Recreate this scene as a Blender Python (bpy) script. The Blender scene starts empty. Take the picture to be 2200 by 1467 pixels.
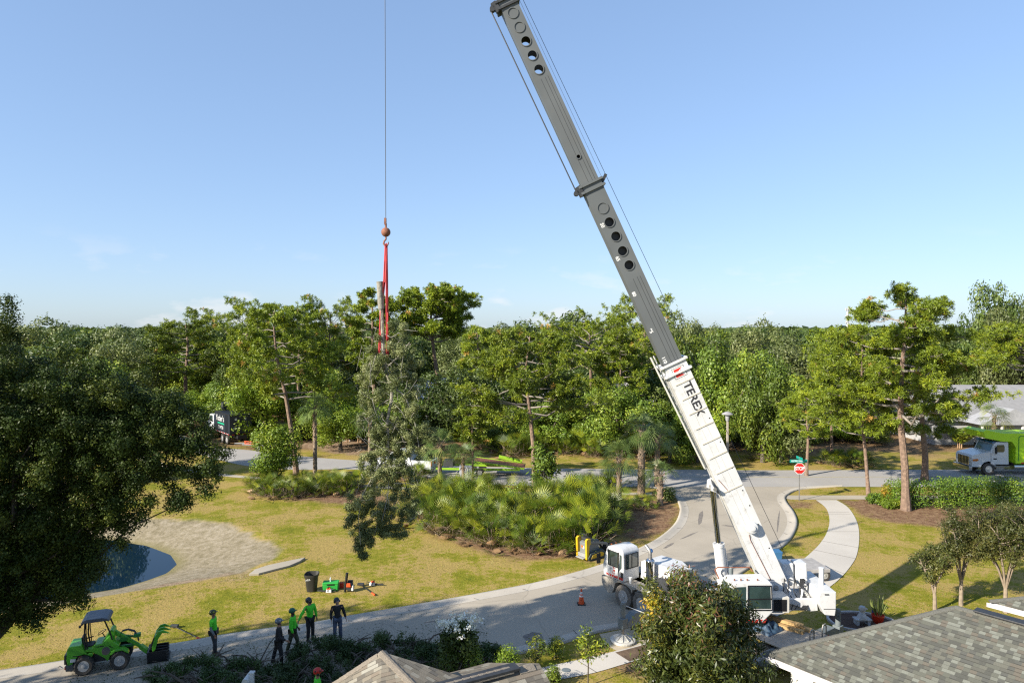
import bpy, bmesh, math, random
import numpy as np
from mathutils import Vector, Matrix, geometry

R = math.radians
sc = bpy.context.scene
C = sc.collection

# ------------------------------------------------------------------ camera
CAMZ = 13.0
F = 1466.7
PITCH = math.atan(28.5 / F)
cd = bpy.data.cameras.new('camera')
cam = bpy.data.objects.new('camera', cd)
C.objects.link(cam)
cam.location = (0, 0, CAMZ)
cam.rotation_euler = (R(90) - PITCH, 0, 0)
cd.lens = 24
cd.sensor_width = 36
cd.clip_start = 0.1
cd.clip_end = 8000
sc.camera = cam

# ------------------------------------------------------------------ sky, sun, exposure
SUN_AZ = R(33)      # direction the light travels, from +X towards +Y
SUN_EL = R(27)
w = bpy.data.worlds.new('World')
sc.world = w
w.use_nodes = True
nt = w.node_tree
bg = nt.nodes['Background']
sky = nt.nodes.new('ShaderNodeTexSky')
sky.sky_type = 'NISHITA'
sky.sun_disc = False
sky.sun_elevation = SUN_EL
# the sun stands opposite to the travel direction; Nishita rotation runs from +Y clockwise
sx, sy = -math.cos(SUN_AZ), -math.sin(SUN_AZ)
sky.sun_rotation = math.atan2(sx, sy) % (2 * math.pi)
sky.altitude = 10
sky.air_density = 1.0
sky.dust_density = 0.5
sky.ozone_density = 3.0
bg.inputs['Strength'].default_value = 0.14
# a few thin low clouds near the horizon
tc = nt.nodes.new('ShaderNodeTexCoord')
mp = nt.nodes.new('ShaderNodeMapping')
mp.inputs['Scale'].default_value = (4.5, 4.5, 14.0)
mp.inputs['Location'].default_value = (0.35, 0.0, 0.2)
nz = nt.nodes.new('ShaderNodeTexNoise')
nz.inputs['Scale'].default_value = 2.3
nz.inputs['Detail'].default_value = 8
nz.inputs['Roughness'].default_value = 0.55
cr = nt.nodes.new('ShaderNodeValToRGB')
cr.color_ramp.elements[0].position = 0.56
cr.color_ramp.elements[1].position = 0.68
sep = nt.nodes.new('ShaderNodeSeparateXYZ')
mr = nt.nodes.new('ShaderNodeMapRange')
mr.inputs['From Min'].default_value = 0.13
mr.inputs['From Max'].default_value = 0.02
mr.clamp = True
mu = nt.nodes.new('ShaderNodeMath')
mu.operation = 'MULTIPLY'
mu2 = nt.nodes.new('ShaderNodeMath')
mu2.operation = 'MULTIPLY'
mu2.inputs[1].default_value = 0.4
mx = nt.nodes.new('ShaderNodeMix')
mx.data_type = 'RGBA'
mx.inputs[7].default_value = (3.5, 3.4, 3.4, 1)
L = nt.links.new
L(tc.outputs['Generated'], mp.inputs[0])
L(mp.outputs[0], nz.inputs['Vector'])
L(nz.outputs[0], cr.inputs[0])
L(tc.outputs['Generated'], sep.inputs[0])
L(sep.outputs[2], mr.inputs['Value'])
L(cr.outputs[0], mu.inputs[0])
L(mr.outputs[0], mu.inputs[1])
L(mu.outputs[0], mu2.inputs[0])
L(mu2.outputs[0], mx.inputs[0])
gmn = nt.nodes.new('ShaderNodeGamma')
gmn.inputs["Gamma"].default_value = 0.53
tint = nt.nodes.new('ShaderNodeVectorMath')
tint.operation = 'MULTIPLY'
tint.inputs[1].default_value = (0.94, 1.12, 1.40)
L(sky.outputs[0], gmn.inputs['Color'])
L(gmn.outputs[0], tint.inputs[0])
L(tint.outputs[0], mx.inputs[6])
L(mx.outputs[2], bg.inputs['Color'])

sd = bpy.data.lights.new('sun', 'SUN')
sd.energy = 5.0
sd.angle = R(0.53)
sd.color = (1.0, 0.925, 0.80)
sun = bpy.data.objects.new('sun', sd)
C.objects.link(sun)
lv = Vector((math.cos(SUN_AZ) * math.cos(SUN_EL), math.sin(SUN_AZ) * math.cos(SUN_EL), -math.sin(SUN_EL)))
sun.rotation_euler = lv.to_track_quat('-Z', 'Y').to_euler()
sun.location = (-40, -30, 40)
sc.view_settings.view_transform = 'Standard'
sc.view_settings.look = 'None'
sc.view_settings.exposure = 1.1
sc.view_settings.gamma = 1.0
sc.cycles.use_denoising = False      # keeps needles, fans and blades crisp
sc.cycles.use_adaptive_sampling = False
sc.cycles.max_bounces = 5
sc.cycles.diffuse_bounces = 3
sc.cycles.glossy_bounces = 2
sc.cycles.sample_clamp_indirect = 3.0
sc.cycles.filter_width = 1.25

# ------------------------------------------------------------------ surveying: photo pixel (2200 x 1467) -> world
CP, SP = math.cos(PITCH), math.sin(PITCH)


def ray(u, v):
    cx = (u - 1100) / F
    cy = (733.5 - v) / F
    return (cx, CP + cy * SP, -SP + cy * CP)


def G(u, v, z=0.0):
    d = ray(u, v)
    t = (z - CAMZ) / d[2]
    return (d[0] * t, d[1] * t)


def GP(pts, z=0.0):
    return [G(u, v, z) for u, v in pts]


def D(u, v, y):
    d = ray(u, v)
    t = y / d[1]
    return Vector((d[0] * t, y, CAMZ + d[2] * t))


# ------------------------------------------------------------------ materials
MC = {}
ALB = 0.80      # one albedo level for the whole place, set together with the exposure


def newmat(name):
    m = bpy.data.materials.new(name)
    m.use_nodes = True
    n = m.node_tree
    return m, n, n.nodes['Principled BSDF'], n.links.new


def mat(name, col, rough=0.55, metal=0.0, var=0.12, scale=3.0, bump=0.0, bscale=40.0, spec=0.5, coat=0.0, dirt=0.0):
    """procedural painted / plain surface: colour with soft noise variation and optional bump"""
    if name in MC:
        return MC[name]
    m, n, b, l = newmat(name)
    t = n.nodes.new('ShaderNodeTexCoord')
    z = n.nodes.new('ShaderNodeTexNoise')
    z.inputs['Scale'].default_value = scale
    z.inputs['Detail'].default_value = 6
    l(t.outputs['Object'], z.inputs['Vector'])
    r = n.nodes.new('ShaderNodeMapRange')
    r.inputs['From Min'].default_value = 0.3
    r.inputs['From Max'].default_value = 0.7
    r.inputs['To Min'].default_value = 1 - var
    r.inputs['To Max'].default_value = 1 + var
    l(z.outputs[0], r.inputs['Value'])
    v = n.nodes.new('ShaderNodeVectorMath')
    v.operation = 'SCALE'
    v.inputs[0].default_value = [c * ALB for c in col[:3]]
    l(r.outputs[0], v.inputs['Scale'])
    out = v.outputs[0]
    if dirt > 0:
        z2 = n.nodes.new('ShaderNodeTexNoise')
        z2.inputs['Scale'].default_value = scale * 2.3
        z2.inputs['Detail'].default_value = 10
        z2.inputs['Roughness'].default_value = 0.7
        l(t.outputs['Object'], z2.inputs['Vector'])
        r2 = n.nodes.new('ShaderNodeMapRange')
        r2.inputs['From Min'].default_value = 0.52
        r2.inputs['From Max'].default_value = 0.75
        r2.inputs['To Max'].default_value = dirt
        l(z2.outputs[0], r2.inputs['Value'])
        x = n.nodes.new('ShaderNodeMix')
        x.data_type = 'RGBA'
        x.inputs[7].default_value = (0.16, 0.13, 0.09, 1)
        l(r2.outputs[0], x.inputs[0])
        l(out, x.inputs[6])
        out = x.outputs[2]
    l(out, b.inputs['Base Color'])
    b.inputs['Roughness'].default_value = rough
    b.inputs['Metallic'].default_value = metal
    b.inputs['Specular IOR Level'].default_value = spec
    b.inputs['Coat Weight'].default_value = coat
    if bump > 0:
        z3 = n.nodes.new('ShaderNodeTexNoise')
        z3.inputs['Scale'].default_value = bscale
        z3.inputs['Detail'].default_value = 5
        l(t.outputs['Object'], z3.inputs['Vector'])
        bp = n.nodes.new('ShaderNodeBump')
        bp.inputs['Strength'].default_value = bump
        bp.inputs['Distance'].default_value = 0.05
        l(z3.outputs[0], bp.inputs['Height'])
        l(bp.outputs[0], b.inputs['Normal'])
    MC[name] = m
    return m


def leafmat(name, cols, trans=0.35, rough=0.5, spec=0.35, ovar=0.25, k=1.18):
    """foliage: colour drawn per leaf (face attribute rnd) plus a per-plant shift"""
    if name in MC:
        return MC[name]
    m, n, b, l = newmat(name)
    a = n.nodes.new('ShaderNodeAttribute')
    a.attribute_name = 'rnd'
    r = n.nodes.new('ShaderNodeValToRGB')
    e = r.color_ramp.elements
    while len(e) < len(cols):
        e.new(0.5)
    for i, (p, c) in enumerate(cols):
        e[i].position = p
        e[i].color = (min(0.8, c[0] * ALB * k), min(0.8, c[1] * ALB * k), c[2] * ALB * k, 1)
    l(a.outputs['Fac'], r.inputs[0])
    oi = n.nodes.new('ShaderNodeObjectInfo')
    mr_ = n.nodes.new('ShaderNodeMapRange')
    mr_.inputs['To Min'].default_value = 1 - ovar
    mr_.inputs['To Max'].default_value = 1 + ovar
    l(oi.outputs['Random'], mr_.inputs['Value'])
    v = n.nodes.new('ShaderNodeVectorMath')
    v.operation = 'SCALE'
    l(r.outputs[0], v.inputs[0])
    l(mr_.outputs[0], v.inputs['Scale'])
    l(v.outputs[0], b.inputs['Base Color'])
    b.inputs['Roughness'].default_value = rough
    b.inputs['Specular IOR Level'].default_value = spec
    tr = n.nodes.new('ShaderNodeBsdfTranslucent')
    g = n.nodes.new('ShaderNodeVectorMath')
    g.operation = 'MULTIPLY'
    g.inputs[1].default_value = (1.25, 1.3, 0.6)
    l(v.outputs[0], g.inputs[0])
    l(g.outputs[0], tr.inputs['Color'])
    ms = n.nodes.new('ShaderNodeMixShader')
    ms.inputs[0].default_value = trans * 0.55
    l(b.outputs[0], ms.inputs[1])
    l(tr.outputs[0], ms.inputs[2])
    l(ms.outputs[0], n.nodes['Material Output'].inputs['Surface'])
    MC[name] = m
    return m


# ------------------------------------------------------------------ objects
def tag(o, label=None, cat=None, group=None, kind=None):
    if label:
        o['label'] = label
    if cat:
        o['category'] = cat
    if group:
        o['group'] = group
    if kind:
        o['kind'] = kind
    return o


def thing(name, label, cat, loc=(0, 0, 0), rz=0.0, group=None):
    o = bpy.data.objects.new(name, None)
    o.empty_display_size = 0.3
    C.objects.link(o)
    o.location = loc
    o.rotation_euler = (0, 0, rz)
    return tag(o, label, cat, group)


def link(name, me, m, parent=None):
    if m is not None and not me.materials:
        me.materials.append(m)
    o = bpy.data.objects.new(name, me)
    C.objects.link(o)
    if parent is not None:
        o.parent = parent
    return o


def copy_tree(o, parent=None):
    c = o.copy()
    C.objects.link(c)
    c.parent = parent
    for ch in list(o.children):
        copy_tree(ch, c)
    return c


def npmesh(name, V, Fc, m, rnd=None, smooth=False):
    me = bpy.data.meshes.new(name)
    V = np.ascontiguousarray(V, dtype=np.float32)
    Fc = np.ascontiguousarray(Fc, dtype=np.int32)
    nf, k = Fc.shape
    me.vertices.add(len(V))
    me.vertices.foreach_set('co', V.ravel())
    me.loops.add(nf * k)
    me.loops.foreach_set('vertex_index', Fc.ravel())
    me.polygons.add(nf)
    me.polygons.foreach_set('loop_start', np.arange(0, nf * k, k, dtype=np.int32))
    if rnd is not None:
        at = me.attributes.new('rnd', 'FLOAT', 'FACE')
        at.data.foreach_set('value', np.ascontiguousarray(rnd, dtype=np.float32))
    me.update(calc_edges=True)
    me.validate()
    if smooth:
        me.polygons.foreach_set('use_smooth', np.ones(nf, dtype=bool))
    me.materials.append(m)
    return me


class MB:
    """mesh builder: boxes, tubes, prisms and lathes gathered into one mesh"""

    def __init__(s):
        s.v = []
        s.f = []

    def add(s, vs, fs, M=None):
        b = len(s.v)
        for p in vs:
            p = Vector(p)
            s.v.append(tuple(M @ p) if M is not None else tuple(p))
        for f in fs:
            s.f.append([b + i for i in f])
        return s

    def box(s, c, d, rz=0.0, M=None, taper=1.0):
        x, y, z = d[0] / 2, d[1] / 2, d[2] / 2
        t = taper
        vs = [(-x, -y, -z), (x, -y, -z), (x, y, -z), (-x, y, -z), (-x * t, -y * t, z), (x * t, -y * t, z), (x * t, y * t, z), (-x * t, y * t, z)]
        T = Matrix.Translation(c) @ Matrix.Rotation(rz, 4, 'Z')
        if M is not None:
            T = Matrix.Translation(c) @ M
        return s.add(vs, [(0, 3, 2, 1), (4, 5, 6, 7), (0, 1, 5, 4), (1, 2, 6, 5), (2, 3, 7, 6), (3, 0, 4, 7)], T)

    def bar(s, a, b, wd, h, up=(0, 0, 1)):
        """rectangular bar from a to b, wd wide and h deep along up"""
        a, b, up = Vector(a), Vector(b), Vector(up)
        d = (b - a).normalized()
        sd_ = d.cross(up)
        if sd_.length < 1e-4:
            sd_ = d.cross(Vector((1, 0, 0)))
        sd_.normalize()
        u2 = sd_.cross(d).normalized()
        vs = []
        for p in (a, b):
            for i, j in ((-1, -1), (1, -1), (1, 1), (-1, 1)):
                vs.append(p + sd_ * (i * wd / 2) + u2 * (j * h / 2))
        return s.add(vs, [(0, 1, 2, 3), (7, 6, 5, 4), (0, 4, 5, 1), (1, 5, 6, 2), (2, 6, 7, 3), (3, 7, 4, 0)])

    def tube(s, pts, r, n=6, cap=True):
        pts = [Vector(p) for p in pts]
        k = len(pts)
        rr = r if isinstance(r, (list, tuple)) else [r] * k
        b = len(s.v)
        ref = None
        for i, p in enumerate(pts):
            if i == 0:
                d = pts[1] - p
            elif i == k - 1:
                d = p - pts[i - 1]
            else:
                d = pts[i + 1] - pts[i - 1]
            if d.length < 1e-6:
                d = Vector((0, 0, 1))
            d.normalize()
            if ref is None:
                ref = Vector((0, 0, 1)) if abs(d.z) < 0.9 else Vector((1, 0, 0))
            a = d.cross(ref)
            if a.length < 1e-4:
                a = d.cross(Vector((0, 1, 0)))
            a.normalize()
            c = d.cross(a).normalized()
            ref = a.cross(d) * -1 if False else ref
            for j in range(n):
                an = 2 * math.pi * j / n
                q = p + (a * math.cos(an) + c * math.sin(an)) * rr[i]
                s.v.append(tuple(q))
        for i in range(k - 1):
            for j in range(n):
                j2 = (j + 1) % n
                s.f.append([b + i * n + j, b + i * n + j2, b + (i + 1) * n + j2, b + (i + 1) * n + j])
        if cap:
            s.f.append([b + j for j in range(n)][::-1])
            s.f.append([b + (k - 1) * n + j for j in range(n)])
        return s

    def prism(s, prof, y0, y1, M=None):
        """profile in XZ extruded along Y from y0 to y1"""
        n = len(prof)
        vs = [(x, y0, z) for x, z in prof] + [(x, y1, z) for x, z in prof]
        fs = [list(range(n)), list(range(n, 2 * n))[::-1]]
        for i in range(n):
            j = (i + 1) % n
            fs.append([i, i + n, j + n, j])
        return s.add(vs, fs, M)

    def lathe(s, prof, n=16, M=None, cap=True):
        """profile (r, z) turned about Z"""
        vs = []
        for r_, z in prof:
            for j in range(n):
                a = 2 * math.pi * j / n
                vs.append((r_ * math.cos(a), r_ * math.sin(a), z))
        fs = []
        for i in range(len(prof) - 1):
            for j in range(n):
                j2 = (j + 1) % n
                fs.append([i * n + j, i * n + j2, (i + 1) * n + j2, (i + 1) * n + j])
        if cap:
            fs.append([j for j in range(n)][::-1])
            fs.append([(len(prof) - 1) * n + j for j in range(n)])
        return s.add(vs, fs, M)

    def build(s, name, m, parent=None, bevel=0.0, smooth=False, seg=2):
        me = bpy.data.meshes.new(name)
        me.from_pydata(s.v, [], s.f)
        me.update()
        bm = bmesh.new()
        bm.from_mesh(me)
        bmesh.ops.recalc_face_normals(bm, faces=bm.faces)
        bm.to_mesh(me)
        bm.free()
        if smooth:
            me.polygons.foreach_set('use_smooth', np.ones(len(me.polygons), dtype=bool))
        o = link(name, me, m, parent)
        if smooth:
            try:
                me.set_sharp_from_angle(angle=R(38))
            except Exception:
                pass
        if bevel > 0:
            bv = o.modifiers.new('bevel', 'BEVEL')
            bv.width = bevel
            bv.segments = seg
            bv.limit_method = 'ANGLE'
            bv.angle_limit = R(35)
        return o


def RX(a):
    return Matrix.Rotation(a, 4, 'X')


def RY(a):
    return Matrix.Rotation(a, 4, 'Y')


def RZ(a):
    return Matrix.Rotation(a, 4, 'Z')


def TR(x, y, z):
    return Matrix.Translation((x, y, z))


def text(name, body, size, m, parent, M, ext=0.004, align='CENTER', sx=1.0, bold=0.0):
    cu = bpy.data.curves.new(name, 'FONT')
    cu.body = body
    cu.size = size
    cu.extrude = ext
    cu.offset = bold
    cu.align_x = align
    cu.align_y = 'CENTER'
    o = bpy.data.objects.new(name, cu)
    C.objects.link(o)
    dg = bpy.context.evaluated_depsgraph_get()
    me = bpy.data.meshes.new_from_object(o.evaluated_get(dg))
    bpy.data.objects.remove(o)
    me.transform(M @ Matrix.Diagonal((sx, 1, 1, 1)))
    me.materials.clear()
    return link(name, me, m, parent)


def ring(M, r_, w_, h_, n=24):
    """ring band helper profile for raised rims"""
    return [(r_, 0), (r_, h_), (r_ - w_, h_), (r_ - w_, 0)]


def pip(P, poly):
    x, y = P[:, 0], P[:, 1]
    ins = np.zeros(len(P), bool)
    n = len(poly)
    for i in range(n):
        x1, y1 = poly[i]
        x2, y2 = poly[(i + 1) % n]
        c = ((y1 > y) != (y2 > y))
        xx = (x2 - x1) * (y - y1) / (y2 - y1 + 1e-12) + x1
        ins ^= c & (x < xx)
    return ins


def pdist(P, poly, closed=True):
    n = len(poly)
    best = np.full(len(P), 1e9)
    for i in range(n if closed else n - 1):
        a = np.array(poly[i])
        b = np.array(poly[(i + 1) % n])
        ab = b - a
        t = np.clip(((P - a) @ ab) / (ab @ ab + 1e-12), 0, 1)
        q = a + t[:, None] * ab
        best = np.minimum(best, np.hypot(P[:, 0] - q[:, 0], P[:, 1] - q[:, 1]))
    return best


def sdist(P, poly):
    d = pdist(P, poly)
    return np.where(pip(P, poly), d, -d)


def smooth_line(pts, k=5):
    out = []
    n = len(pts)
    for i in range(n - 1):
        p0 = np.array(pts[max(i - 1, 0)], float)
        p1 = np.array(pts[i], float)
        p2 = np.array(pts[i + 1], float)
        p3 = np.array(pts[min(i + 2, n - 1)], float)
        for j in range(k):
            t = j / k
            out.append(tuple(0.5 * ((2 * p1) + (-p0 + p2) * t + (2 * p0 - 5 * p1 + 4 * p2 - p3) * t * t + (-p0 + 3 * p1 - 3 * p2 + p3) * t ** 3)))
    out.append(tuple(pts[-1]))
    return out


def sheet(name, poly, z, m, kind='structure'):
    """flat sheet from a world-space outline"""
    vs = [Vector((x, y, z)) for x, y in poly]
    tris = geometry.tessellate_polygon([vs])
    me = bpy.data.meshes.new(name)
    me.from_pydata(vs, [], [list(t) for t in tris])
    me.update()
    bm = bmesh.new()
    bm.from_mesh(me)
    for f in bm.faces:
        if f.normal.z < 0:
            f.normal_flip()
    bm.to_mesh(me)
    bm.free()
    o = link(name, me, m)
    if kind:
        o['kind'] = kind
    return o

# ================================================================== THE SETTING
BASIN = GP([(600, 1176), (606, 1190), (585, 1206), (530, 1232), (420, 1250), (300, 1268), (190, 1287), (75, 1307), (-150, 1335), (-500, 1370)]) + \
    [(-60, 34), (-62, 60)] + GP([(60, 1075), (200, 1090), (330, 1112), (420, 1112), (500, 1125), (560, 1146)])
WATER = GP([(372, 1214), (360, 1194), (310, 1174), (240, 1162), (150, 1156), (40, 1150), (-250, 1140), (-500, 1150)], -1) + \
    [(-56, 38)] + GP([(-300, 1330), (-100, 1305), (40, 1293), (120, 1284), (200, 1272), (260, 1262), (310, 1247), (350, 1232)], -1)
MULCH = [GP([(1270, 1200), (1350, 1175), (1400, 1155), (1447, 1125), (1457, 1100), (1452, 1066), (1400, 1060), (1340, 1085), (1330, 1150)]),
         GP([(1690, 1078), (1760, 1078), (1745, 1092), (1700, 1090)]),
         GP([(1800, 1074), (1860, 1072), (2200, 1078), (2600, 1090), (2600, 1150), (2200, 1140), (2100, 1128), (2000, 1130), (1900, 1118), (1840, 1100)]),
         GP([(530, 1045), (780, 1050), (860, 1080), (800, 1085), (640, 1075), (540, 1062)]),
         GP([(900, 1060), (1300, 1060), (1340, 1130), (1300, 1190), (1180, 1200), (1050, 1190), (930, 1150), (890, 1090)]),
         GP([(1310, 1420), (1355, 1438), (1385, 1415), (1400, 1395)])]
LITTER = [GP([(300, 1268), (330, 1250), (380, 1236), (450, 1228), (520, 1222), (560, 1215), (530, 1234), (430, 1250)]),
          GP([(640, 955), (700, 940), (790, 950), (790, 980), (700, 972)])]
FARLIT = [(-200, 88), (-60, 88), (-30, 74), (10, 70), (45, 71), (70, 74), (200, 76), (200, 400), (-200, 400)]


def axis(lo, hi, d0, d1, far):
    a = [d0]
    while a[-1] < d1:
        a.append(a[-1] + 0.3)
    s_ = 0.4
    while a[-1] < hi:
        a.append(a[-1] + s_)
        s_ = min(s_ * 1.25, far)
    b = [d0]
    s_ = 0.4
    while b[-1] > lo:
        b.append(b[-1] - s_)
        s_ = min(s_ * 1.25, far)
    return np.array(sorted(set(b + a)))


gx = axis(-4000, 4000, -34, 34, 500)
gy = axis(-600, 6000, 20, 70, 500)
XX, YY = np.meshgrid(gx, gy)
P2 = np.stack([XX.ravel(), YY.ravel()], 1)
rng = np.random.default_rng(5)


def vnoise(P, s, seed=0):
    """cheap value noise on the plane"""
    r_ = np.random.default_rng(seed)
    T_ = r_.random((64, 64))
    q = P / s
    i = np.floor(q).astype(int)
    f = q - i
    f = f * f * (3 - 2 * f)
    g = lambda a, b: T_[a % 64, b % 64]
    return (g(i[:, 0], i[:, 1]) * (1 - f[:, 0]) * (1 - f[:, 1]) + g(i[:, 0] + 1, i[:, 1]) * f[:, 0] * (1 - f[:, 1])
            + g(i[:, 0], i[:, 1] + 1) * (1 - f[:, 0]) * f[:, 1] + g(i[:, 0] + 1, i[:, 1] + 1) * f[:, 0] * f[:, 1])


def ground_z(P):
    sb = sdist(P, BASIN)
    sw = sdist(P, WATER)
    do = np.clip(sb, 0, None)
    dw = np.clip(-sw, 0, None)
    z = np.where(sb > 0, -1.0 * do / (do + dw + 1e-6), 0.0)
    z = np.where(sw > 0, -1.0 - np.minimum(0.6, 0.2 * sw), z)
    return z


near = (np.abs(P2[:, 0]) < 130) & (P2[:, 1] < 140) & (P2[:, 1] > -50)
Zg = np.zeros(len(P2))
Zg[near] = ground_z(P2[near])
Zg -= 0.01
sand = np.zeros(len(P2))
mulch = np.zeros(len(P2))
lit = np.zeros(len(P2))
wob = (vnoise(P2, 0.7, 3) - 0.5) * 0.9 + (vnoise(P2, 2.3, 4) - 0.5) * 1.1
sm = lambda d, w_: np.clip(d / w_ + 0.5, 0, 1)
sand[near] = sm(sdist(P2[near], BASIN) + wob[near] * 0.5 - 0.15, 0.35)
for p in MULCH:
    mulch[near] = np.maximum(mulch[near], sm(sdist(P2[near], p) + wob[near] * 1.0, 0.8))
for p in LITTER:
    lit[near] = np.maximum(lit[near], sm(sdist(P2[near], p) + wob[near] * 1.0, 0.8))
fl = sm(sdist(P2, FARLIT) + wob * 4, 3.0)
mulch = np.maximum(mulch, fl * 0.9)
ny_, nx_ = XX.shape
idx = np.arange(nx_ * ny_).reshape(ny_, nx_)
Fq = np.stack([idx[:-1, :-1].ravel(), idx[:-1, 1:].ravel(), idx[1:, 1:].ravel(), idx[1:, :-1].ravel()], 1)

gm, n, b, l = newmat('lawn_ground')
t = n.nodes.new('ShaderNodeTexCoord')


def N_(scale, det=6, rough=0.6, vec=None):
    z = n.nodes.new('ShaderNodeTexNoise')
    z.inputs['Scale'].default_value = scale
    z.inputs['Detail'].default_value = det
    z.inputs['Roughness'].default_value = rough
    l(vec or t.outputs['Object'], z.inputs['Vector'])
    return z.outputs[0]


def RAMP(src, els):
    r_ = n.nodes.new('ShaderNodeValToRGB')
    e = r_.color_ramp.elements
    while len(e) < len(els):
        e.new(0.5)
    for i, (p, c) in enumerate(els):
        e[i].position = p
        e[i].color = (*[min(q * (ALB if max(c) < 0.99 else 1), 1) for q in c], 1)
    l(src, r_.inputs[0])
    return r_.outputs[0]


def MIX(fac, a, b_, mode='MIX'):
    x = n.nodes.new('ShaderNodeMix')
    x.data_type = 'RGBA'
    x.blend_type = mode
    if isinstance(fac, float):
        x.inputs[0].default_value = fac
    else:
        l(fac, x.inputs[0])
    for s_, q in ((6, a), (7, b_)):
        if isinstance(q, tuple):
            x.inputs[s_].default_value = (*q, 1)
        else:
            l(q, x.inputs[s_])
    return x.outputs[2]


def ATT(a):
    q = n.nodes.new('ShaderNodeAttribute')
    q.attribute_name = a
    return q.outputs['Fac']


def ADD(a, b_, k=1.0):
    q = n.nodes.new('ShaderNodeMath')
    q.operation = 'MULTIPLY_ADD'
    l(b_, q.inputs[0])
    q.inputs[1].default_value = k
    l(a, q.inputs[2])
    return q.outputs[0]


f1 = N_(0.33, 8, 0.65)
f2 = N_(2.6, 6, 0.7)
f3 = N_(14.0, 4, 0.7)
mixf = ADD(ADD(f1, f2, 0.55), f3, 0.45)
grass = RAMP(mixf, [(0.72, (0.105, 0.130, 0.012)), (0.88, (0.205, 0.205, 0.014)), (1.02, (0.30, 0.255, 0.036)), (1.16, (0.385, 0.28, 0.09))])
sandc = RAMP(ADD(ADD(f2, f3, 0.2), f1, 0.3), [(0.5, (0.15, 0.125, 0.065)), (0.75, (0.285, 0.24, 0.16)), (0.95, (0.39, 0.335, 0.25))])
mulc = RAMP(ADD(f2, f3, 0.8), [(0.6, (0.075, 0.038, 0.022)), (0.85, (0.19, 0.105, 0.06)), (1.1, (0.32, 0.21, 0.12))])
litc = RAMP(ADD(f2, f3, 0.9), [(0.6, (0.09, 0.045, 0.028)), (0.9, (0.26, 0.16, 0.10)), (1.1, (0.40, 0.30, 0.20))])
wet = MIX(ATT('wet'), sandc, (0.16, 0.14, 0.06))
col = MIX(ATT('sand'), grass, wet)
col = MIX(ATT('mulch'), col, mulc)
col = MIX(ATT('litter'), col, litc)
l(col, b.inputs['Base Color'])
b.inputs['Roughness'].default_value = 0.95
b.inputs['Specular IOR Level'].default_value = 0.15
bp = n.nodes.new('ShaderNodeBump')
bp.inputs['Strength'].default_value = 0.4
bp.inputs['Distance'].default_value = 0.12
bn = N_(9.0, 8, 0.8)
l(ADD(bn, f2, 1.2), bp.inputs['Height'])
l(bp.outputs[0], b.inputs['Normal'])
wetv = np.zeros(len(P2))
wetv[near] = np.clip((-Zg[near] - 0.80) / 0.18, 0, 1)
gme = npmesh('ground', np.stack([XX.ravel(), YY.ravel(), Zg], 1), Fq, gm, smooth=True)
for nm, arr in (('sand', sand), ('mulch', mulch), ('litter', lit), ('wet', wetv)):
    at = gme.attributes.new(nm, 'FLOAT', 'POINT')
    at.data.foreach_set('value', arr.astype(np.float32))
tag(link('ground', gme, gm), kind='structure')

# water
wm, n, b, l = newmat('pond_water')
t = n.nodes.new('ShaderNodeTexCoord')
b.inputs['Base Color'].default_value = (0.004, 0.015, 0.030, 1)
b.inputs['Specular Tint'].default_value = (0.75, 0.9, 1.0, 1)
b.inputs['Roughness'].default_value = 0.02
b.inputs['Specular IOR Level'].default_value = 0.45
b.inputs['IOR'].default_value = 1.36
bp = n.nodes.new('ShaderNodeBump')
bp.inputs['Strength'].default_value = 0.03
bp.inputs['Distance'].default_value = 0.02
l(N_(3.0, 3), bp.inputs['Height'])
l(bp.outputs[0], b.inputs['Normal'])
sheet('pond_water', [(-59, 33), (-17, 33), (-17, 53), (-59, 53)], -0.97, wm)

# asphalt
def asphalt(name, base, spread=0.16, cracks=0.5):
    global n, b, l, t
    m, n, b, l = newmat(name)
    t = n.nodes.new('ShaderNodeTexCoord')
    a1 = N_(0.22, 6, 0.6)
    a2 = N_(30, 3, 0.8)
    c = RAMP(ADD(a1, a2, 0.5), [(0.5, tuple(x * (1 - spread) for x in base)), (0.95, tuple(x * (1 + spread) for x in base))])
    vo = n.nodes.new('ShaderNodeTexVoronoi')
    vo.feature = 'DISTANCE_TO_EDGE'
    vo.inputs['Scale'].default_value = 0.28
    dz = n.nodes.new('ShaderNodeTexNoise')
    dz.inputs['Scale'].default_value = 1.1
    dz.inputs['Detail'].default_value = 6
    l(t.outputs['Object'], dz.inputs['Vector'])
    va = n.nodes.new('ShaderNodeMix')
    va.data_type = 'RGBA'
    va.inputs[0].default_value = 0.35
    l(t.outputs['Object'], va.inputs[6])
    l(dz.outputs['Color'], va.inputs[7])
    l(va.outputs[2], vo.inputs['Vector'])
    cr_ = RAMP(vo.outputs['Distance'], [(0.0, (1, 1, 1)), (0.006, (0, 0, 0))])
    k = n.nodes.new('ShaderNodeMath')
    k.operation = 'MULTIPLY'
    k.inputs[1].default_value = cracks
    l(cr_, k.inputs[0])
    c = MIX(k.outputs[0], c, tuple(x * 0.45 for x in base))
    st = RAMP(N_(0.9, 8, 0.7), [(0.60, (0, 0, 0)), (0.72, (1, 1, 1))])
    k2 = n.nodes.new('ShaderNodeMath')
    k2.operation = 'MULTIPLY'
    k2.inputs[1].default_value = 0.35
    l(st, k2.inputs[0])
    c = MIX(k2.outputs[0], c, tuple(x * 0.62 for x in base))
    l(c, b.inputs['Base Color'])
    b.inputs['Roughness'].default_value = 0.9
    b.inputs['Specular IOR Level'].default_value = 0.25
    bp_ = n.nodes.new('ShaderNodeBump')
    bp_.inputs['Strength'].default_value = 0.35
    bp_.inputs['Distance'].default_value = 0.01
    l(a2, bp_.inputs['Height'])
    l(bp_.outputs[0], b.inputs['Normal'])
    return m


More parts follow.
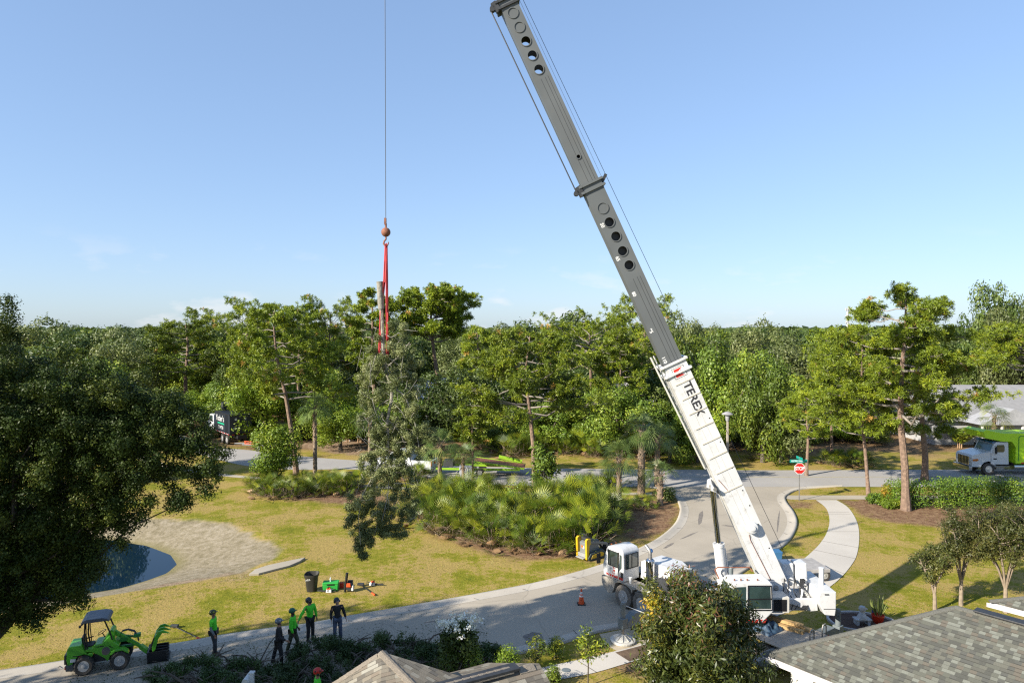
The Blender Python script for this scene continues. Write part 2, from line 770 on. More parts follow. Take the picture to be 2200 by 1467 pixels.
m_street = asphalt('street_asphalt', (0.42, 0.37, 0.295))
m_main = asphalt('main_road_asphalt', (0.39, 0.37, 0.345), 0.1, 0.2)
m_conc = asphalt('pale_concrete', (0.56, 0.52, 0.46), 0.10, 0.0)
m_conc2 = asphalt('worn_concrete', (0.44, 0.39, 0.31), 0.16, 0.25)
m_kerb = asphalt('kerb_concrete', (0.50, 0.455, 0.385), 0.25, 0.4)

EL = [(-500, 1512), (-100, 1458), (0, 1443), (100, 1428), (280, 1399), (400, 1381), (476, 1367), (585, 1351), (654, 1343), (770, 1322), (900, 1300),
      (1040, 1275), (1167, 1250), (1294, 1214), (1368, 1182), (1416, 1156), (1448, 1128), (1459, 1105), (1459, 1087), (1446, 1064), (1415, 1050), (1360, 1044.5)]
ER = [(1810, 1044.5), (1725, 1051), (1692, 1064), (1689, 1077), (1706, 1101), (1713, 1124), (1704, 1150), (1684, 1173), (1652, 1193), (1600, 1228),
      (1500, 1290), (1398, 1337), (1284, 1359), (1204, 1384), (1087, 1411), (900, 1447), (700, 1488), (300, 1570), (-300, 1700)]
gEL = smooth_line(GP(EL))
gER = smooth_line(GP(ER))
sheet('street', gEL + gER, 0.004, m_street)
MF = GP([(330, 902), (400, 938), (470, 960), (540, 967), (650, 980), (776, 989.5), (1000, 1001), (1200, 1006), (1450, 1008.5), (1700, 1010), (2200, 1008)]) + [(90, 63.0)]
MN = [(90, 56.2)] + GP([(2200, 1046), (1900, 1045.5), (1700, 1045.5), (1450, 1045.5), (1200, 1045), (1000, 1036), (776, 1009), (640, 1009), (540, 1002), (465, 986), (380, 960), (290, 925)])
sheet('main_road', smooth_line(MF) + smooth_line(MN), 0.008, m_main)
# faded yellow centre line of the main road
ym = mat('faded_yellow_paint', (0.50, 0.42, 0.20), 0.8, var=0.3, scale=2)
cy_ = (np.array(smooth_line(GP([(1450, 1024), (1700, 1024.5), (2200, 1024)]))))
for o_ in (0,):
    top = [(x, y + 0.06) for x, y in cy_]
    bot = [(x, y - 0.06) for x, y in cy_][::-1]
    sheet('centre_line_marking', top + bot, 0.012, ym)


def ribbon(name, line, w0, w1, z0, z1, m, side=1):
    """kerb strip beside a line: offset w0..w1 to one side, rising from z0 to z1 with a real back face"""
    P = np.array(line)
    Dn = np.gradient(P, axis=0)
    Dn /= np.linalg.norm(Dn, axis=1)[:, None] + 1e-9
    Nn = np.stack([-Dn[:, 1], Dn[:, 0]], 1) * side
    prof = [(w0, z0), (w0 + (w1 - w0) * 0.45, z0 + 0.006), (w0 + (w1 - w0) * 0.75, z1), (w1, z1), (w1, -0.05)]
    V = np.concatenate([np.column_stack([P + Nn * a, np.full(len(P), z)]) for a, z in prof])
    k = len(P)
    fs = []
    for r_ in range(len(prof) - 1):
        for i in range(k - 1):
            fs.append((r_ * k + i, r_ * k + i + 1, (r_ + 1) * k + i + 1, (r_ + 1) * k + i))
    o = link(name, npmesh(name, V, np.array(fs), m), m)
    o['kind'] = 'structure'
    bm = bmesh.new()
    bm.from_mesh(o.data)
    bmesh.ops.recalc_face_normals(bm, faces=bm.faces)
    if sum(f.normal.z for f in bm.faces) < 0:
        bmesh.ops.reverse_faces(bm, faces=bm.faces)
    bm.to_mesh(o.data)
    bm.free()
    return o


ribbon('kerb', gEL, -0.62, 0.0, 0.010, 0.09, m_kerb, 1)
ribbon('kerb', gER[:len(gER) - 20], -0.62, 0.0, 0.010, 0.09, m_kerb, 1)

# dark expansion joints across the kerb every few metres
jk = mat('kerb_joint_grime', (0.12, 0.10, 0.085), 0.9)
for ln, w_out in ((gEL, -1), (gER[:len(gER) - 20], -1)):
    P_ = np.array(ln)
    acc = 0.0
    mb = MB()
    for i in range(1, len(P_) - 1):
        acc += np.linalg.norm(P_[i] - P_[i - 1])
        if acc > 2.6:
            acc = 0.0
            d_ = P_[i + 1] - P_[i - 1]
            d_ = d_ / np.linalg.norm(d_)
            nn = np.array([-d_[1], d_[0]])
            a_, b_2, c_ = P_[i], P_[i] - nn * 0.34, P_[i] - nn * 0.60
            mb.bar((a_[0], a_[1], 0.014), (b_2[0], b_2[1], 0.022), 0.022, 0.01)
            mb.bar((b_2[0], b_2[1], 0.022), (c_[0], c_[1], 0.094), 0.022, 0.01)
    tag(mb.build('kerb_joint_marking', jk, None), kind='structure')

# sidewalks
WL = [(1753, 1074), (1774, 1091), (1782, 1114), (1778, 1140), (1762, 1167), (1731, 1197), (1690, 1225), (1600, 1277), (1500, 1335), (1389, 1380), (1312, 1401), (1239, 1418), (1169, 1433), (1050, 1462), (900, 1500)]
WR = [(1797, 1074), (1822, 1090), (1840, 1118), (1846, 1150), (1841, 1191), (1826, 1218), (1804, 1243), (1781, 1262), (1738, 1296), (1652, 1329), (1560, 1362), (1470, 1392), (1376, 1416), (1281, 1444), (1212, 1458), (1080, 1490), (930, 1530)]
gWL, gWR = smooth_line(GP(WL)), smooth_line(GP(WR))
sheet('sidewalk', gWL + gWR[::-1], 0.016, m_conc)
sheet('sidewalk', GP([(1690, 1064), (1870, 1064), (2300, 1066), (2300, 1074), (1870, 1072.5), (1700, 1073), (1688, 1071)]), 0.012, m_conc2)
sheet('sidewalk', smooth_line(GP([(250, 960), (360, 998), (420, 1010), (490, 1019), (640, 1031), (780, 1041), (905, 1048), (1100, 1056), (1400, 1058)])) +
      smooth_line(GP([(1400, 1063), (1100, 1062), (905, 1053.5), (780, 1046), (640, 1036), (490, 1024), (420, 1016), (350, 1003), (230, 965)])), 0.012, m_conc2)
jm = mat('joint_grime', (0.16, 0.14, 0.12), 0.9)
for (a, c) in (((1769, 1100), (1824, 1100)), ((1772, 1104), (1827, 1104)), ((1776, 1142), (1844, 1142)), ((1765, 1162), (1843, 1176)), ((1748, 1181), (1838, 1200)), ((1728, 1200), (1815, 1233)),
               ((1239, 1418), (1281, 1444)), ((1169, 1433), (1200, 1460))):
    p, q = np.array(G(*a)), np.array(G(*c))
    d_ = (q - p) / np.linalg.norm(q - p)
    nn = np.array([-d_[1], d_[0]]) * 0.018
    sheet('sidewalk_joint_marking', [tuple(p + nn), tuple(q + nn), tuple(q - nn), tuple(p - nn)], 0.020, jm)
# driveway apron by the outrigger and the wet mud patches
sheet('driveway', GP([(1288, 1362), (1398, 1340), (1500, 1295), (1560, 1300), (1560, 1345), (1470, 1378), (1392, 1380), (1325, 1398), (1300, 1385)]), 0.012, asphalt('driveway_concrete', (0.50, 0.42, 0.30), 0.12, 0.1))
mud = mat('damp_mud', (0.13, 0.085, 0.05), 0.8, var=0.35, scale=2.5, bump=0.5, bscale=14)
sheet('mud_path', GP([(1322, 1402), (1382, 1386), (1425, 1378), (1420, 1400), (1352, 1421)]), 0.026, mud)
sheet('mud_path', GP([(1362, 1346), (1400, 1341), (1440, 1330), (1440, 1345), (1390, 1356)]), 0.022, mud)
# cast slab at the pond spillway
sl = MB()
pz = GP([(535, 1236), (548, 1226), (575, 1217), (612, 1209), (656, 1200), (645, 1208), (622, 1218), (590, 1226), (556, 1235)])
kk = len(pz)
sl.add([(x, y, 0.10) for x, y in pz] + [(x, y, -0.9) for x, y in pz], [list(range(kk))] + [[i, (i + 1) % kk, (i + 1) % kk + kk, i + kk] for i in range(kk)])
tag(sl.build('spillway_slab', m_conc2, None, bevel=0.02), 'pale concrete spillway slab at the end of the sandy pond bank', 'slab')
# tyre stains on the street
stn = mat('tyre_stain', (0.21, 0.185, 0.16), 0.9, var=0.3, scale=5)
rs = random.Random(4)


def stain(u, v, ru, rv, ang=0.0, k=18, z=0.008):
    pts = []
    for i in range(k):
        a = 2 * math.pi * i / k
        r_ = rs.uniform(0.75, 1.15)
        du, dv = math.cos(a) * ru * r_, math.sin(a) * rv * r_
        pts.append(G(u + du * math.cos(ang) - dv * math.sin(ang), v + du * math.sin(ang) + dv * math.cos(ang)))
    sheet('asphalt_stain_marking', pts, z, stn)


for q in ((1505, 1112, 5, 16, 0.1), (1672, 1120, 2, 22, 0.1), (1436, 1172, 13, 2.5, -0.5), (1480, 1150, 20, 1.6, -0.4), (1148, 1372, 24, 14, 0), (1570, 1130, 20, 1.5, 0.1), (1340, 1240, 18, 1.5, -0.4),
          (1230, 1262, 30, 1.2, -0.2), (960, 1330, 50, 1.6, -0.15), (620, 1400, 40, 2.0, -0.2)):
    stain(*q)

# ================================================================== VEGETATION
bark = mat('oak_bark', (0.13, 0.105, 0.08), 0.95, var=0.35, scale=4, bump=0.8, bscale=12)
pbark = mat('pine_bark', (0.23, 0.155, 0.11), 0.95, var=0.35, scale=5, bump=0.9, bscale=9)
limbm = mat('grey_limb', (0.27, 0.235, 0.20), 0.9, var=0.25, scale=4)
palebark = mat('pale_smooth_bark', (0.29, 0.23, 0.165), 0.8, var=0.25, scale=5)
palmbark = mat('palm_trunk_bark', (0.24, 0.18, 0.125), 0.95, var=0.4, scale=6, bump=1.0, bscale=16)
bootm = mat('dead_frond_boots', (0.40, 0.26, 0.15), 0.9, var=0.35, scale=6)
LG = {
    'oak': leafmat('oak_leaves', [(0, (0.040, 0.070, 0.014)), (0.6, (0.080, 0.120, 0.022)), (1, (0.16, 0.19, 0.045))]),
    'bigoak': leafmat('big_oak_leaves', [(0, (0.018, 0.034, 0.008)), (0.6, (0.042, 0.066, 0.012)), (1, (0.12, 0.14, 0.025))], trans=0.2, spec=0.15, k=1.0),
    'mid': leafmat('midgreen_leaves', [(0, (0.05, 0.09, 0.010)), (0.6, (0.115, 0.17, 0.016)), (1, (0.26, 0.285, 0.03))], trans=0.25, ovar=0.38),
    'lime': leafmat('lime_leaves', [(0, (0.09, 0.16, 0.012)), (0.6, (0.18, 0.26, 0.016)), (1, (0.34, 0.37, 0.025))]),
    'olive': leafmat('olive_leaves', [(0, (0.075, 0.10, 0.028)), (0.6, (0.135, 0.165, 0.05)), (1, (0.24, 0.25, 0.09))]),
    'pine': leafmat('pine_needles', [(0, (0.06, 0.09, 0.010)), (0.5, (0.150, 0.205, 0.012)), (0.93, (0.34, 0.37, 0.018)), (1, (0.42, 0.26, 0.06))], trans=0.22, ovar=0.15),
    'palmetto': leafmat('palmetto_fans', [(0, (0.03, 0.07, 0.008)), (0.5, (0.11, 0.15, 0.010)), (1, (0.36, 0.37, 0.025))], trans=0.18, spec=0.4, rough=0.45),
    'palm': leafmat('palm_fans', [(0, (0.06, 0.11, 0.03)), (0.6, (0.14, 0.20, 0.05)), (1, (0.28, 0.31, 0.08))], trans=0.3, spec=0.5, rough=0.4),
    'dead': leafmat('dead_fronds', [(0, (0.22, 0.13, 0.06)), (1, (0.46, 0.30, 0.17))], trans=0.15),
    'croton': leafmat('croton_leaves', [(0, (0.03, 0.050, 0.012)), (0.62, (0.075, 0.098, 0.018)), (0.86, (0.14, 0.15, 0.022)), (0.97, (0.28, 0.24, 0.02)), (1, (0.20, 0.12, 0.03))], trans=0.2, spec=0.4, rough=0.4, k=1.1),
    'redtip': leafmat('burgundy_tip_leaves', [(0, (0.05, 0.06, 0.015)), (0.5, (0.13, 0.10, 0.02)), (0.75, (0.17, 0.055, 0.04)), (1, (0.24, 0.06, 0.055))], trans=0.25, spec=0.5, rough=0.35),
    'orange': leafmat('orange_new_leaves', [(0, (0.10, 0.13, 0.02)), (0.4, (0.30, 0.28, 0.02)), (1, (0.50, 0.20, 0.04))], trans=0.3),
    'dark': leafmat('dark_cut_leaves', [(0, (0.025, 0.055, 0.014)), (0.7, (0.065, 0.115, 0.03)), (1, (0.15, 0.20, 0.08))], trans=0.15, spec=0.3, k=1.0),
    'hang': leafmat('hanging_oak_leaves', [(0, (0.06, 0.08, 0.028)), (0.6, (0.135, 0.155, 0.055)), (1, (0.28, 0.285, 0.13))], trans=0.25, spec=0.3, k=1.45),
    'scrub': leafmat('scrubby_leaves', [(0, (0.04, 0.055, 0.012)), (0.6, (0.085, 0.095, 0.02)), (1, (0.21, 0.185, 0.05))], trans=0.2, k=1.0),
    'hedge': leafmat('hedge_leaves', [(0, (0.045, 0.095, 0.010)), (0.6, (0.10, 0.17, 0.014)), (1, (0.24, 0.30, 0.025))], trans=0.2),
    'grass': leafmat('grass_blades', [(0, (0.085, 0.12, 0.010)), (0.5, (0.17, 0.195, 0.014)), (1, (0.30, 0.25, 0.07))], trans=0.2),
    'white': leafmat('white_petals', [(0, (0.75, 0.74, 0.68)), (1, (0.85, 0.85, 0.80))], trans=0.2),
}


def unit(a):
    return a / (np.linalg.norm(a, axis=1)[:, None] + 1e-9)


def quads(P, A, B, Ln, Wd):
    """diamond leaves at P, long axis A, cross axis B"""
    n_ = len(P)
    V = np.empty((n_, 4, 3))
    a = A * (Ln * 0.5)[:, None]
    b_ = B * (Wd * 0.5)[:, None]
    V[:, 0] = P - a
    V[:, 1] = P + b_ - a * 0.1
    V[:, 2] = P + a
    V[:, 3] = P - b_ - a * 0.1
    return V.reshape(-1, 3), np.arange(n_ * 4).reshape(-1, 4)


def blob_leaves(rg, blobs, N, size, aspect=0.55, droop=0.0, flat=1.0, inner=0.7, up=0.25):
    """leaves on the skins of many overlapping clumps"""
    cs = np.array([b_[:3] for b_ in blobs])
    rs_ = np.array([b_[3] for b_ in blobs])
    pr = rs_ ** 2
    k = rg.choice(len(blobs), N, p=pr / pr.sum())
    d = rg.normal(size=(N, 3))
    d[:, 2] += up
    d = unit(d)
    rad = rs_[k] * (inner + (1.08 - inner) * rg.random(N) ** 0.6)
    off = d * rad[:, None]
    off[:, 2] *= flat
    P = cs[k] + off + rg.normal(size=(N, 3)) * size * 0.6
    nrm = unit(d + rg.normal(size=(N, 3)) * 0.38)
    t_ = rg.normal(size=(N, 3))
    t_[:, 2] -= droop
    A = unit(np.cross(nrm, np.cross(t_, nrm)))
    B = np.cross(nrm, A)
    Ln = size * rg.uniform(0.65, 1.3, N)
    V, Fc = quads(P, A, B, Ln, Ln * aspect)
    cl = rg.random(len(blobs))
    rnd = np.clip(0.45 * rg.random(N) + 0.55 * cl[k], 0, 1)
    return V, Fc, rnd


def ell_blobs(rg, n_, c, rx, ry, rz, r0, r1, shell=0.72, low=-0.5):
    out = []
    while len(out) < n_:
        d = rg.normal(size=3)
        d /= np.linalg.norm(d)
        if d[2] < low:
            continue
        q = shell * rg.uniform(0.45, 1.15)
        out.append((c[0] + d[0] * rx * q, c[1] + d[1] * ry * q, c[2] + d[2] * rz * q, rg.uniform(r0, r1)))
    return out


def limbs_to(mb, rg, base, targets, r0, crook=0.12, n_=5, rend=0.25):
    base = Vector(base)
    for t_ in targets:
        t_ = Vector(t_)
        ln = (t_ - base).length
        pts = [base.lerp(t_, i / 4) + Vector(rg.normal(size=3)) * (crook * ln * (0 if i in (0,) else 0.5)) for i in range(5)]
        pts[4] = t_
        mb.tube(pts, [r0 * (1 - (1 - rend) * i / 4) for i in range(5)], n_, cap=False)


def broad_mesh(seed, kind, H=9.0, Rr=5.0, N=9000, leaf=0.30, nb=46, low=-0.75, trunk=0.22, zc=0.56, rz=0.46):
    rg = np.random.default_rng(seed)
    bl = ell_blobs(rg, nb, (0, 0, H * zc), Rr, Rr, H * rz, Rr * 0.13, Rr * 0.30, 0.84, low)
    V, Fc, rnd = blob_leaves(rg, bl, N, leaf)
    lm = npmesh('crown', V, Fc, LG[kind], rnd)
    mb = MB()
    fork = Vector((rg.normal() * 0.2, rg.normal() * 0.2, H * 0.30))
    mb.tube([(0, 0, -0.05), (0.05, 0, H * 0.12), fork], [trunk * 1.5, trunk * 1.1, trunk], 8)
    sel = rg.choice(len(bl), 14, replace=False)
    limbs_to(mb, rg, fork, [bl[i][:3] for i in sel], trunk * 0.55)
    return lm, mb


def from_meshes(name, lm, mb, bm_, label, cat, loc, group=None, kids=('crown', 'trunk')):
    r = thing(name, label, cat, loc, 0, group)
    link(kids[0], lm, None, r)
    mb.build(kids[1], bm_, r, smooth=True)
    return r


def pine_build(seed, H, pts, crown0, Rr, ntuft=420, limbs=24, needle=0.36, nper=20, trunk=0.26, shape='round', kind='pine', wid=0.05):
    nper, needle, wid, ntuft = int(nper * 1.35), needle * 0.78, wid * 0.72, int(ntuft * 1.2)
    """pts: trunk polyline as (x, y, z) with z up to H; tufts sit in pads at the ends of crooked limbs"""
    rg = np.random.default_rng(seed)
    T_ = [Vector(p) for p in pts]
    zs = [p.z for p in T_]

    def at(z):
        for i in range(len(T_) - 1):
            if z <= zs[i + 1]:
                f = (z - zs[i]) / max(zs[i + 1] - zs[i], 1e-6)
                return T_[i].lerp(T_[i + 1], max(0, f))
        return T_[-1].copy()
    mb = MB()
    trunk *= 0.82
    nT = 10
    mb.tube([at(H * 0.97 * i / nT) - Vector((0, 0, 0.05 if i == 0 else 0)) for i in range(nT + 1)], [trunk * (1.35 if i == 0 else 1.0 - 0.78 * (i / nT) ** 1.3) for i in range(nT + 1)], 9)
    lb = MB()
    pads = []
    for i in range(limbs):
        f = (i + rg.random()) / limbs
        z0 = crown0 + (H - crown0) * f * 0.93
        if shape == 'dome':
            reach = Rr * (0.62 + 0.38 * f) * math.sqrt(1.02 - 0.62 * f ** 5)
            rise = 0.05 + 0.35 * (1 - f)
        elif shape == 'flat':
            reach = Rr * (0.55 + 0.45 * math.sin(math.pi * min(1, 0.25 + f * 0.62)))
            rise = 0.12 + 0.75 * f
        elif shape == 'open':
            reach = Rr * (0.75 + 0.35 * rg.random()) * (1.0 - 0.45 * f ** 2)
            rise = rg.uniform(0.0, 0.35)
        else:
            reach = Rr * (math.sqrt(max(0.08, 1 - (f * 1.05 - 0.32) ** 2 / 0.62)))
            rise = rg.uniform(0.05, 0.4)
        reach *= rg.uniform(0.65, 1.1)
        a = i * 2.399 + rg.normal() * 0.4
        b0 = at(z0)
        dr = Vector((math.cos(a), math.sin(a), 0))
        P_ = [b0]
        for j in range(1, 5):
            q = j / 4
            P_.append(b0 + dr * (reach * q) + Vector((rg.normal() * 0.07 * reach * q, rg.normal() * 0.07 * reach * q, rise * reach * q ** 1.6 * 0.8 + rg.normal() * 0.05 * reach)))
        r0 = trunk * (0.42 - 0.25 * f)
        lb.tube(P_, [r0, r0 * 0.8, r0 * 0.6, r0 * 0.4, r0 * 0.2], 5, cap=False)
        ns = 4 + int(reach * 1.9)
        for k in range(ns):
            q = rg.uniform(0.5, 1.0)
            j = min(3, int(q * 4))
            p0 = P_[j].lerp(P_[j + 1], q * 4 - j)
            sdv = Vector((rg.normal(), rg.normal(), abs(rg.normal()) * 0.45 + 0.1)).normalized()
            e = p0 + (sdv + dr * 0.35) * rg.uniform(0.35, 1.0) * (0.35 + 0.12 * reach)
            lb.tube([p0, p0.lerp(e, 0.5) + Vector((0, 0, -0.05)), e], [r0 * 0.35, r0 * 0.25, 0.012], 4, cap=False)
            pads.append((e, 0.20 + 0.045 * reach))
    pads.append((at(H * 0.97), 0.5))
    # tufts
    per = max(1, int(ntuft / len(pads)))
    cen, cid = [], []
    for i, (e, r_) in enumerate(pads):
        for k in range(per):
            d = rg.normal(size=3)
            d /= np.linalg.norm(d)
            cen.append(np.array(e) + d * np.array([r_, r_, r_ * 0.55]) * rg.uniform(0.3, 1.75) * 1.3)
            cid.append(i)
    cen = np.array(cen)
    cid = np.array(cid)
    M_ = len(cen)
    d = rg.normal(size=(M_, nper, 3))
    d[:, :, 2] += 0.45
    d /= np.linalg.norm(d, axis=2)[:, :, None]
    ln = needle * rg.uniform(0.7, 1.1, (M_, nper))
    s_ = rg.normal(size=(M_, nper, 3))
    s_ = np.cross(d, s_)
    s_ /= np.linalg.norm(s_, axis=2)[:, :, None]
    base = cen[:, None, :] + d * 0.04
    tip = cen[:, None, :] + d * ln[:, :, None]
    tip[:, :, 2] -= 0.10 * ln
    V = np.stack([base - s_ * wid * 0.4, base + s_ * wid * 0.4, tip + s_ * wid * 0.5, tip - s_ * wid * 0.5], 2).reshape(-1, 3)
    Fc = np.arange(len(V)).reshape(-1, 4)
    cl = rg.random(len(pads))
    tu = rg.random(M_)
    rnd = np.clip(0.35 * rg.random((M_, nper)) + 0.35 * tu[:, None] + 0.3 * cl[cid][:, None], 0, 1)
    # a few rusty dead tufts
    rnd = np.where(rg.random(M_)[:, None] < 0.015, 1.0, np.minimum(rnd * 0.97, 0.9)).ravel()
    nm = npmesh('needles', V, Fc, LG[kind], rnd)
    return nm, mb, lb


def pine_thing(name, label, loc, group, *a, **k):
    nm, mb, lb = pine_build(*a, **k)
    r = thing(name, label, 'pine tree', loc, 0, group)
    link('crown', nm, None, r)
    mb.build('trunk', pbark, r, smooth=True)
    lb.build('limbs', limbm, r, smooth=True)
    return r


def fan_mesh(rg, n_fans, rad, nbl=12, blen=0.75, spread=2.0, up0=0.1, up1=1.45, pet=(0.6, 1.3), w_=0.055, droop=0.25, center=(0, 0, 0), ball=0.15):
    """fan leaves on petioles; returns V, F, rnd and petiole segments"""
    V, rn, pets = [], [], []
    for i in range(n_fans):
        a = rg.uniform(0, 2 * math.pi)
        el = rg.uniform(up0, up1)
        dr = np.array([math.cos(a) * math.cos(el), math.sin(a) * math.cos(el), math.sin(el)])
        c0 = np.array(center) + rg.normal(size=3) * ball * np.array([1, 1, 0.3])
        pl = rg.uniform(*pet) * rad
        hub = c0 + dr * pl
        hub[2] = max(hub[2], 0.05) if center[2] < 1 else hub[2]
        pets.append((c0, hub))
        side = np.cross(dr, np.array([0, 0, 1.0]))
        if np.linalg.norm(side) < 0.1:
            side = np.array([1.0, 0, 0])
        side /= np.linalg.norm(side)
        roll = rg.normal() * 0.5
        nrm = np.cross(side, dr)
        side = side * math.cos(roll) + nrm * math.sin(roll)
        nrm = np.cross(side, dr)
        L0 = blen * rg.uniform(0.75, 1.15)
        tone = rg.random()
        for j in range(nbl):
            th = (j / (nbl - 1) - 0.5) * spread
            bd = dr * math.cos(th) + side * math.sin(th)
            bs = -dr * math.sin(th) + side * math.cos(th)
            ln = L0 * (1 - 0.25 * abs(th) / (spread / 2))
            mid = hub + bd * ln * 0.55 + nrm * 0.03
            tip = hub + bd * ln
            tip[2] -= droop * ln * rg.uniform(0.3, 1.1)
            V += [hub, mid + bs * w_ * 0.5, tip, mid - bs * w_ * 0.5]
            rn.append(min(1, max(0, 0.8 * tone ** 1.4 + 0.2 * rg.random())))
    V = np.array(V)
    return V, np.arange(len(V)).reshape(-1, 4), np.array(rn), pets


def palmetto_mesh(seed, rad=1.0, fans=100, blen=0.70, kind='palmetto'):
    rg = np.random.default_rng(seed)
    V, Fc, rn, pets = fan_mesh(rg, fans, rad, nbl=12, blen=blen, spread=1.9, up0=0.15, up1=1.5, pet=(0.4, 1.2), w_=0.028, droop=0.14, ball=rad * 0.4)
    fm = npmesh('fans', V, Fc, LG[kind], rn)
    mb = MB()
    for a, h in pets:
        mb.tube([a, h], 0.011, 3, cap=False)
    dv, df, dn, _ = fan_mesh(rg, 9, rad, blen=0.5, spread=1.6, up0=-0.1, up1=0.12, pet=(0.5, 0.95), w_=0.06, ball=rad * 0.35)
    dv[:, 2] = np.maximum(dv[:, 2], 0.03)
    dm = npmesh('dead_fans', dv, df, LG['dead'], dn)
    return fm, mb, dm


def palm_build(seed, H, fans=38, rad=1.0, blen=0.95, boots=True, trunk=0.17, lean=0.0, kind='palm', fat=False):
    rg = np.random.default_rng(seed)
    V, Fc, rn, pets = fan_mesh(rg, fans, rad, nbl=16, blen=blen * 1.25, spread=2.5, up0=-0.75, up1=1.4, pet=(0.45, 0.95), w_=0.042, droop=0.55, center=(lean, 0, H), ball=0.08)
    fm = npmesh('fans', V, Fc, LG[kind], rn)
    mb = MB()
    pr = []
    k = max(6, int(H / 0.22))
    for i in range(k + 1):
        f = i / k
        pr.append((lean * f * f, rg.normal() * 0.01, H * f - (0.04 if i == 0 else 0)))
    mb.tube(pr, [trunk * (1.15 - 0.25 * i / k + (0.12 if i % 2 else 0)) for i in range(k + 1)], 9)
    for a, h in pets:
        mb.tube([a, h], 0.014, 3, cap=False)
    bt = MB()
    nb_ = int((H * (0.55 if not fat else 0.95)) / 0.09) if boots else 0
    for i in range(nb_):
        z = H - 0.1 - i * 0.09
        a = i * 2.4
        f = z / H
        c = Vector((lean * f * f, 0, z))
        d_ = Vector((math.cos(a), math.sin(a), 0))
        s0 = 0.15 if fat else 0.1
        bt.bar(c + d_ * trunk * 0.9, c + d_ * (trunk + s0) + Vector((0, 0, 0.20)), 0.075, 0.03)
    return fm, mb, bt


def palm_thing(name, label, loc, group, *a, **k):
    fm, mb, bt = palm_build(*a, **k)
    r = thing(name, label, 'palm tree', loc, 0, group)
    link('crown', fm, None, r)
    mb.build('trunk', palmbark, r, smooth=True)
    if bt.v:
        bt.build('frond_boots', bootm, r)
    return r


def size_at(u, y, vtop, wpx):
    x = (u - 1100) / F * y
    H = 13 - (vtop - 705) * y / F
    return x, H, wpx / 2 * y / F


# ---- generic variants of background trees
BV = {}
for kd, seeds in (('oak', (11, 12)), ('mid', (21, 22)), ('lime', (31,)), ('olive', (41, 42))):
    BV[kd] = []
    for s_ in seeds:
        lm, mb = broad_mesh(s_, kd, 9.0, 5.0, 15000, 0.30, low=-0.95, zc=0.52, rz=0.50)
        BV[kd].append((lm, mb.build('trunk', limbm if kd == 'olive' else bark, None, smooth=True)))
for kd in BV:
    for lm, o in BV[kd]:
        C.objects.unlink(o)
BROADLAB = {'oak': ('oak_tree', 'tree'), 'mid': ('broadleaf_tree', 'tree'), 'lime': ('bright_leaf_tree', 'tree'), 'olive': ('grey_green_tree', 'tree')}
rtree = random.Random(77)


def place_broad(kd, u, y, vtop, wpx, label, group):
    x, H, r_ = size_at(u, y, vtop, wpx * 1.25)
    lm, tr_ = rtree.choice(BV[kd])
    o = thing(BROADLAB[kd][0], label, 'tree', (x, y, 0), rtree.uniform(0, 6.28), group)
    o.scale = (r_ / 5.0, r_ / 5.0, H / 9.0)
    link('crown', lm, None, o)
    q = tr_.copy()
    C.objects.link(q)
    q.parent = o
    return o


PV = []
for i, (sh, rr) in enumerate((('round', 3.6), ('flat', 4.2), ('open', 3.4))):
    H = 12
    PV.append(pine_build(100 + i, H, [(0, 0, 0), (0.2, 0, 5), (-0.2, 0.2, 9), (0, 0, H)], 5.0, rr, ntuft=900, limbs=28, needle=0.42, nper=20, shape=sh, wid=0.06))
PVM = []
for nm, mb, lb in PV:
    a, b2 = mb.build('trunk', pbark, None, smooth=True), lb.build('limbs', limbm, None, smooth=True)
    C.objects.unlink(a)
    C.objects.unlink(b2)
    PVM.append((nm, a, b2))


def place_pine(var, u, y, vtop, wpx, label, group):
    x, H, r_ = size_at(u, y, vtop, wpx)
    nm, a, b2 = PVM[var]
    o = thing('pine_tree', label, 'pine tree', (x, y, 0), rtree.uniform(0, 6.28), group)
    o.scale = (r_ / 3.9, r_ / 3.9, H / 12.6)
    link('crown', nm, None, o)
    for q in (a, b2):
        c = q.copy()
        C.objects.link(c)
        c.parent = o
    return o
ORD = ['leftmost', 'second', 'third', 'fourth', 'fifth', 'sixth', 'seventh', 'eighth', 'ninth', 'tenth', 'eleventh', 'twelfth', 'thirteenth', 'fourteenth', 'fifteenth', 'sixteenth', 'seventeenth', 'eighteenth', 'nineteenth', 'twentieth']
ORD += ['twenty-' + o for o in ('first', 'second', 'third', 'fourth', 'fifth', 'sixth', 'seventh', 'eighth', 'ninth')] + ['thirtieth', 'thirty-first', 'thirty-second', 'thirty-third', 'thirty-fourth', 'thirty-fifth']

# ---------------------------------------------------------------- named trees, each where the photo has it
def pxz(u, v, y):
    p = D(u, v, y)
    return p


def pine_px(label, seed, y, base, line, crown_v, wpx, name='pine_tree', group='slash pines around the lawns', **k):
    """trunk polyline given as pixels at depth y"""
    b0 = D(base[0], base[1], y)
    b0.z = 0
    pts = [(0, 0, 0)]
    for i, (u, v) in enumerate(line):
        p = D(u, v, y)
        pts.append((p.x - b0.x, 0.25 * math.sin(i * 1.7), p.z))
    H = pts[-1][2]
    c0 = D(base[0], crown_v, y).z
    return pine_thing(name, label, (b0.x, y, 0), group, seed, H, pts, c0, wpx / 2 * y / F, **k)


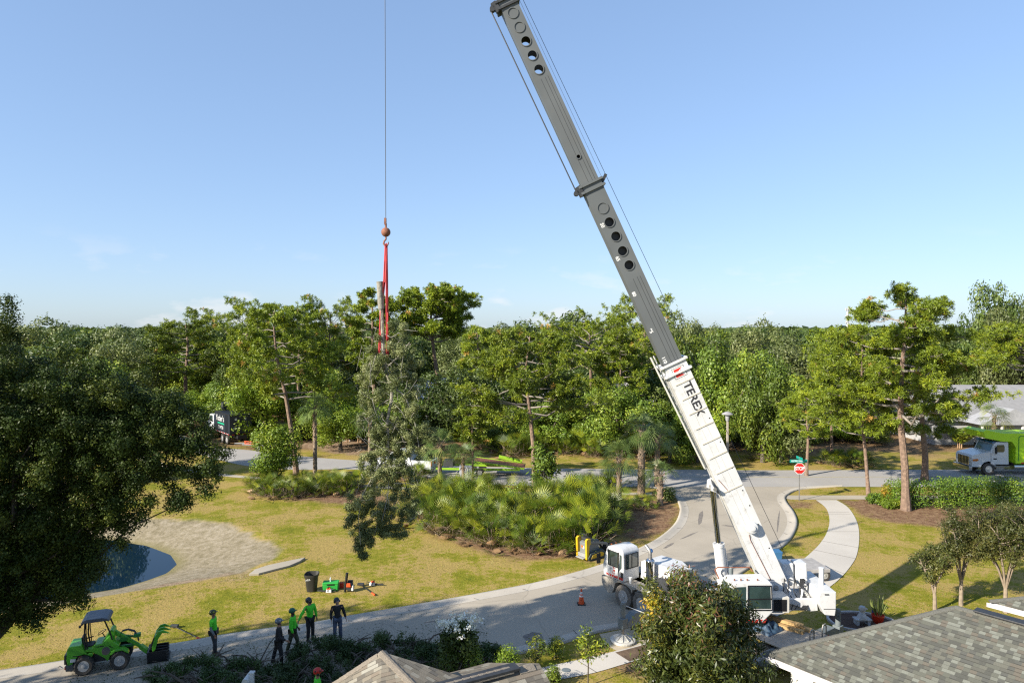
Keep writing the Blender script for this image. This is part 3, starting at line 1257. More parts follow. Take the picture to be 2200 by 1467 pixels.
pine_px('tall pine with a long bare trunk leaning left behind the leafy bush by the pond', 1, 60.5, (637, 1020), [(628, 940), (612, 850), (597, 780), (590, 710), (588, 655)], 862, 260, ntuft=1500, limbs=32, needle=0.40, nper=24, trunk=0.27, shape='open', wid=0.06)
pine_px('broad crooked pine rising out of the palmetto bed left of the crane boom', 2, 54.0, (1149, 1058), [(1146, 960), (1138, 880), (1128, 800), (1136, 745), (1140, 712)], 905, 300, ntuft=1900, limbs=36, needle=0.38, nper=24, trunk=0.25, shape='open', wid=0.055)
pine_px('straight pine with a high crown across the road, between the crooked pine and the boom', 3, 76, (1273, 955), [(1272, 880), (1270, 820), (1268, 760), (1266, 712)], 800, 230, ntuft=950, limbs=28, needle=0.42, nper=20, trunk=0.33, shape='flat', wid=0.07)
pine_px('largest pine with a thick orange-brown trunk standing in pine straw before the clipped hedge', 4, 48.6, (1946, 1100), [(1944, 1000), (1938, 900), (1936, 800), (1940, 720), (1950, 628)], 905, 350, ntuft=2300, limbs=38, needle=0.36, nper=26, trunk=0.34, shape='open', wid=0.05)
pine_px('slender pine with a thin trunk just left of the largest pine', 5, 52.5, (1866, 1070), [(1860, 980), (1855, 900), (1850, 820), (1850, 700)], 945, 290, ntuft=1700, limbs=34, needle=0.37, nper=22, trunk=0.17, shape='open', wid=0.05)
pine_px('small young pine with a thin stem above the saw palmettos, right of the hanging branch', 6, 58, (1016, 1028), [(1015, 960), (1014, 920), (1013, 872)], 950, 95, ntuft=260, limbs=12, needle=0.38, nper=22, trunk=0.12, shape='open', wid=0.06)
pine_px('tall flat-topped pine on the skyline, right behind the red slings', 7, 92, (948, 930), [(945, 850), (935, 780), (925, 700), (930, 618)], 735, 205, ntuft=2300, limbs=46, needle=0.50, nper=20, trunk=0.42, shape='dome', wid=0.09)
pine_px('tall pine on the skyline, left behind the red slings', 8, 88, (800, 930), [(805, 850), (800, 760), (800, 618)], 840, 120, ntuft=1500, limbs=32, needle=0.5, nper=20, trunk=0.38, shape='round', wid=0.085)
pine_px('vine-clad leaning pine with forked trunk behind the clipped hedge', 9, 57.5, (1986, 1036), [(1988, 980), (1984, 900), (1990, 830), (1985, 790)], 950, 160, ntuft=520, limbs=18, needle=0.38, nper=22, trunk=0.34, shape='open', wid=0.055)
pine_px('pine with drooping pads at the right edge of the view above the green truck', 10, 62, (2235, 1040), [(2230, 900), (2215, 800), (2190, 705)], 800, 230, ntuft=900, limbs=28, needle=0.42, nper=20, trunk=0.3, shape='open', wid=0.06)

GP1 = 'background pines beyond the main road'
for a in ((0, 398, 100, 680, 185, 'rounded pine standing above the far white garage on the left'),
          (1, 445, 118, 674, 120, 'smaller rounded pine behind the one above the white garage'),
          (1, 535, 96, 655, 120, 'dark flat pine on the skyline left of the leaning-trunk pine'),
          (0, 640, 90, 642, 150, 'dense yellow-green pine top directly behind the leaning-trunk pine'),
          (1, 712, 94, 650, 130, 'open-crowned pine between the leaning-trunk pine and the red slings'),
          (2, 1025, 84, 690, 120, 'pine between the flat-topped skyline pine and the crooked pine'),
          (1, 1380, 96, 650, 150, 'pine on the skyline crossed by the crane boom'),
          (0, 1330, 74, 716, 130, 'low yellow-green pine left of the boom'),
          (0, 110, 92, 738, 190, 'low yellow-green pine behind the big dark oak'),
          (2, 560, 78, 740, 150, 'pine with ragged lower pads left of the leaning trunk'),
          (0, 1790, 66, 700, 120, 'pine filling the gap left of the slender pine'),
          (0, 1735, 60, 830, 130, 'short yellow-green pine above the roadside palmettos by the stop sign')):
    place_pine(*a, GP1)

GB = 'broadleaf trees beyond the main road'
rows = [
    ('oak', 1200, 105, 672, 170, 'wide dark oak dome on the skyline between the slings and the boom'),
    ('mid', 1120, 88, 750, 130, 'dark green tree behind the crooked pine'),
    ('oak', 1010, 78, 790, 150, 'dark oak right behind the hanging branch'),
    ('oak', 900, 82, 800, 150, 'dark oak behind the hanging branch'),
    ('mid', 1190, 74, 850, 150, 'mid green tree low behind the crooked pine'),
    ('mid', 1340, 70, 820, 150, 'leafy tree just left of the foot of the grey boom section'),
    ('oak', 1400, 76, 790, 150, 'dark tree behind the lettered white boom section'),
    ('mid', 1500, 80, 715, 150, 'bright rounded tree just right of the boom'),
    ('mid', 1570, 74, 750, 150, 'mid green tree behind the street lamp'),
    ('mid', 1640, 76, 740, 140, 'mid green tree right of the street lamp'),
    ('olive', 1700, 84, 735, 150, 'greyish tree above the stop sign'),
    ('olive', 1680, 66, 845, 110, 'mossy grey-green tree draped behind the roadside palmettos'),
    ('mid', 1640, 66, 770, 120, 'bright tree between the lamp and the mossy tree'),
    ('olive', 1560, 92, 730, 110, 'bare-branched olive tree right of the boom top'),
    ('olive', 1470, 108, 682, 90, 'thin twiggy tree on the skyline just right of the boom'),
    ('oak', 2140, 104, 612, 120, 'tall grey-green oak on the right skyline'),
    ('olive', 2190, 98, 652, 120, 'tall loose tree at the right edge of the skyline'),
    ('mid', 1830, 84, 800, 140, 'green tree behind the slender pine'),
    ('lime', 730, 73, 860, 130, 'bright yellow-green bush tree behind the sandy verge'),
    ('lime', 560, 78, 790, 130, 'bright green tree behind the black truck'),
    ('mid', 500, 84, 820, 110, 'leafy tree over the black truck'),
    ('lime', 470, 92, 830, 100, 'lime tree next to the far white garage'),
    ('mid', 690, 80, 790, 130, 'green tree behind the leaning pine trunk'),
    ('lime', 770, 80, 850, 110, 'lime green tree left behind the hanging branch'),
    ('mid', 850, 76, 850, 110, 'green tree low behind the hanging branch'),
    ('oak', 620, 100, 760, 140, 'dark oak deep behind the leaning pine'),
    ('oak', 760, 100, 790, 120, 'dark oak deep behind the red slings'),
    ('mid', 1440, 66, 860, 120, 'mid green tree right beside the sabal palms and the boom'),
    ('lime', 1500, 66, 880, 90, 'bright low tree beside the white boom section'),
    ('oak', 1250, 92, 770, 150, 'dark tree deep behind the straight pine'),
    ('mid', 520, 90, 770, 90, 'rounded green tree behind the bucket of the black truck'),
    ('mid', 1480, 96, 720, 120, 'green tree top just above the boom collar'),
    ('olive', 1620, 100, 700, 120, 'loose grey-green tree top under the skyline right of the boom'),
    ('oak', 1740, 104, 712, 140, 'dark tree top under the cell tower'),
    ('mid', 1560, 108, 705, 130, 'green tree top on the skyline above the lamp'),
    ('oak', 1680, 112, 706, 120, 'dark tree top on the skyline above the stop sign'),
]
for a in rows:
    place_broad(*a[:5], a[5], GB)
left = [
    ('oak', 60, 70, 745, 190, 'dark oak at the left behind the big oak crown'),
    ('olive', 70, 120, 694, 170, 'pale olive tree top at the left skyline'),
    ('oak', 190, 110, 716, 170, 'dark rounded oak in the left distance'),
    ('olive', 260, 96, 735, 150, 'grey-green tree left of the rounded pine'),
    ('oak', 300, 130, 706, 150, 'dark tree in the left distance before the horizon'),
    ('mid', 200, 84, 770, 150, 'green tree behind the lime pine on the left'),
    ('mid', 330, 84, 830, 130, 'green tree before the far white garage'),
    ('lime', 410, 88, 850, 110, 'lime tree below the far white garage'),
    ('oak', 480, 112, 705, 110, 'dark tree top between the two rounded pines and the dark flat pine'),
    ('oak', 130, 130, 706, 130, 'far dark tree at the left'),
    ('mid', 235, 58, 800, 120, 'green tree on the far pond bank mirrored in the water, behind the big oak'),
    ('mid', 120, 56, 790, 150, 'second green tree on the far pond bank, hidden behind the big oak'),
]
for a in left:
    place_broad(*a[:5], a[5], GB)
# bushes closing the foot of the tree belt
rg_ = random.Random(19)
k = 0
u = 500
while u < 2230:
    yy_ = rg_.uniform(76, 84) if u < 1000 or 1560 < u < 1900 else rg_.uniform(72, 78)
    if not 1900 < u < 2230:
        place_broad(rg_.choice(['mid', 'lime', 'oak', 'mid']), u, yy_, 905 + rg_.uniform(-22, 14), rg_.uniform(75, 115), ORD[k] + ' low bushy tree from the left at the foot of the tree belt', 'low bushy trees across the main road')
        k += 1
    u += rg_.uniform(42, 60)
# second ranks: fill the belt behind with more trees of the same kinds
rg_ = random.Random(9)
ranks = iter(('nearest', 'middle', 'farthest'))
k = 0
for y, du, vt in ((116, 95, 716), (132, 90, 711), (150, 85, 708)):
    u = -60 + rg_.uniform(0, 50)
    rk, k = next(ranks), 0
    while u < 2270:
        kd = rg_.choice(['oak', 'oak', 'mid', 'olive'])
        place_broad(kd, u, y + rg_.uniform(-5, 5), vt + rg_.uniform(-7, 6), rg_.uniform(95, 135), 'far %s tree, %s from the left in the %s rank of treetops' % ({'oak': 'dark', 'mid': 'green', 'olive': 'greyish'}[kd], ORD[k], rk), 'far %s treetops' % {'oak': 'dark', 'mid': 'green', 'olive': 'greyish'}[kd])
        k += 1
        u += du * rg_.uniform(0.75, 1.2)

# the far wood to the horizon: one mass
rg = np.random.default_rng(3)
N = 2600
yy = 165 * np.exp(rg.random(N) * math.log(1900 / 165))
xx = (rg.random(N) * 2 - 1) * yy * 0.85
hh = rg.uniform(7.5, 12.6, N) + (rg.random(N) < 0.12) * 1.6
rr = rg.uniform(4, 7, N) * (1 + yy / 900)
per = 34
d = rg.normal(size=(N, per, 3))
d[:, :, 2] = np.abs(d[:, :, 2]) * 0.8
d /= np.linalg.norm(d, axis=2)[:, :, None]
sc_ = (0.9 + yy / 420)
P_ = np.stack([xx, yy, hh * 0.45], 1)[:, None, :] + d * np.stack([rr, rr, hh * 0.58], 1)[:, None, :] * rg.uniform(0.75, 1.05, (N, per, 1))
P_ = P_.reshape(-1, 3)
nr = unit(d.reshape(-1, 3) + rg.normal(size=(N * per, 3)) * 0.5)
t_ = rg.normal(size=(N * per, 3))
A = unit(np.cross(nr, np.cross(t_, nr)))
B = np.cross(nr, A)
Ln = np.repeat(sc_ * 2.4, per) * rg.uniform(0.6, 1.3, N * per)
V, Fc = quads(P_, A, B, Ln, Ln * 0.8)
o = link('far_wood', npmesh('far_wood', V, Fc, LG['oak'], np.clip(np.repeat(rg.random(N), per) * 0.5 + rg.random(N * per) * 0.5, 0, 1)), None)
tag(o, 'dark band of far woodland reaching to the horizon', 'woodland', kind='stuff')

# ---------------------------------------------------------------- leafy bush at the bend, shrubs, hedges
def shrub(name, label, cat, loc, blobs, N, leaf, kind, group=None, seed=0, stems=True, aspect=0.55):
    rg = np.random.default_rng(seed)
    V, Fc, rnd = blob_leaves(rg, blobs, N, leaf, aspect)
    V[:, 2] = np.maximum(V[:, 2], 0.02)
    r = thing(name, label, cat, loc, 0, group)
    link('foliage', npmesh('foliage', V, Fc, LG[kind], rnd), None, r)
    if stems:
        mb = MB()
        for b_ in blobs[:10]:
            mb.tube([(rg.normal() * 0.1, rg.normal() * 0.1, -0.02), (b_[0] * 0.5, b_[1] * 0.5, b_[2] * 0.6), b_[:3]], [0.05, 0.035, 0.015], 5, cap=False)
        mb.build('stems', bark, r)
    return r


rg = np.random.default_rng(8)
x, y = G(592, 1040)
shrub('leafy_bush', 'tall bright green leafy bush at the foot of the leaning pine', 'bush', (x, y, 0), ell_blobs(rg, 26, (0, 0, 2.6), 1.9, 1.6, 2.5, 0.55, 0.95, 0.75, -1), 12000, 0.17, 'lime', seed=3)
for i, (u, v, hw, hh_, kd, lab) in enumerate(((1880, 1082, 0.55, 0.75, 'hedge', 'small round shrub nearest the slender pine trunk'), (1902, 1074, 0.6, 1.1, 'orange', 'yellow and orange leaved shrub at the left end of the hedge'),
                                              (1912, 1090, 0.7, 0.5, 'lime', 'low spreading shrub at the left foot of the largest pine'), (985, 1100, 0.9, 1.5, 'mid', 'soft leafy shrub in the left part of the palmetto bed'),
                                              (1088, 1105, 1.5, 1.9, 'mid', 'soft leafy shrub in the middle of the palmetto bed'), (1240, 1062, 1.4, 1.4, 'mid', 'dark leafy shrub behind the palmetto bed'),
                                              (1430, 1076, 0.9, 0.9, 'oak', 'dark low shrub at the kerb beside the short palms'))):
    x, y = G(u, v)
    shrub('shrub', lab, 'shrub', (x, y, 0), ell_blobs(rg, 12, (0, 0, hh_ * 0.5), hw, hw, hh_ * 0.6, hw * 0.3, hw * 0.5, 0.7, -1), 2200, 0.11, kd, seed=20 + i)


def hedge(label, poly, h, wd, seed):
    """clipped hedge along a ground line: leaves on a rounded box skin"""
    rg = np.random.default_rng(seed)
    L_ = [np.array(G(u, v)) for u, v in poly]
    a, b_ = L_[0], L_[-1]
    ln = np.linalg.norm(b_ - a)
    dr = (b_ - a) / ln
    nn = np.array([-dr[1], dr[0]])
    c = (a + b_) / 2
    bl = []
    k = int(ln / 0.45)
    for i in range(k + 1):
        for j in (-1, 0, 1):
            for zz in (0.35, 0.7, 1.0):
                s_ = (i / k - 0.5) * (ln - 0.6)
                p = dr * s_ + nn * (wd / 2 - 0.35) * j
                bl.append((p[0], p[1], max(0.3, h * zz - 0.4) + rg.normal() * 0.05, 0.42 + rg.uniform(-0.05, 0.06)))
    V, Fc, rn = blob_leaves(rg, bl, int(ln * 1900), 0.12, 0.6, inner=0.85)
    V[:, 2] = np.maximum(V[:, 2], 0.02)
    r = thing('hedge', label, 'hedge', (c[0], c[1], 0), 0, 'clipped hedges by the main road')
    link('foliage', npmesh('foliage', V, Fc, LG['hedge'], rn), None, r)
    mb = MB()
    for i in range(k):
        s_ = (i / k - 0.5) * (ln - 0.6)
        p = dr * s_
        mb.tube([(p[0], p[1], -0.02), (p[0] + 0.1, p[1], h * 0.7)], [0.035, 0.02], 4)
    mb.build('stems', bark, r)


hedge('short clipped hedge block directly behind the largest pine trunk', [(1915, 1086), (1986, 1087)], 1.85, 1.9, 4)
hedge('long clipped hedge row right of the largest pine, in front of the green truck', [(1996, 1088), (2196, 1082)], 1.95, 2.0, 5)

# ---------------------------------------------------------------- palmettos
PM = [palmetto_mesh(200 + i) for i in range(4)]
PMS = []
for fm, mb, dm in PM:
    o = mb.build('stalks', palmbark, None)
    C.objects.unlink(o)
    PMS.append((fm, o, dm))


def place_palmetto(u, v, s_, label, group, i):
    fm, st, dm = PMS[i % 4]
    x, y = G(u, v)
    o = thing('saw_palmetto', label, 'palmetto', (x, y, 0), i * 1.3, group)
    o.scale = (s_, s_, s_)
    link('fans', fm, None, o)
    c = st.copy()
    C.objects.link(c)
    c.parent = o
    link('dead_fans', dm, None, o)


rp = random.Random(12)
front = [(925, 1135), (965, 1150), (1010, 1160), (1060, 1172), (1110, 1180), (1160, 1187), (1210, 1185), (1248, 1178), (1275, 1155), (1290, 1128)]
for i, (u, v) in enumerate(front):
    place_palmetto(u, v - 8, 1.35 + rp.uniform(-0.12, 0.15), ORD[i] + ' saw palmetto from the left along the lawn edge of the large bed', 'palmettos in the front row of the bed', i)
mid_ = [(915, 1105), (960, 1108), (1010, 1115), (1065, 1125), (1120, 1135), (1175, 1140), (1225, 1140), (1270, 1125), (940, 1080), (1000, 1085), (1055, 1090), (1160, 1095), (1210, 1095), (1250, 1095), (1283, 1095)]
for i, (u, v) in enumerate(mid_):
    place_palmetto(u, v, 1.5 + rp.uniform(-0.1, 0.2), ORD[i if i < 8 else i - 8] + (' palmetto from the left in the second row of the large bed' if i < 8 else ' palmetto from the left in the rear row of the large bed'), 'palmettos inside the large bed', i + 1)
for i, (u, v) in enumerate([(560, 1062), (600, 1068), (645, 1066), (690, 1062), (735, 1058), (765, 1050), (580, 1045), (650, 1046), (710, 1045)]):
    place_palmetto(u, v, 1.0 + rp.uniform(-0.1, 0.1), ORD[i if i < 6 else i - 6] + (' palmetto from the left in front of the tall leafy bush' if i < 6 else ' palmetto from the left behind the tall leafy bush'), 'palmettos around the leafy bush', i + 2)
for i in range(26):
    u = 1040 + i * 15 + rp.uniform(-6, 6)
    place_palmetto(u, 972 + rp.uniform(-10, 8), 1.35 + rp.uniform(-0.15, 0.3), ORD[i] + ' saw palmetto from the left in the row across the main road', 'palmettos across the main road', i)
for i, (u, v, lab) in enumerate([(1636, 985, 'saw palmetto behind the lamp post shadow'), (1668, 982, 'pale saw palmetto under the mossy tree'), (1790, 998, 'saw palmetto left of the slender pine trunk'), (1825, 1000, 'saw palmetto at the slender pine trunk'),
                                 (1850, 1000, 'saw palmetto right behind the slender pine trunk'), (1385, 1092, 'small saw palmetto under the short palms'), (1275, 1055, 'dark saw palmetto between the bed and the sabal palms'),
                                 (1310, 1052, 'dark saw palmetto beside the tallest sabal palm'), (895, 1030, 'dark saw palmetto next to the white pickup')]):
    place_palmetto(u, v, 0.7 if u == 1385 else 1.0, lab, 'single palmettos', i)

# ---------------------------------------------------------------- palms
def palm_at(u, v, vtop, lab, seed, **k):
    x, y = G(u, v)
    H = 13 - (vtop - 705) * y / F - 0.75
    return palm_thing('sabal_palm', lab, (x, y, 0), 'sabal palms', seed, H, **k)


palm_at(677, 1022, 858, 'sabal palm with a shaggy skirt of dead fronds beside the leaning pine', 51, fans=34, blen=1.0, trunk=0.16, boots=True)
palm_at(1378, 1062, 905, 'tallest dark sabal palm beside the crane boom', 52, fans=40, blen=1.0, trunk=0.26)
palm_at(1412, 1046, 922, 'dark sabal palm half hidden right of the tallest one', 53, fans=36, blen=1.0, trunk=0.2)
palm_at(1418, 1084, 1000, 'short thick-booted palm at the kerb', 54, fans=26, blen=0.85, trunk=0.20, fat=True)
palm_at(1330, 1078, 965, 'dark bushy palm left of the tallest sabal palm', 55, fans=34, blen=1.0, trunk=0.17)
palm_at(945, 1040, 938, 'drooping sabal palm beside the white pickup', 56, fans=34, blen=1.15, trunk=0.16)
palm_at(995, 1040, 960, 'small palm in front of the lime trailer', 57, fans=22, blen=0.9, trunk=0.12)
palm_at(795, 975, 885, 'pale palm behind the hanging branch', 58, fans=30, blen=1.2, trunk=0.18)
palm_at(2135, 985, 878, 'yellow-green palm in front of the gabled porch', 59, fans=18, blen=1.1, trunk=0.15, kind='palmetto')
# areca clump and banana plants: arching feather leaves
def feather(name, label, cat, loc, n_, ln, kind, seed, wid=0.35, up=1.2):
    rg = np.random.default_rng(seed)
    V = []
    rn = []
    for i in range(n_):
        a = rg.uniform(0, 6.28)
        l_ = ln * rg.uniform(0.6, 1.0)
        c = rg.normal(size=2) * 0.25
        tone = rg.random()
        pts = []
        for j in range(7):
            q = j / 6
            rr_ = l_ * 0.62 * q ** 1.5
            pts.append(np.array([c[0] + math.cos(a) * rr_, c[1] + math.sin(a) * rr_, l_ * up * (q - 0.45 * q * q * q)]))
        sd_ = np.array([-math.sin(a), math.cos(a), 0])
        for j in range(1, 6):
            for sg in (-1, 1):
                w1 = wid * math.sin(math.pi * (j + 0.3) / 7)
                V += [pts[j], pts[j] + (pts[j + 1] - pts[j]) * 0.7 + sd_ * sg * w1 * 0.5 - [0, 0, 0.05], pts[j] + (pts[j + 1] - pts[j]) * 1.3 + sd_ * sg * w1 - [0, 0, 0.12 * w1], pts[j] + (pts[j + 1] - pts[j]) * 0.9 + sd_ * sg * w1 * 0.2]
                rn.append(min(1, 0.6 * tone + 0.4 * rg.random()))
    V = np.array(V)
    V[:, 2] = np.maximum(V[:, 2], 0.01)
    r = thing(name, label, cat, loc)
    link('leaves', npmesh('leaves', V, np.arange(len(V)).reshape(-1, 4), LG[kind], rn), None, r)
    mb = MB()
    for i in range(6):
        mb.tube([(0.2 * math.cos(i), 0.2 * math.sin(i), -0.02), (0.25 * math.cos(i), 0.25 * math.sin(i), ln * 0.4)], [0.05, 0.03], 5)
    mb.build('stems', bootm, r)


for i, (u, v, lab) in enumerate(((715, 947, 'golden areca palm clump at the left end of the low stone edging'), (745, 949, 'golden areca palm clump at the middle of the low stone edging'), (772, 950, 'golden areca palm clump at the right end of the low stone edging'))):
    x, y = G(u, v)
    feather('areca_palm', lab, 'palm', (x, y, 0), 46, 3.4, 'lime', 70 + i, 0.5)
x, y = G(2062, 962)
feather('banana_plant', 'broad-leaved banana plant in front of the grey house', 'plant', (x, y, 0), 26, 3.6, 'mid', 75, 1.1)
x, y = G(1168, 1062)
shrub('umbrella_tree', 'schefflera with drooping leaf whorls right of the crooked pine trunk', 'shrub', (x, y, 0), ell_blobs(np.random.default_rng(4), 16, (0, 0, 2.1), 1.2, 1.0, 1.7, 0.3, 0.5, 0.8, -1), 1700, 0.34, 'mid', seed=44, aspect=0.35)
for i, (u, v) in enumerate(((560, 940), (600, 935))):
    pass

# ---------------------------------------------------------------- three pale-stemmed trees behind the right roof
def stem_tree(label, u, y, vtop, wpx, lean, seed, N, stems=5, c0=0.32):
    x, H, r_ = size_at(u, y, vtop, wpx)
    rg = np.random.default_rng(seed)
    mb = MB()
    br = MB()
    mb.tube([(0, 0, -0.03), (lean * 0.1, 0, H * 0.2), (lean * 0.2, 0, H * 0.3)], [0.10, 0.08, 0.07], 8)
    bl = []
    for i in range(stems):
        a = i * 2.4 + 0.5
        top = Vector((math.cos(a) * r_ * 0.55 + lean, math.sin(a) * r_ * 0.5, H * rg.uniform(0.78, 0.95)))
        b0 = Vector((lean * 0.12, 0, H * 0.22))
        P_ = [b0, b0.lerp(top, 0.35) - Vector((math.cos(a), math.sin(a), 0)) * 0.1, b0.lerp(top, 0.7), top]
        mb.tube(P_, [0.05, 0.042, 0.03, 0.015], 6, cap=False)
        for k_ in range(8):
            q = rg.uniform(0.4, 1.0)
            p0 = b0.lerp(top, q)
            dv = Vector((rg.normal(), rg.normal(), 0.5 + rg.random() * 0.6)).normalized()
            e = p0 + dv * r_ * rg.uniform(0.25, 0.55)
            br.tube([p0, p0.lerp(e, 0.5) + Vector(rg.normal(size=3)) * 0.05, e], [0.022, 0.016, 0.008], 4, cap=False)
            for w2 in range(3):
                e2 = e + Vector((rg.normal(), rg.normal(), rg.random() * 0.8)).normalized() * r_ * 0.16
                br.tube([p0.lerp(e, 0.7), e2], [0.01, 0.005], 3, cap=False)
            if e.z > H * c0:
                bl.append((e.x, e.y, e.z, r_ * rg.uniform(0.14, 0.26)))
    V, Fc, rn = blob_leaves(rg, bl, int(N * 1.9), 0.105, 0.38, inner=0.0)
    r = thing('crape_myrtle', label, 'tree', (x, y, 0), 0, 'pale-stemmed trees behind the grey roof')
    link('crown', npmesh('crown', V, Fc, LG['scrub'], rn), None, r)
    mb.build('trunk', palebark, r, smooth=True)
    br.build('branches', palebark, r)


stem_tree('smallest of the pale-stemmed trees, leftmost of them above the roof peak', 2016, 31.2, 1178, 100, -0.2, 5, 3200, 4)
stem_tree('pale-stemmed tree with a forked white trunk in the middle behind the roof peak', 2072, 31.8, 1092, 150, 0.0, 6, 6500, 6, 0.36)
stem_tree('pale-stemmed spreading tree at the right edge behind the second roof', 2168, 31.0, 1098, 200, 0.0, 7, 13000, 8, 0.24)

# ---------------------------------------------------------------- burgundy-tipped tree in front of the crane
rg = np.random.default_rng(91)
cx_, cy0 = 6.1, 21.6
H_ = 13 - (1222 - 705) * cy0 / F
bl = ell_blobs(rg, 260, (0, 0, H_ * 0.44), 2.2, 2.0, H_ * 0.56, 0.24, 0.42, 0.92, -0.95)
bl = [(b_[0] - 0.15 * max(0, b_[2] - 2.6), b_[1], b_[2], b_[3]) for b_ in bl if b_[2] < H_ - 0.55 and (b_[0] ** 2 + b_[1] ** 2) < 3.9 * (1 - (max(0, b_[2] - 2.6) / 2.8) ** 2)]
r = thing('ornamental_tree', 'dense rounded tree with burgundy leaf tips in front of the crane carrier', 'tree', (cx_, cy0, 0))
V, Fc, rn = blob_leaves(rg, bl, 64000, 0.17, 0.28, droop=0.9, inner=0.5)
link('crown', npmesh('crown', V, Fc, LG['croton'], rn), None, r)
tips = [b_ for b_ in bl if b_[2] > H_ * 0.60]
V, Fc, rn = blob_leaves(rg, [(b_[0], b_[1], b_[2] + 0.05, b_[3] * 1.08) for b_ in tips], 2600, 0.15, 0.26, droop=-0.6, inner=0.93, up=1.0)
link('leaf_tips', npmesh('leaf_tips', V, Fc, LG['redtip'], rn), None, r)
mb = MB()
mb.tube([(0, 0, -0.03), (0.05, 0, 0.7), (0, 0, 1.3)], [0.13, 0.10, 0.08], 8)
limbs_to(mb, rg, (0, 0, 0.9), [bl[i][:3] for i in range(0, len(bl), 4)], 0.045)
mb.build('trunk', bark, r, smooth=True)
# orange and yellow shoots on its upper left
r = thing('croton_shrub', 'small shrub with orange and yellow new leaves at the upper left of the burgundy-tipped tree', 'shrub', (4.72, 22.6, 0))
bl = ell_blobs(rg, 14, (0.05, 0, 3.25), 0.30, 0.3, 0.95, 0.16, 0.28, 0.85, -1)
V, Fc, rn = blob_leaves(rg, bl, 1300, 0.15, 0.4, inner=0.5, up=0.6)
link('foliage', npmesh('foliage', V, Fc, LG['orange'], rn), None, r)
mb = MB()
for b_ in bl[:9]:
    mb.tube([(0, 0, -0.02), (b_[0] * 0.5, b_[1] * 0.5, 1.8), b_[:3]], [0.035, 0.025, 0.01], 5, cap=False)
mb.build('stems', bark, r)

# ---------------------------------------------------------------- big dark oak at the left
rg = np.random.default_rng(17)
yo = 19.5
bl = []
for u, v, rp_ in ((15, 715, 40), (40, 790, 60), (-80, 800, 125), (120, 850, 75), (200, 865, 75), (270, 870, 65), (60, 860, 150), (170, 900, 140), (280, 905, 105), (350, 910, 70), (380, 905, 42), (-60, 940, 200),
                  (90, 980, 150), (220, 990, 125), (330, 970, 85), (400, 960, 60), (450, 985, 45), (470, 1010, 28), (455, 1040, 26), (400, 1030, 50), (340, 1040, 55), (270, 1065, 70), (305, 1100, 32), (385, 1070, 24),
                  (60, 1080, 150), (160, 1085, 100), (-40, 1150, 170), (70, 1170, 110), (150, 1165, 80), (200, 1180, 45), (40, 1250, 80), (110, 1250, 60), (155, 1255, 40), (165, 1290, 20), (-60, 1260, 120), (195, 1230, 28),
                  (15, 668, 22), (10, 690, 40), (422, 892, 26), (432, 915, 24), (425, 935, 24), (400, 900, 30), (370, 890, 40), (385, 935, 38), (365, 865, 34), (455, 975, 25), (90, 1320, 30), (140, 1240, 50), (180, 1140, 60), (230, 1150, 45), (120, 1200, 75), (90, 1140, 90), (210, 1095, 70), (180, 1230, 45), (60, 1210, 90), (250, 1110, 45), (300, 950, 95), (200, 950, 120), (130, 1290, 30), (60, 1295, 45), (20, 1310, 60)):
    big = rp_ * yo / F
    p = D(u, v, yo)
    k = max(1, int((big / 0.30) ** 2 * 1.3))
    for i in range(k):
        d = rg.normal(size=3)
        d /= np.linalg.norm(d)
        q = rg.uniform(0.35, 1.0)
        bl.append((p.x + d[0] * big * q, p.y + d[1] * big * q * 1.0, p.z + d[2] * big * q, rg.uniform(0.16, 0.36)))
bx, by = D(-30, 1400, yo).x, yo
bl = [(a - bx, b_ - by, c, d) for a, b_, c, d in bl]
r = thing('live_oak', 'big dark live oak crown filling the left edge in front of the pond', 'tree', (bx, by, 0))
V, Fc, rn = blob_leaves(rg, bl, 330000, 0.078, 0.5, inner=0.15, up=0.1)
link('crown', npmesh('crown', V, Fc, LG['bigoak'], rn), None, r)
mb = MB()
mb.tube([(-3.2, -3.2, -0.05), (-2.0, -1.9, 1.6), (-0.5, -0.6, 3.2), (0.5, -0.1, 4.4), (1.2, 0, 5.2), (1.9, 0, 6.6)], [0.42, 0.32, 0.25, 0.2, 0.16, 0.1], 10)
mb.tube([(-1.4, -1.4, 2.3), (-1.6, -0.6, 4.5), (-1.2, 0, 7.5), (0.0, 0, 10)], [0.26, 0.2, 0.14, 0.07], 9)
sel = rg.choice(len(bl), 60, replace=False)
limbs_to(mb, rg, (-0.8, 0.1, 5.0), [bl[i][:3] for i in sel[:22]], 0.06, 0.1)
limbs_to(mb, rg, (1.0, 0, 5.2), [bl[i][:3] for i in sel[30:48]], 0.055, 0.1)
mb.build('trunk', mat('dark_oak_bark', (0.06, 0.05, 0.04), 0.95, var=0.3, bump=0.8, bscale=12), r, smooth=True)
# tall oaks of the same grove just outside the left of the view: they shade the street and the big oak
for i, (x, y, H, rr_) in enumerate(((-21.5, 14.2, 15.4, 4.8), (-22, 6.0, 13.5, 4.4), (-28, 14.5, 16, 4.6))):
    o = thing('oak_tree', '%s tall oak of the grove left of the view' % ORD[i], 'tree', (x, y, 0), i * 1.1, 'grove left of the view')
    lm, tr_ = BV['oak'][i % 2]
    o.scale = (rr_ / 5, rr_ / 5, H / 9)
    link('crown', lm, None, o)
    q = tr_.copy()
    C.objects.link(q)
    q.parent = o

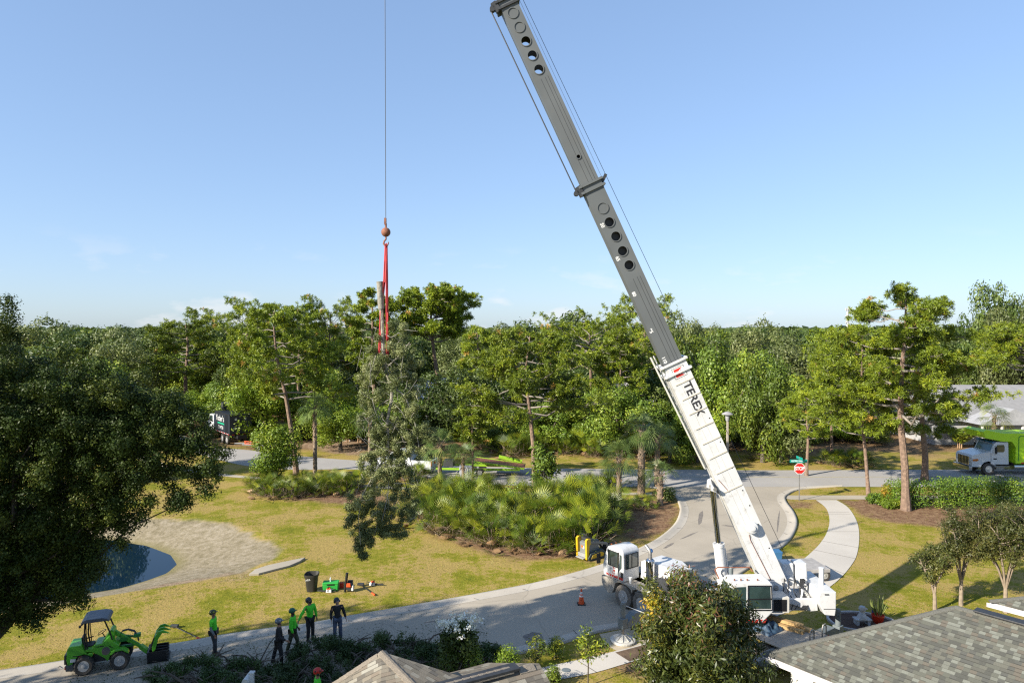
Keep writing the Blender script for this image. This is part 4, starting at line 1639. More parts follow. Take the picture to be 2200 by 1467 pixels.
# ---------------------------------------------------------------- yard plants near the bottom edge
def sapling(name, label, u, v, H, kind, seed, r_=0.6, bare=0.45, N=700, leaf=0.12):
    x, y = G(u, v)
    rg = np.random.default_rng(seed)
    bl = ell_blobs(rg, 12, (0, 0, H * (bare + (1 - bare) / 2)), r_, r_, H * (1 - bare) / 2, r_ * 0.2, r_ * 0.35, 0.85, -1)
    V, Fc, rn = blob_leaves(rg, bl, N, leaf, 0.35, inner=0.2)
    r = thing(name, label, 'tree', (x, y, 0))
    link('crown', npmesh('crown', V, Fc, LG[kind], rn), None, r)
    mb = MB()
    mb.tube([(0, 0, -0.02), (0.02, 0, H * bare), (0, 0, H * 0.9)], [0.03, 0.024, 0.01], 6)
    for b_ in bl:
        mb.tube([(0.01, 0, H * bare), b_[:3]], [0.012, 0.005], 4, cap=False)
    mb.build('trunk', bark, r)


sapling('sapling', 'young feathery tree with a thin single stem in the verge by the sidewalk', 1263, 1472, 1.95, 'palmetto', 61, 0.62, 0.50, 900, 0.13)
sapling('sapling', 'low feathery young tree next to the dark road patch', 1150, 1432, 1.15, 'palmetto', 62, 0.42, 0.2, 600, 0.12)
for i, (u, v, s_, kd, lab) in enumerate(((1195, 1408, 0.45, 'palmetto', 'grassy plant between the two young trees'), (1188, 1470, 0.4, 'mid', 'small weed at the right end of the tan roof'), (1075, 1455, 0.75, 'lime', 'bright young shrub behind the tan roof ridge'),
                                         (1010, 1440, 0.8, 'mid', 'green shrub at the foot of the white flowering bush'), (960, 1450, 0.7, 'mid', 'dark green shrub left of the white flowering bush'))):
    x, y = G(u, v)
    shrub('shrub', lab, 'shrub', (x, y, 0), ell_blobs(np.random.default_rng(i), 9, (0, 0, s_ * 0.7), s_, s_, s_ * 0.8, s_ * 0.3, s_ * 0.5, 0.7, -1), 1500, 0.09, kd, seed=80 + i, aspect=0.35)
# white flowering bush
x, y = G(985, 1440)
rg = np.random.default_rng(66)
bl = ell_blobs(rg, 16, (0, 0, 1.25), 0.75, 0.6, 1.0, 0.25, 0.4, 0.7, -0.8)
r = shrub('flowering_bush', 'bush covered in clusters of white blossom at the edge of the brush piles', 'bush', (x, y, 0), bl, 2600, 0.14, 'oak', seed=66)
fb = [(rg.normal() * 0.38, rg.normal() * 0.3 - 0.15, 1.9 + rg.normal() * 0.25, 0.085) for i in range(26)]
V, Fc, rn = blob_leaves(rg, fb, 700, 0.085, 0.8, inner=0.5)
link('blossoms', npmesh('blossoms', V, Fc, LG['white'], rn), None, r)


# ---------------------------------------------------------------- brush piles of cut oak limbs
def brush(label, u, v, rx, ry, h, N, seed, rz=0.0):
    x, y = G(u, v)
    rg = np.random.default_rng(seed)
    bl = []
    for i in range(int(60 * rx * ry / 2)):
        a, q = rg.uniform(0, 6.28), math.sqrt(rg.random())
        px_, py_ = math.cos(a) * q * rx, math.sin(a) * q * ry
        bl.append((px_, py_, max(0.05, h * (1 - q ** 2.2) * rg.uniform(0.35, 1.0)), rg.uniform(0.1, 0.26)))
    V, Fc, rn = blob_leaves(rg, bl, N, 0.075, 0.5, inner=0.15, up=0.1)
    V[:, 2] = np.maximum(V[:, 2], 0.02)
    r = thing('brush_pile', label, 'brush pile', (x, y, 0), rz, 'brush piles of cut oak limbs')
    link('leaves', npmesh('leaves', V, Fc, LG['dark'], rn), None, r)
    mb = MB()
    for i in range(int(26 * rx)):
        a = rg.uniform(0, 6.28)
        p = Vector((rg.uniform(-1, 1) * rx * 0.8, rg.uniform(-1, 1) * ry * 0.8, 0.05))
        dv = Vector((math.cos(a), math.sin(a), rg.uniform(0.05, 0.5)))
        l_ = rg.uniform(0.5, 1.5)
        m_ = p + dv * l_ * 0.5 + Vector((0, 0, 0.15))
        e = p + dv * l_
        e.z = max(0.04, min(e.z, h * 1.15))
        rr_ = rg.uniform(0.012, 0.05)
        mb.tube([p, m_, e], [rr_, rr_ * 0.8, rr_ * 0.4], 5)
    mb.build('limbs', bark, r, smooth=True)


brush('brush pile at the lower left between the loader and the white post', 455, 1452, 2.4, 1.0, 0.75, 15000, 1)
brush('brush pile at the feet of the worker in blue jeans', 700, 1425, 1.6, 1.5, 0.95, 14000, 2)
brush('brush pile at the bottom edge around the red helmet', 640, 1468, 1.9, 1.0, 0.7, 12000, 3)
brush('brush pile behind the peak of the tan roof', 850, 1412, 1.9, 1.1, 0.95, 13000, 4)
brush('rightmost brush pile beside the white flowering bush', 1000, 1418, 1.8, 0.9, 0.85, 12000, 5)
# loose leaf litter and twigs on the street
rg = np.random.default_rng(31)
N = 3400
us = rg.uniform(150, 1050, N)
vs_ = 1440 - (us - 150) * 0.085 + rg.normal(size=N) * 24
P_ = np.array([(*G(u, v), 0.02) for u, v in zip(us, vs_)])
keep = P_[:, 1] > 20
P_ = P_[keep]
N = len(P_)
nr = unit(rg.normal(size=(N, 3)) * 0.4 + [0, 0, 1])
A = unit(np.cross(nr, rg.normal(size=(N, 3))))
Ln = rg.uniform(0.03, 0.085, N)
V, Fc = quads(P_, A, np.cross(nr, A), Ln, Ln * 0.5)
o = link('leaf_litter', npmesh('leaf_litter', V, Fc, LG['dark'], rg.random(N)), None)
tag(o, 'loose leaves and twigs scattered over the shaded street', 'leaf litter', kind='stuff')

# ---------------------------------------------------------------- grass blades
rg = np.random.default_rng(41)
N = 230000
gx_ = rg.uniform(-30, 30, N)
gy_ = 21 + 34 * rg.random(N) ** 1.25
Pn = np.stack([gx_, gy_], 1)
keep = (np.abs(gx_) < gy_ * 0.8)
for poly in (gEL + gER, gWL + gWR[::-1], BASIN):
    keep &= ~pip(Pn, poly)
for poly in MULCH[:1] + MULCH[2:5]:
    keep &= ~(pip(Pn, poly) & (rg.random(N) < 0.9))
keep &= ~pip(Pn, GP([(1288, 1362), (1398, 1340), (1560, 1290), (1640, 1300), (1560, 1345), (1470, 1378), (1392, 1380), (1325, 1398), (1300, 1385)]))
keep &= ~pip(Pn, GP([(1690, 1062), (2300, 1064), (2300, 1074), (1690, 1073)]))
tn = vnoise(Pn, 1.3, 9) * 0.6 + vnoise(Pn, 4.1, 10) * 0.4
keep &= rg.random(N) < np.clip(1.25 - tn * 1.1, 0.25, 1)
# only a thin fringe round the kerbs is dense
Pn = Pn[keep]
tn = tn[keep]
N = len(Pn)
P_ = np.column_stack([Pn, ground_z(Pn)])
d = rg.normal(size=(N, 3)) * 0.5
d[:, 2] = 1
d = unit(d)
s_ = unit(np.cross(d, rg.normal(size=(N, 3))))
h_ = rg.uniform(0.02, 0.055, N)
V, Fc = quads(P_ + d * (h_ * 0.45)[:, None], d, s_, h_, h_ * 0.55)
o = link('grass', npmesh('grass', V, Fc, LG['grass'], np.clip(tn * 0.8 + rg.random(N) * 0.4 - 0.1, 0, 1)), None)
tag(o, 'short patchy yellow-green lawn grass', 'grass', kind='stuff')

# ================================================================== THE CRANE
white = mat('crane_white_paint', (0.70, 0.70, 0.69), 0.4, var=0.06, scale=1.5, dirt=0.45, coat=0.2)
cream = mat('crane_cream_paint', (0.62, 0.60, 0.54), 0.5, var=0.06, scale=1.5, dirt=0.5)
tan_ = mat('dusty_carrier_paint', (0.40, 0.36, 0.30), 0.6, var=0.15, scale=2.5, dirt=0.7)
greyb = mat('boom_grey_paint', (0.120, 0.130, 0.133), 0.5, var=0.10, scale=0.8, dirt=0.15)
greyd = mat('dark_steel', (0.035, 0.037, 0.04), 0.55, var=0.3, scale=6)
slate = mat('slate_grey_steel', (0.17, 0.20, 0.21), 0.5, var=0.15, scale=4, dirt=0.5)
steel = mat('worn_steel', (0.35, 0.34, 0.32), 0.4, metal=0.6, var=0.3, scale=6)
chrome = mat('polished_chrome', (0.75, 0.75, 0.76), 0.12, metal=1.0, var=0.05)
black = mat('black_paint', (0.012, 0.012, 0.013), 0.5, var=0.3)
rubber = mat('tyre_rubber', (0.06, 0.054, 0.047), 0.85, var=0.35, scale=5, bump=0.3)
rubdust = mat('dusty_tyre_rubber', (0.19, 0.165, 0.135), 0.9, var=0.3, scale=4, bump=0.3)
rimal = mat('aluminium_rim', (0.62, 0.61, 0.59), 0.35, metal=0.5, var=0.12, scale=8)
redp = mat('red_decal', (0.62, 0.03, 0.02), 0.4, var=0.08)
whited = mat('white_decal', (0.80, 0.80, 0.78), 0.4, var=0.05)
blackd = mat('charcoal_lettering', (0.04, 0.04, 0.045), 0.45, var=0.1)
amber = mat('amber_lens', (0.60, 0.16, 0.02), 0.25)
glass = mat('tinted_glass', (0.030, 0.055, 0.050), 0.04, var=0.5, scale=1.3, spec=1.0)
glassb = mat('blue_tinted_glass', (0.02, 0.10, 0.13), 0.05, var=0.4, scale=1.5, spec=1.0)
rust = mat('rusty_iron', (0.26, 0.10, 0.055), 0.75, var=0.35, scale=8, bump=0.3)
hosem = mat('hydraulic_hose', (0.03, 0.03, 0.03), 0.5)
wood = mat('timber', (0.48, 0.31, 0.13), 0.8, var=0.25, scale=4)

CO = Vector((6.11, 32.2, 0))
CRZ = math.atan2(0.808, -0.589)
crane = thing('truck_crane', 'white truck crane with its white and grey telescopic boom raised at the street bend', 'crane', CO, CRZ)
CI = (Matrix.Translation(CO) @ RZ(CRZ)).inverted()


def Wp(o):
    """geometry built in world space, handed to the crane"""
    o.data.transform(CI)
    return o


# chassis and deck
mb = MB()
mb.prism([(1.25, 0.62), (1.38, 0.80), (1.38, 1.12), (0.72, 1.16), (0.66, 0.5), (0.95, 0.42)], -1.22, 1.22)
mb.build('front_bumper', tan_, crane, 0.03)
mb = MB()
for s_ in (1, -1):
    # fenders with trapezoid wheel arches
    pr = [(0.74, 1.20), (0.74, 0.62), (0.62, 0.62), (0.50, 1.02), (0.22, 1.14), (-0.22, 1.14), (-0.50, 1.02), (-0.55, 0.86), (-0.60, 1.02), (-0.88, 1.14), (-1.32, 1.14), (-1.60, 1.02), (-1.74, 0.60), (-2.1, 0.60), (-2.1, 1.20)]
    mb.prism(pr, 1.20 * s_, 0.82 * s_)
mb.box((-0.68, 0, 1.16), (2.84, 1.7, 0.06))
mb.box((-3.9, 0, 1.03), (9.0, 0.95, 0.32))
mb.build('carrier_frame', tan_, crane, 0.015)
mb = MB()
mb.box((-5.2, 0, 1.215), (6.2, 2.44, 0.05))
mb.box((-8.4, 0, 1.02), (0.3, 2.44, 0.40))
mb.build('rear_deck', tan_, crane, 0.01)
mb = MB()
mb.box((1.40, 0.95, 0.98), (0.10, 0.42, 0.28))
mb.box((1.40, -0.95, 0.98), (0.10, 0.42, 0.28))
mb.build('bumper_pads', black, crane, 0.02)
# cab
mb = MB()
prof = [(1.30, 1.20), (1.33, 1.72), (1.10, 2.50), (0.98, 2.66), (0.60, 2.76), (0.10, 2.70), (-0.02, 2.56), (-0.05, 1.20)]
mb.prism(prof, 0.12, 1.20)
cab = mb.build('driver_cab', white, crane, 0.06, seg=3)
mb = MB()
y_ = 1.206
mb.box((0.62, y_, 2.15), (0.62, 0.02, 0.66))
mb.build('door_window', glass, cab, 0.02)
mb = MB()
mb.prism([(0.20, 1.70), (0.06, 1.85), (0.06, 2.42), (0.17, 2.46)], y_ - 0.01, y_ + 0.012)
mb.build('quarter_window', glass, cab)
mb = MB()
mb.box((-0.055, 0.66, 2.13), (0.02, 0.80, 0.62))
mb.build('rear_window', glass, cab, 0.02)
mb = MB()
mb.box((1.235, 0.66, 2.10), (0.02, 0.90, 0.62), M=RY(-0.28))
mb.build('windscreen', glass, cab, 0.02)
mb = MB()
for a, c in (((0.30, 1.80), (0.94, 1.80)), ((0.30, 2.50), (0.94, 2.50)), ((0.30, 1.80), (0.30, 2.50)), ((0.94, 1.80), (0.94, 2.50)), ((0.78, 1.80), (0.86, 2.5))):
    mb.bar((a[0], 1.215, a[1]), (c[0], 1.215, c[1]), 0.035, 0.03)
for a, c in (((0.25, 1.80), (1.07, 1.80)), ((0.25, 2.46), (1.07, 2.46)), ((0.25, 1.80), (0.25, 2.46)), ((1.07, 1.80), (1.07, 2.46)), ((0.66, 1.80), (0.66, 2.46))):
    mb.bar((-0.068, a[0], a[1]), (-0.068, c[0], c[1]), 0.03, 0.03)
mb.build('window_gaskets', black, cab)
mb = MB()
mb.tube([(0.24, 1.235, 1.25), (0.24, 1.245, 2.0), (0.24, 1.235, 2.55)], 0.028, 8)
mb.build('grab_rail', chrome, cab, smooth=True)
mb = MB()
mb.box((0.05, 1.213, 1.52), (0.16, 0.012, 0.26))
mb.build('side_vent', black, cab)
mb = MB()
# striped red waist band growing to a solid block at the rear of the door
xx_ = 1.12
for wd, gp in ((0.03, 0.035), (0.05, 0.04), (0.06, 0.045), (0.09, 0.045), (0.10, 0.04), (0.13, 0.03)):
    mb.prism([(xx_, 1.28), (xx_ - wd, 1.28), (xx_ - wd - 0.05, 1.38), (xx_ - 0.05, 1.38)], y_ - 0.003, y_ + 0.010)
    xx_ -= wd + gp
mb.prism([(xx_, 1.28), (-0.02, 1.28), (-0.02, 1.40), (xx_ - 0.05, 1.40)], y_ - 0.003, y_ + 0.010)
mb.build('red_stripes', redp, cab)
text('door_lettering', 'C&T', 0.20, redp, cab, TR(0.56, 1.218, 1.60) @ RX(R(90)) @ RY(R(180)) @ RX(0) @ RZ(R(78)), ext=0.004)
for i in range(3):
    mb = MB()
    mb.box((1.02 - 0.02, 0.35 + i * 0.30, 2.70), (0.10, 0.05, 0.05))
    mb.build('marker_lamp', amber, cab, 0.01)
mb = MB()
mb.tube([(1.22, 1.18, 2.3), (1.34, 1.42, 2.35), (1.34, 1.42, 1.7)], 0.015, 5)
mb.box((1.34, 1.46, 2.02), (0.07, 0.20, 0.46))
mb.build('side_mirror', black, cab)
# engine box, muffler, air hardware
mb = MB()
mb.prism([(-0.07, 1.20), (-0.07, 1.98), (-0.3, 2.10), (-1.55, 2.16), (-2.25, 1.86), (-2.25, 1.20)], -1.15, 0.10)
eb = mb.build('engine_housing', white, crane, 0.03)
mb = MB()
mb.lathe([(0.19, 1.14), (0.205, 1.18), (0.205, 2.34), (0.20, 2.36), (0.13, 2.42)], 20, TR(-0.98, 0.42, 0))
mf = mb.build('muffler', chrome, crane, smooth=True)
mb = MB()
mb.tube([(-0.98, 0.42, 2.38), (-0.98, 0.42, 2.66), (-0.93, 0.42, 2.80), (-0.80, 0.42, 2.90), (-0.70, 0.42, 2.98)], [0.085, 0.08, 0.075, 0.07, 0.07], 12)
mb.build('exhaust_pipe', steel, mf, smooth=True)
mb = MB()
mb.lathe([(0.09, 0), (0.12, 0.06), (0.10, 0.15), (0.05, 0.18)], 12, TR(-0.66, 0.05, 2.55))
mb.build('blue_cap', mat('blue_plastic', (0.05, 0.22, 0.55), 0.4), eb)
mb = MB()
for a, c in (((-2.4, 0.45, 1.2), (-2.4, 0.45, 2.05)), ((-2.4, -0.75, 1.2), (-2.4, -0.75, 2.15)), ((-2.4, -0.75, 1.7), (-3.0, -0.75, 1.2)), ((-2.4, 0.45, 1.7), (-3.0, 0.45, 1.2))):
    mb.bar(a, c, 0.09, 0.09)
mb.bar((-2.4, 0.45, 1.82), (-2.4, -0.75, 1.82), 0.12, 0.12)
mb.tube([(-2.4, 0.35, 2.0), (-2.4, -0.65, 2.0)], 0.13, 10)
mb.build('boom_rest', slate, crane, 0.01)
mb = MB()
rr = random.Random(2)
mb.lathe([(0.26, -0.4), (0.26, 0.4)], 14, TR(-2.0, 0.35, 1.55) @ RX(R(90)))
mb.lathe([(0.36, -0.42), (0.36, -0.38)], 16, TR(-2.0, 0.35, 1.55) @ RX(R(90)))
mb.lathe([(0.36, 0.38), (0.36, 0.42)], 16, TR(-2.0, 0.35, 1.55) @ RX(R(90)))
for i in range(9):
    a = Vector((-1.5 - rr.random() * 1.2, rr.uniform(-0.5, 0.7), 1.3 + rr.random() * 0.4))
    mb.tube([a, a + Vector((rr.uniform(-0.3, 0.3), rr.uniform(-0.3, 0.3), 0.35)), a + Vector((rr.uniform(-0.5, 0.5), rr.uniform(-0.5, 0.5), 0.1))], 0.022, 5)
mb.build('air_hoses', greyd, crane, smooth=True)


def wheel_into(parent, x, y, z, r_, wd, side, m_t=rubber, m_r=rimal, holes=10, dish=0.12, rimf=0.56):
    """wheel part with its tyre as own mesh and the rim as its child; axle along Y, outer face towards side"""
    mb = MB()
    P_ = [(r_ * rimf, -wd * 0.42), (r_ * 0.86, -wd * 0.5), (r_ * 0.97, -wd * 0.42), (r_, -wd * 0.2), (r_, wd * 0.2), (r_ * 0.97, wd * 0.42), (r_ * 0.86, wd * 0.5), (r_ * rimf, wd * 0.42)]
    T_ = TR(x, y, z) @ RX(R(90))
    mb.lathe(P_, 30, T_)
    t_ = mb.build('wheel', m_t, parent, smooth=True)
    mb = MB()
    s_ = -side
    rf = r_ * rimf
    mb.lathe([(rf, s_ * wd * 0.43), (rf * 0.94, s_ * wd * 0.44), (rf * 0.88, s_ * (wd * 0.5 - dish)), (rf * 0.45, s_ * (wd * 0.5 - dish * 0.9)), (rf * 0.36, s_ * wd * 0.5), (rf * 0.18, s_ * wd * 0.53), (0.01, s_ * wd * 0.53)], 24, T_)
    rm = mb.build('rim', m_r, t_, smooth=True)
    if holes:
        mb = MB()
        for i in range(holes):
            a = 2 * math.pi * i / holes
            mb.lathe([(rf * 0.105, s_ * (wd * 0.5 - dish * 0.7)), (rf * 0.105, s_ * (wd * 0.5 - dish * 1.05))], 8, T_ @ TR(math.cos(a) * rf * 0.68, math.sin(a) * rf * 0.68, 0))
        mb.build('hand_holes', black, t_)
    return t_


for x in (0.0, -1.12, -6.2, -7.4):
    for sd_ in (1, -1):
        wheel_into(crane, x, sd_ * 1.02, 0.53, 0.53, 0.36, sd_, rubdust)
# outriggers
for (x, yy_, nm) in ((-2.43, 3.64, 0), (-2.43, -3.6, 1), (-7.9, 3.6, 2), (-8.05, -2.9, 3)):
    s_ = 1 if yy_ > 0 else -1
    mb = MB()
    mb.prism([(0.8 * s_, 0.68), (yy_ * 1.0 - 0.10 * s_, 0.68), (yy_ - 0.10 * s_, 0.80), (yy_ - 0.55 * s_, 1.10), (0.8 * s_, 1.10)], -0.17, 0.17, TR(x, 0, 0) @ RZ(R(90)) @ Matrix.Diagonal((1, -1, 1, 1)))
    ob = mb.build('outrigger_beam', slate, crane, 0.015)
    mb = MB()
    mb.lathe([(0.13, 0.55), (0.13, 0.85), (0.105, 0.88), (0.105, 1.55), (0.11, 1.57), (0.08, 1.66)], 14, TR(x, yy_, 0))
    mb.box((x, yy_, 0.80), (0.30, 0.30, 0.40))
    mb.build('jack_cylinder', slate, ob, 0.01)
    mb = MB()
    mb.tube([(x, yy_, 0.18), (x, yy_, 0.7)], 0.055, 10)
    mb.build('jack_rod', steel, ob, smooth=True)
    mb = MB()
    mb.lathe([(0.50, 0.0), (0.52, 0.03), (0.52, 0.09), (0.47, 0.11), (0.34, 0.08), (0.33, 0.08), (0.09, 0.26), (0.07, 0.30)], 28, TR(x, yy_, 0.02))
    for i in range(8):
        a = 2 * math.pi * i / 8
        mb.bar((x + 0.08 * math.cos(a), yy_ + 0.08 * math.sin(a), 0.27), (x + 0.32 * math.cos(a), yy_ + 0.32 * math.sin(a), 0.11), 0.025, 0.09)
    mb.build('float_pad', cream, ob)
    mb = MB()
    mb.box((x + 0.0, yy_ - 1.05 * s_, 0.80), (0.348, 0.06, 0.28))
    mb.build('red_mark', redp, ob)
# rope from the jack to the deck
mb = MB()
mb.tube([(-2.35, 3.55, 1.50), (-3.4, 2.6, 1.05), (-4.6, 1.25, 0.6)], 0.016, 5)
mb.build('tag_rope', whited, crane)
mb = MB()
for x, y in ((-8.5, -1.05), (-8.5, -0.2)):
    mb.tube([(x, y - 0.14, 1.2), (x, y - 0.14, 1.55), (x, y - 0.08, 1.66), (x, y + 0.08, 1.66), (x, y + 0.14, 1.55), (x, y + 0.14, 1.2)], 0.025, 8)
mb.build('step_handles', steel, crane, smooth=True)

# ---------------------------------------------------------------- superstructure (world space)
PIV = D(1655, 1250, 28.0)
TIP = D(829, -545, 27.2)
bd = (TIP - PIV).normalized()
bs = Vector((0, -1, 0))
bs = (bs - bd * bs.dot(bd)).normalized()   # towards the camera
bn = bd.cross(bs) * -1                      # boom top side
if bn.x < 0:
    bn = -bn
BL = (TIP - PIV).length


def s_at(v):
    lo, hi = -3.0, BL + 5
    for _ in range(40):
        m_ = (lo + hi) / 2
        p = PIV + bd * m_
        # project
        dy = p.y * CP - (p.z - CAMZ) * SP
        dz = p.y * SP + (p.z - CAMZ) * CP
        vv = 733.5 - F * dz / dy
        if vv > v:
            lo = m_
        else:
            hi = m_
    return lo


BM = Matrix((( -bd.x, bn.x, bs.x, PIV.x), (-bd.y, bn.y, bs.y, PIV.y), (-bd.z, bn.z, bs.z, PIV.z), (0, 0, 0, 1)))


def bp_(s_, n_, q):
    """point at length s_, n_ towards the top side, q towards the camera side"""
    return PIV + bd * s_ + bn * n_ + bs * q


def section(name, s0, s1, H, Wd, m, holes=(), n0=0.0):
    """rectangular telescoping section; holes = (s, radius) cut through both side plates"""
    mb = MB()
    for q in (Wd / 2, -Wd / 2):
        cuts = [s0]
        for hs, hr, hn in holes:
            cuts += [hs - H / 2 * 0.72, hs + H / 2 * 0.72] if hr > 0.1 else [hs - 0.2, hs + 0.2]
        cuts += [s1]
        cuts = sorted(cuts)
        i = 0
        for a, c in zip(cuts[:-1], cuts[1:]):
            hh_ = [h for h in holes if a < h[0] < c]
            if not hh_:
                mb.add([bp_(a, n0 - H / 2, q), bp_(c, n0 - H / 2, q), bp_(c, n0 + H / 2, q), bp_(a, n0 + H / 2, q)], [(0, 1, 2, 3)])
            else:
                hs, hr, hn = hh_[0]
                K = 32
                vs = []
                for k_ in range(K):
                    t_ = 2 * math.pi * k_ / K + math.pi / K
                    cx, sy_ = math.cos(t_), math.sin(t_)
                    # outer rectangle point
                    ex = (c - hs) if cx > 0 else (hs - a)
                    ey = (H / 2 - hn) if sy_ > 0 else (H / 2 + hn)
                    kx = min(ex / max(abs(cx), 1e-6), ey / max(abs(sy_), 1e-6))
                    vs.append(bp_(hs + cx * kx, n0 + hn + sy_ * kx, q))
                for k_ in range(K):
                    t_ = 2 * math.pi * k_ / K + math.pi / K
                    vs.append(bp_(hs + math.cos(t_) * hr, n0 + hn + math.sin(t_) * hr, q))
                mb.add(vs, [(k_, (k_ + 1) % K, (k_ + 1) % K + K, k_ + K) for k_ in range(K)])
                # fill the rectangle corners
                corners = [(a, -H / 2), (c, -H / 2), (c, H / 2), (a, H / 2)]
                for ca, cn in corners:
                    an = math.atan2(cn - hn, ca - hs)
                    kk_ = int((an - math.pi / K) // (2 * math.pi / K)) % K
                    p1, p2 = vs[kk_], vs[(kk_ + 1) % K]
                    mb.add([p1, bp_(ca, n0 + cn, q), p2], [(0, 1, 2)])
    for n_ in (n0 - H / 2, n0 + H / 2):
        mb.add([bp_(s0, n_, Wd / 2), bp_(s1, n_, Wd / 2), bp_(s1, n_, -Wd / 2), bp_(s0, n_, -Wd / 2)], [(0, 1, 2, 3)])
    return Wp(mb.build(name, m, crane))


sB, sM, sU = s_at(782), s_at(400), s_at(8)
sBase0 = -0.55
HB, HM, HU, HT = 0.94, 0.80, 0.72, 0.60
nb0 = 0.10
base = section('boom_base_section', sBase0, sB, HB, 0.78, white, n0=nb0)
h1 = [(s_at(v), 0.185, 0.0) for v in (482, 512, 543, 573)]
h2 = [(s_at(v), 0.18, 0.0) for v in (97, 127, 157)] + [(s_at(342), 0.075, -0.02)]
mid = section('boom_grey_section', sB - 1.5, sM, HM, 0.62, greyb, h1, nb0)
upp = section('boom_grey_section', sM - 1.2, sU, HU, 0.52, greyb, h2, nb0)
tipb = section('boom_tip_section', sU - 1.0, BL - 0.4, HT, 0.42, greyb, (), nb0)
mb = MB()
a0 = s_at(600)
mb.bar(bp_(a0, nb0, 0), bp_(s_at(470), nb0, 0), 0.30, 0.56, up=bn)
Wp(mb.build('inner_ram', black, mid))
# rims round the holes and the two blanked discs
for (s_, r_, n_), hw in [(h, 0.62) for h in h1] + [(h, 0.52) for h in h2] + [((s_at(452), 0.20, 0), 0.62), ((s_at(37), 0.19, 0), 0.52), ((s_at(67), 0.19, 0), 0.52)]:
    mb = MB()
    for q in (1, -1):
        K = 30
        vs, fs = [], []
        for rr_, dq in ((r_, 0.0), (r_, 0.03), (r_ + 0.035, 0.03), (r_ + 0.035, 0.0)):
            for k_ in range(K):
                t_ = 2 * math.pi * k_ / K
                vs.append(bp_(s_ + math.cos(t_) * rr_, nb0 + n_ + math.sin(t_) * rr_, q * (hw / 2 + dq)))
        for j in range(3):
            for k_ in range(K):
                fs.append((j * K + k_, j * K + (k_ + 1) % K, (j + 1) * K + (k_ + 1) % K, (j + 1) * K + k_))
        mb.add(vs, fs)
    Wp(mb.build('hole_rim', greyb, mid))
# collars
for s_, H_, W_, m_, nm in ((sB, HB, 0.78, white, 'base_collar'), (sM, HM, 0.62, greyb, 'middle_collar'), (sU, HU, 0.52, greyd, 'upper_collar')):
    mb = MB()
    for ds in (0.0, -0.42 if m_ is white else -0.26):
        mb.bar(bp_(s_ + ds, nb0 - H_ / 2 - 0.07, 0), bp_(s_ + ds + 0.09, nb0 - H_ / 2 - 0.07, 0), W_ + 0.16, 0.14, up=bn)
        mb.bar(bp_(s_ + ds, nb0 + H_ / 2 + 0.04, 0), bp_(s_ + ds + 0.09, nb0 + H_ / 2 + 0.04, 0), W_ + 0.16, 0.09, up=bn)
        for q in (1, -1):
            mb.bar(bp_(s_ + ds, nb0, q * (W_ / 2 + 0.035)), bp_(s_ + ds + 0.09, nb0, q * (W_ / 2 + 0.035)), 0.07, H_ + 0.2, up=bn)
    co = Wp(mb.build(nm, m_, crane))
    if m_ is not white:
        mb = MB()
        mb.bar(bp_(s_ - 0.30, nb0 - H_ / 2 - 0.10, W_ / 2 - 0.05), bp_(s_ + 0.12, nb0 - H_ / 2 - 0.18, W_ / 2 - 0.05), 0.2, 0.22, up=bn)
        mb.tube([bp_(s_ - 0.1, nb0 - H_ / 2 - 0.30, W_ / 2 - 0.15), bp_(s_ - 0.1, nb0 - H_ / 2 - 0.30, W_ / 2 + 0.05)], 0.11, 12)
        mb.bar(bp_(s_ - 0.1, nb0 + H_ / 2 + 0.05, 0.1), bp_(s_ + 0.12, nb0 + H_ / 2 + 0.32, 0.1), 0.12, 0.12, up=bn)
        Wp(mb.build('sheave_bracket', greyd, co))
for v in (821, 852, 883, 914, 945.5, 976.6, 1008, 1047):
    s_ = s_at(v)
    mb = MB()
    for q in (1, -1):
        mb.bar(bp_(s_, nb0 - HB * 0.36, q * 0.397), bp_(s_, nb0 + HB * 0.47, q * 0.397), 0.05, 0.03, up=bs)
    Wp(mb.build('stiffener_rib', mat('rib_cream', (0.62, 0.57, 0.48), 0.5), base))
mb = MB()
for nn_ in (-0.12, 0.13):
    mb.bar(bp_(sBase0 + 1.2, nb0 + nn_, 0.391), bp_(sB - 0.5, nb0 + nn_, 0.391), 0.012, 0.008, up=bs)
Wp(mb.build('weld_seams', cream, base))
mb = MB()
for nn_ in (-0.08, 0.10, 0.22):
    mb.bar(bp_(sB, nb0 + nn_, 0.3115), bp_(s_at(600), nb0 + nn_, 0.3115), 0.012, 0.006, up=bs)
    mb.bar(bp_(sM, nb0 + nn_, 0.2615), bp_(s_at(175), nb0 + nn_, 0.2615), 0.012, 0.006, up=bs)
Wp(mb.build('weld_seams', greyd, mid))
mb = MB()
for i, v in enumerate((905, 955, 1010, 1058, 1090, 1130, 1180)):
    s_ = s_at(v)
    mb.tube([bp_(s_, nb0 + 0.36, 0.38), bp_(s_, nb0 + 0.36, 0.398)], 0.028, 8)
Wp(mb.build('grease_ports', black, base))
# cream skid strip along the underside of the base
mb = MB()
mb.bar(bp_(sBase0 + 0.8, nb0 - HB / 2 - 0.03, 0.30), bp_(sB - 0.4, nb0 - HB / 2 - 0.03, 0.30), 0.16, 0.05, up=bn)
Wp(mb.build('underside_rail', cream, base))
# lettering and emblem
TS = s_at(816)
tm = BM @ TR(-(s_at(858)), nb0 + 0.10, 0.3935)
Wp(text('boom_lettering', 'TEREX', 0.46, blackd, base, tm, ext=0.003, sx=1.08, bold=0.012))
em = BM @ TR(-s_at(800.5), nb0 + 0.03, 0.392)


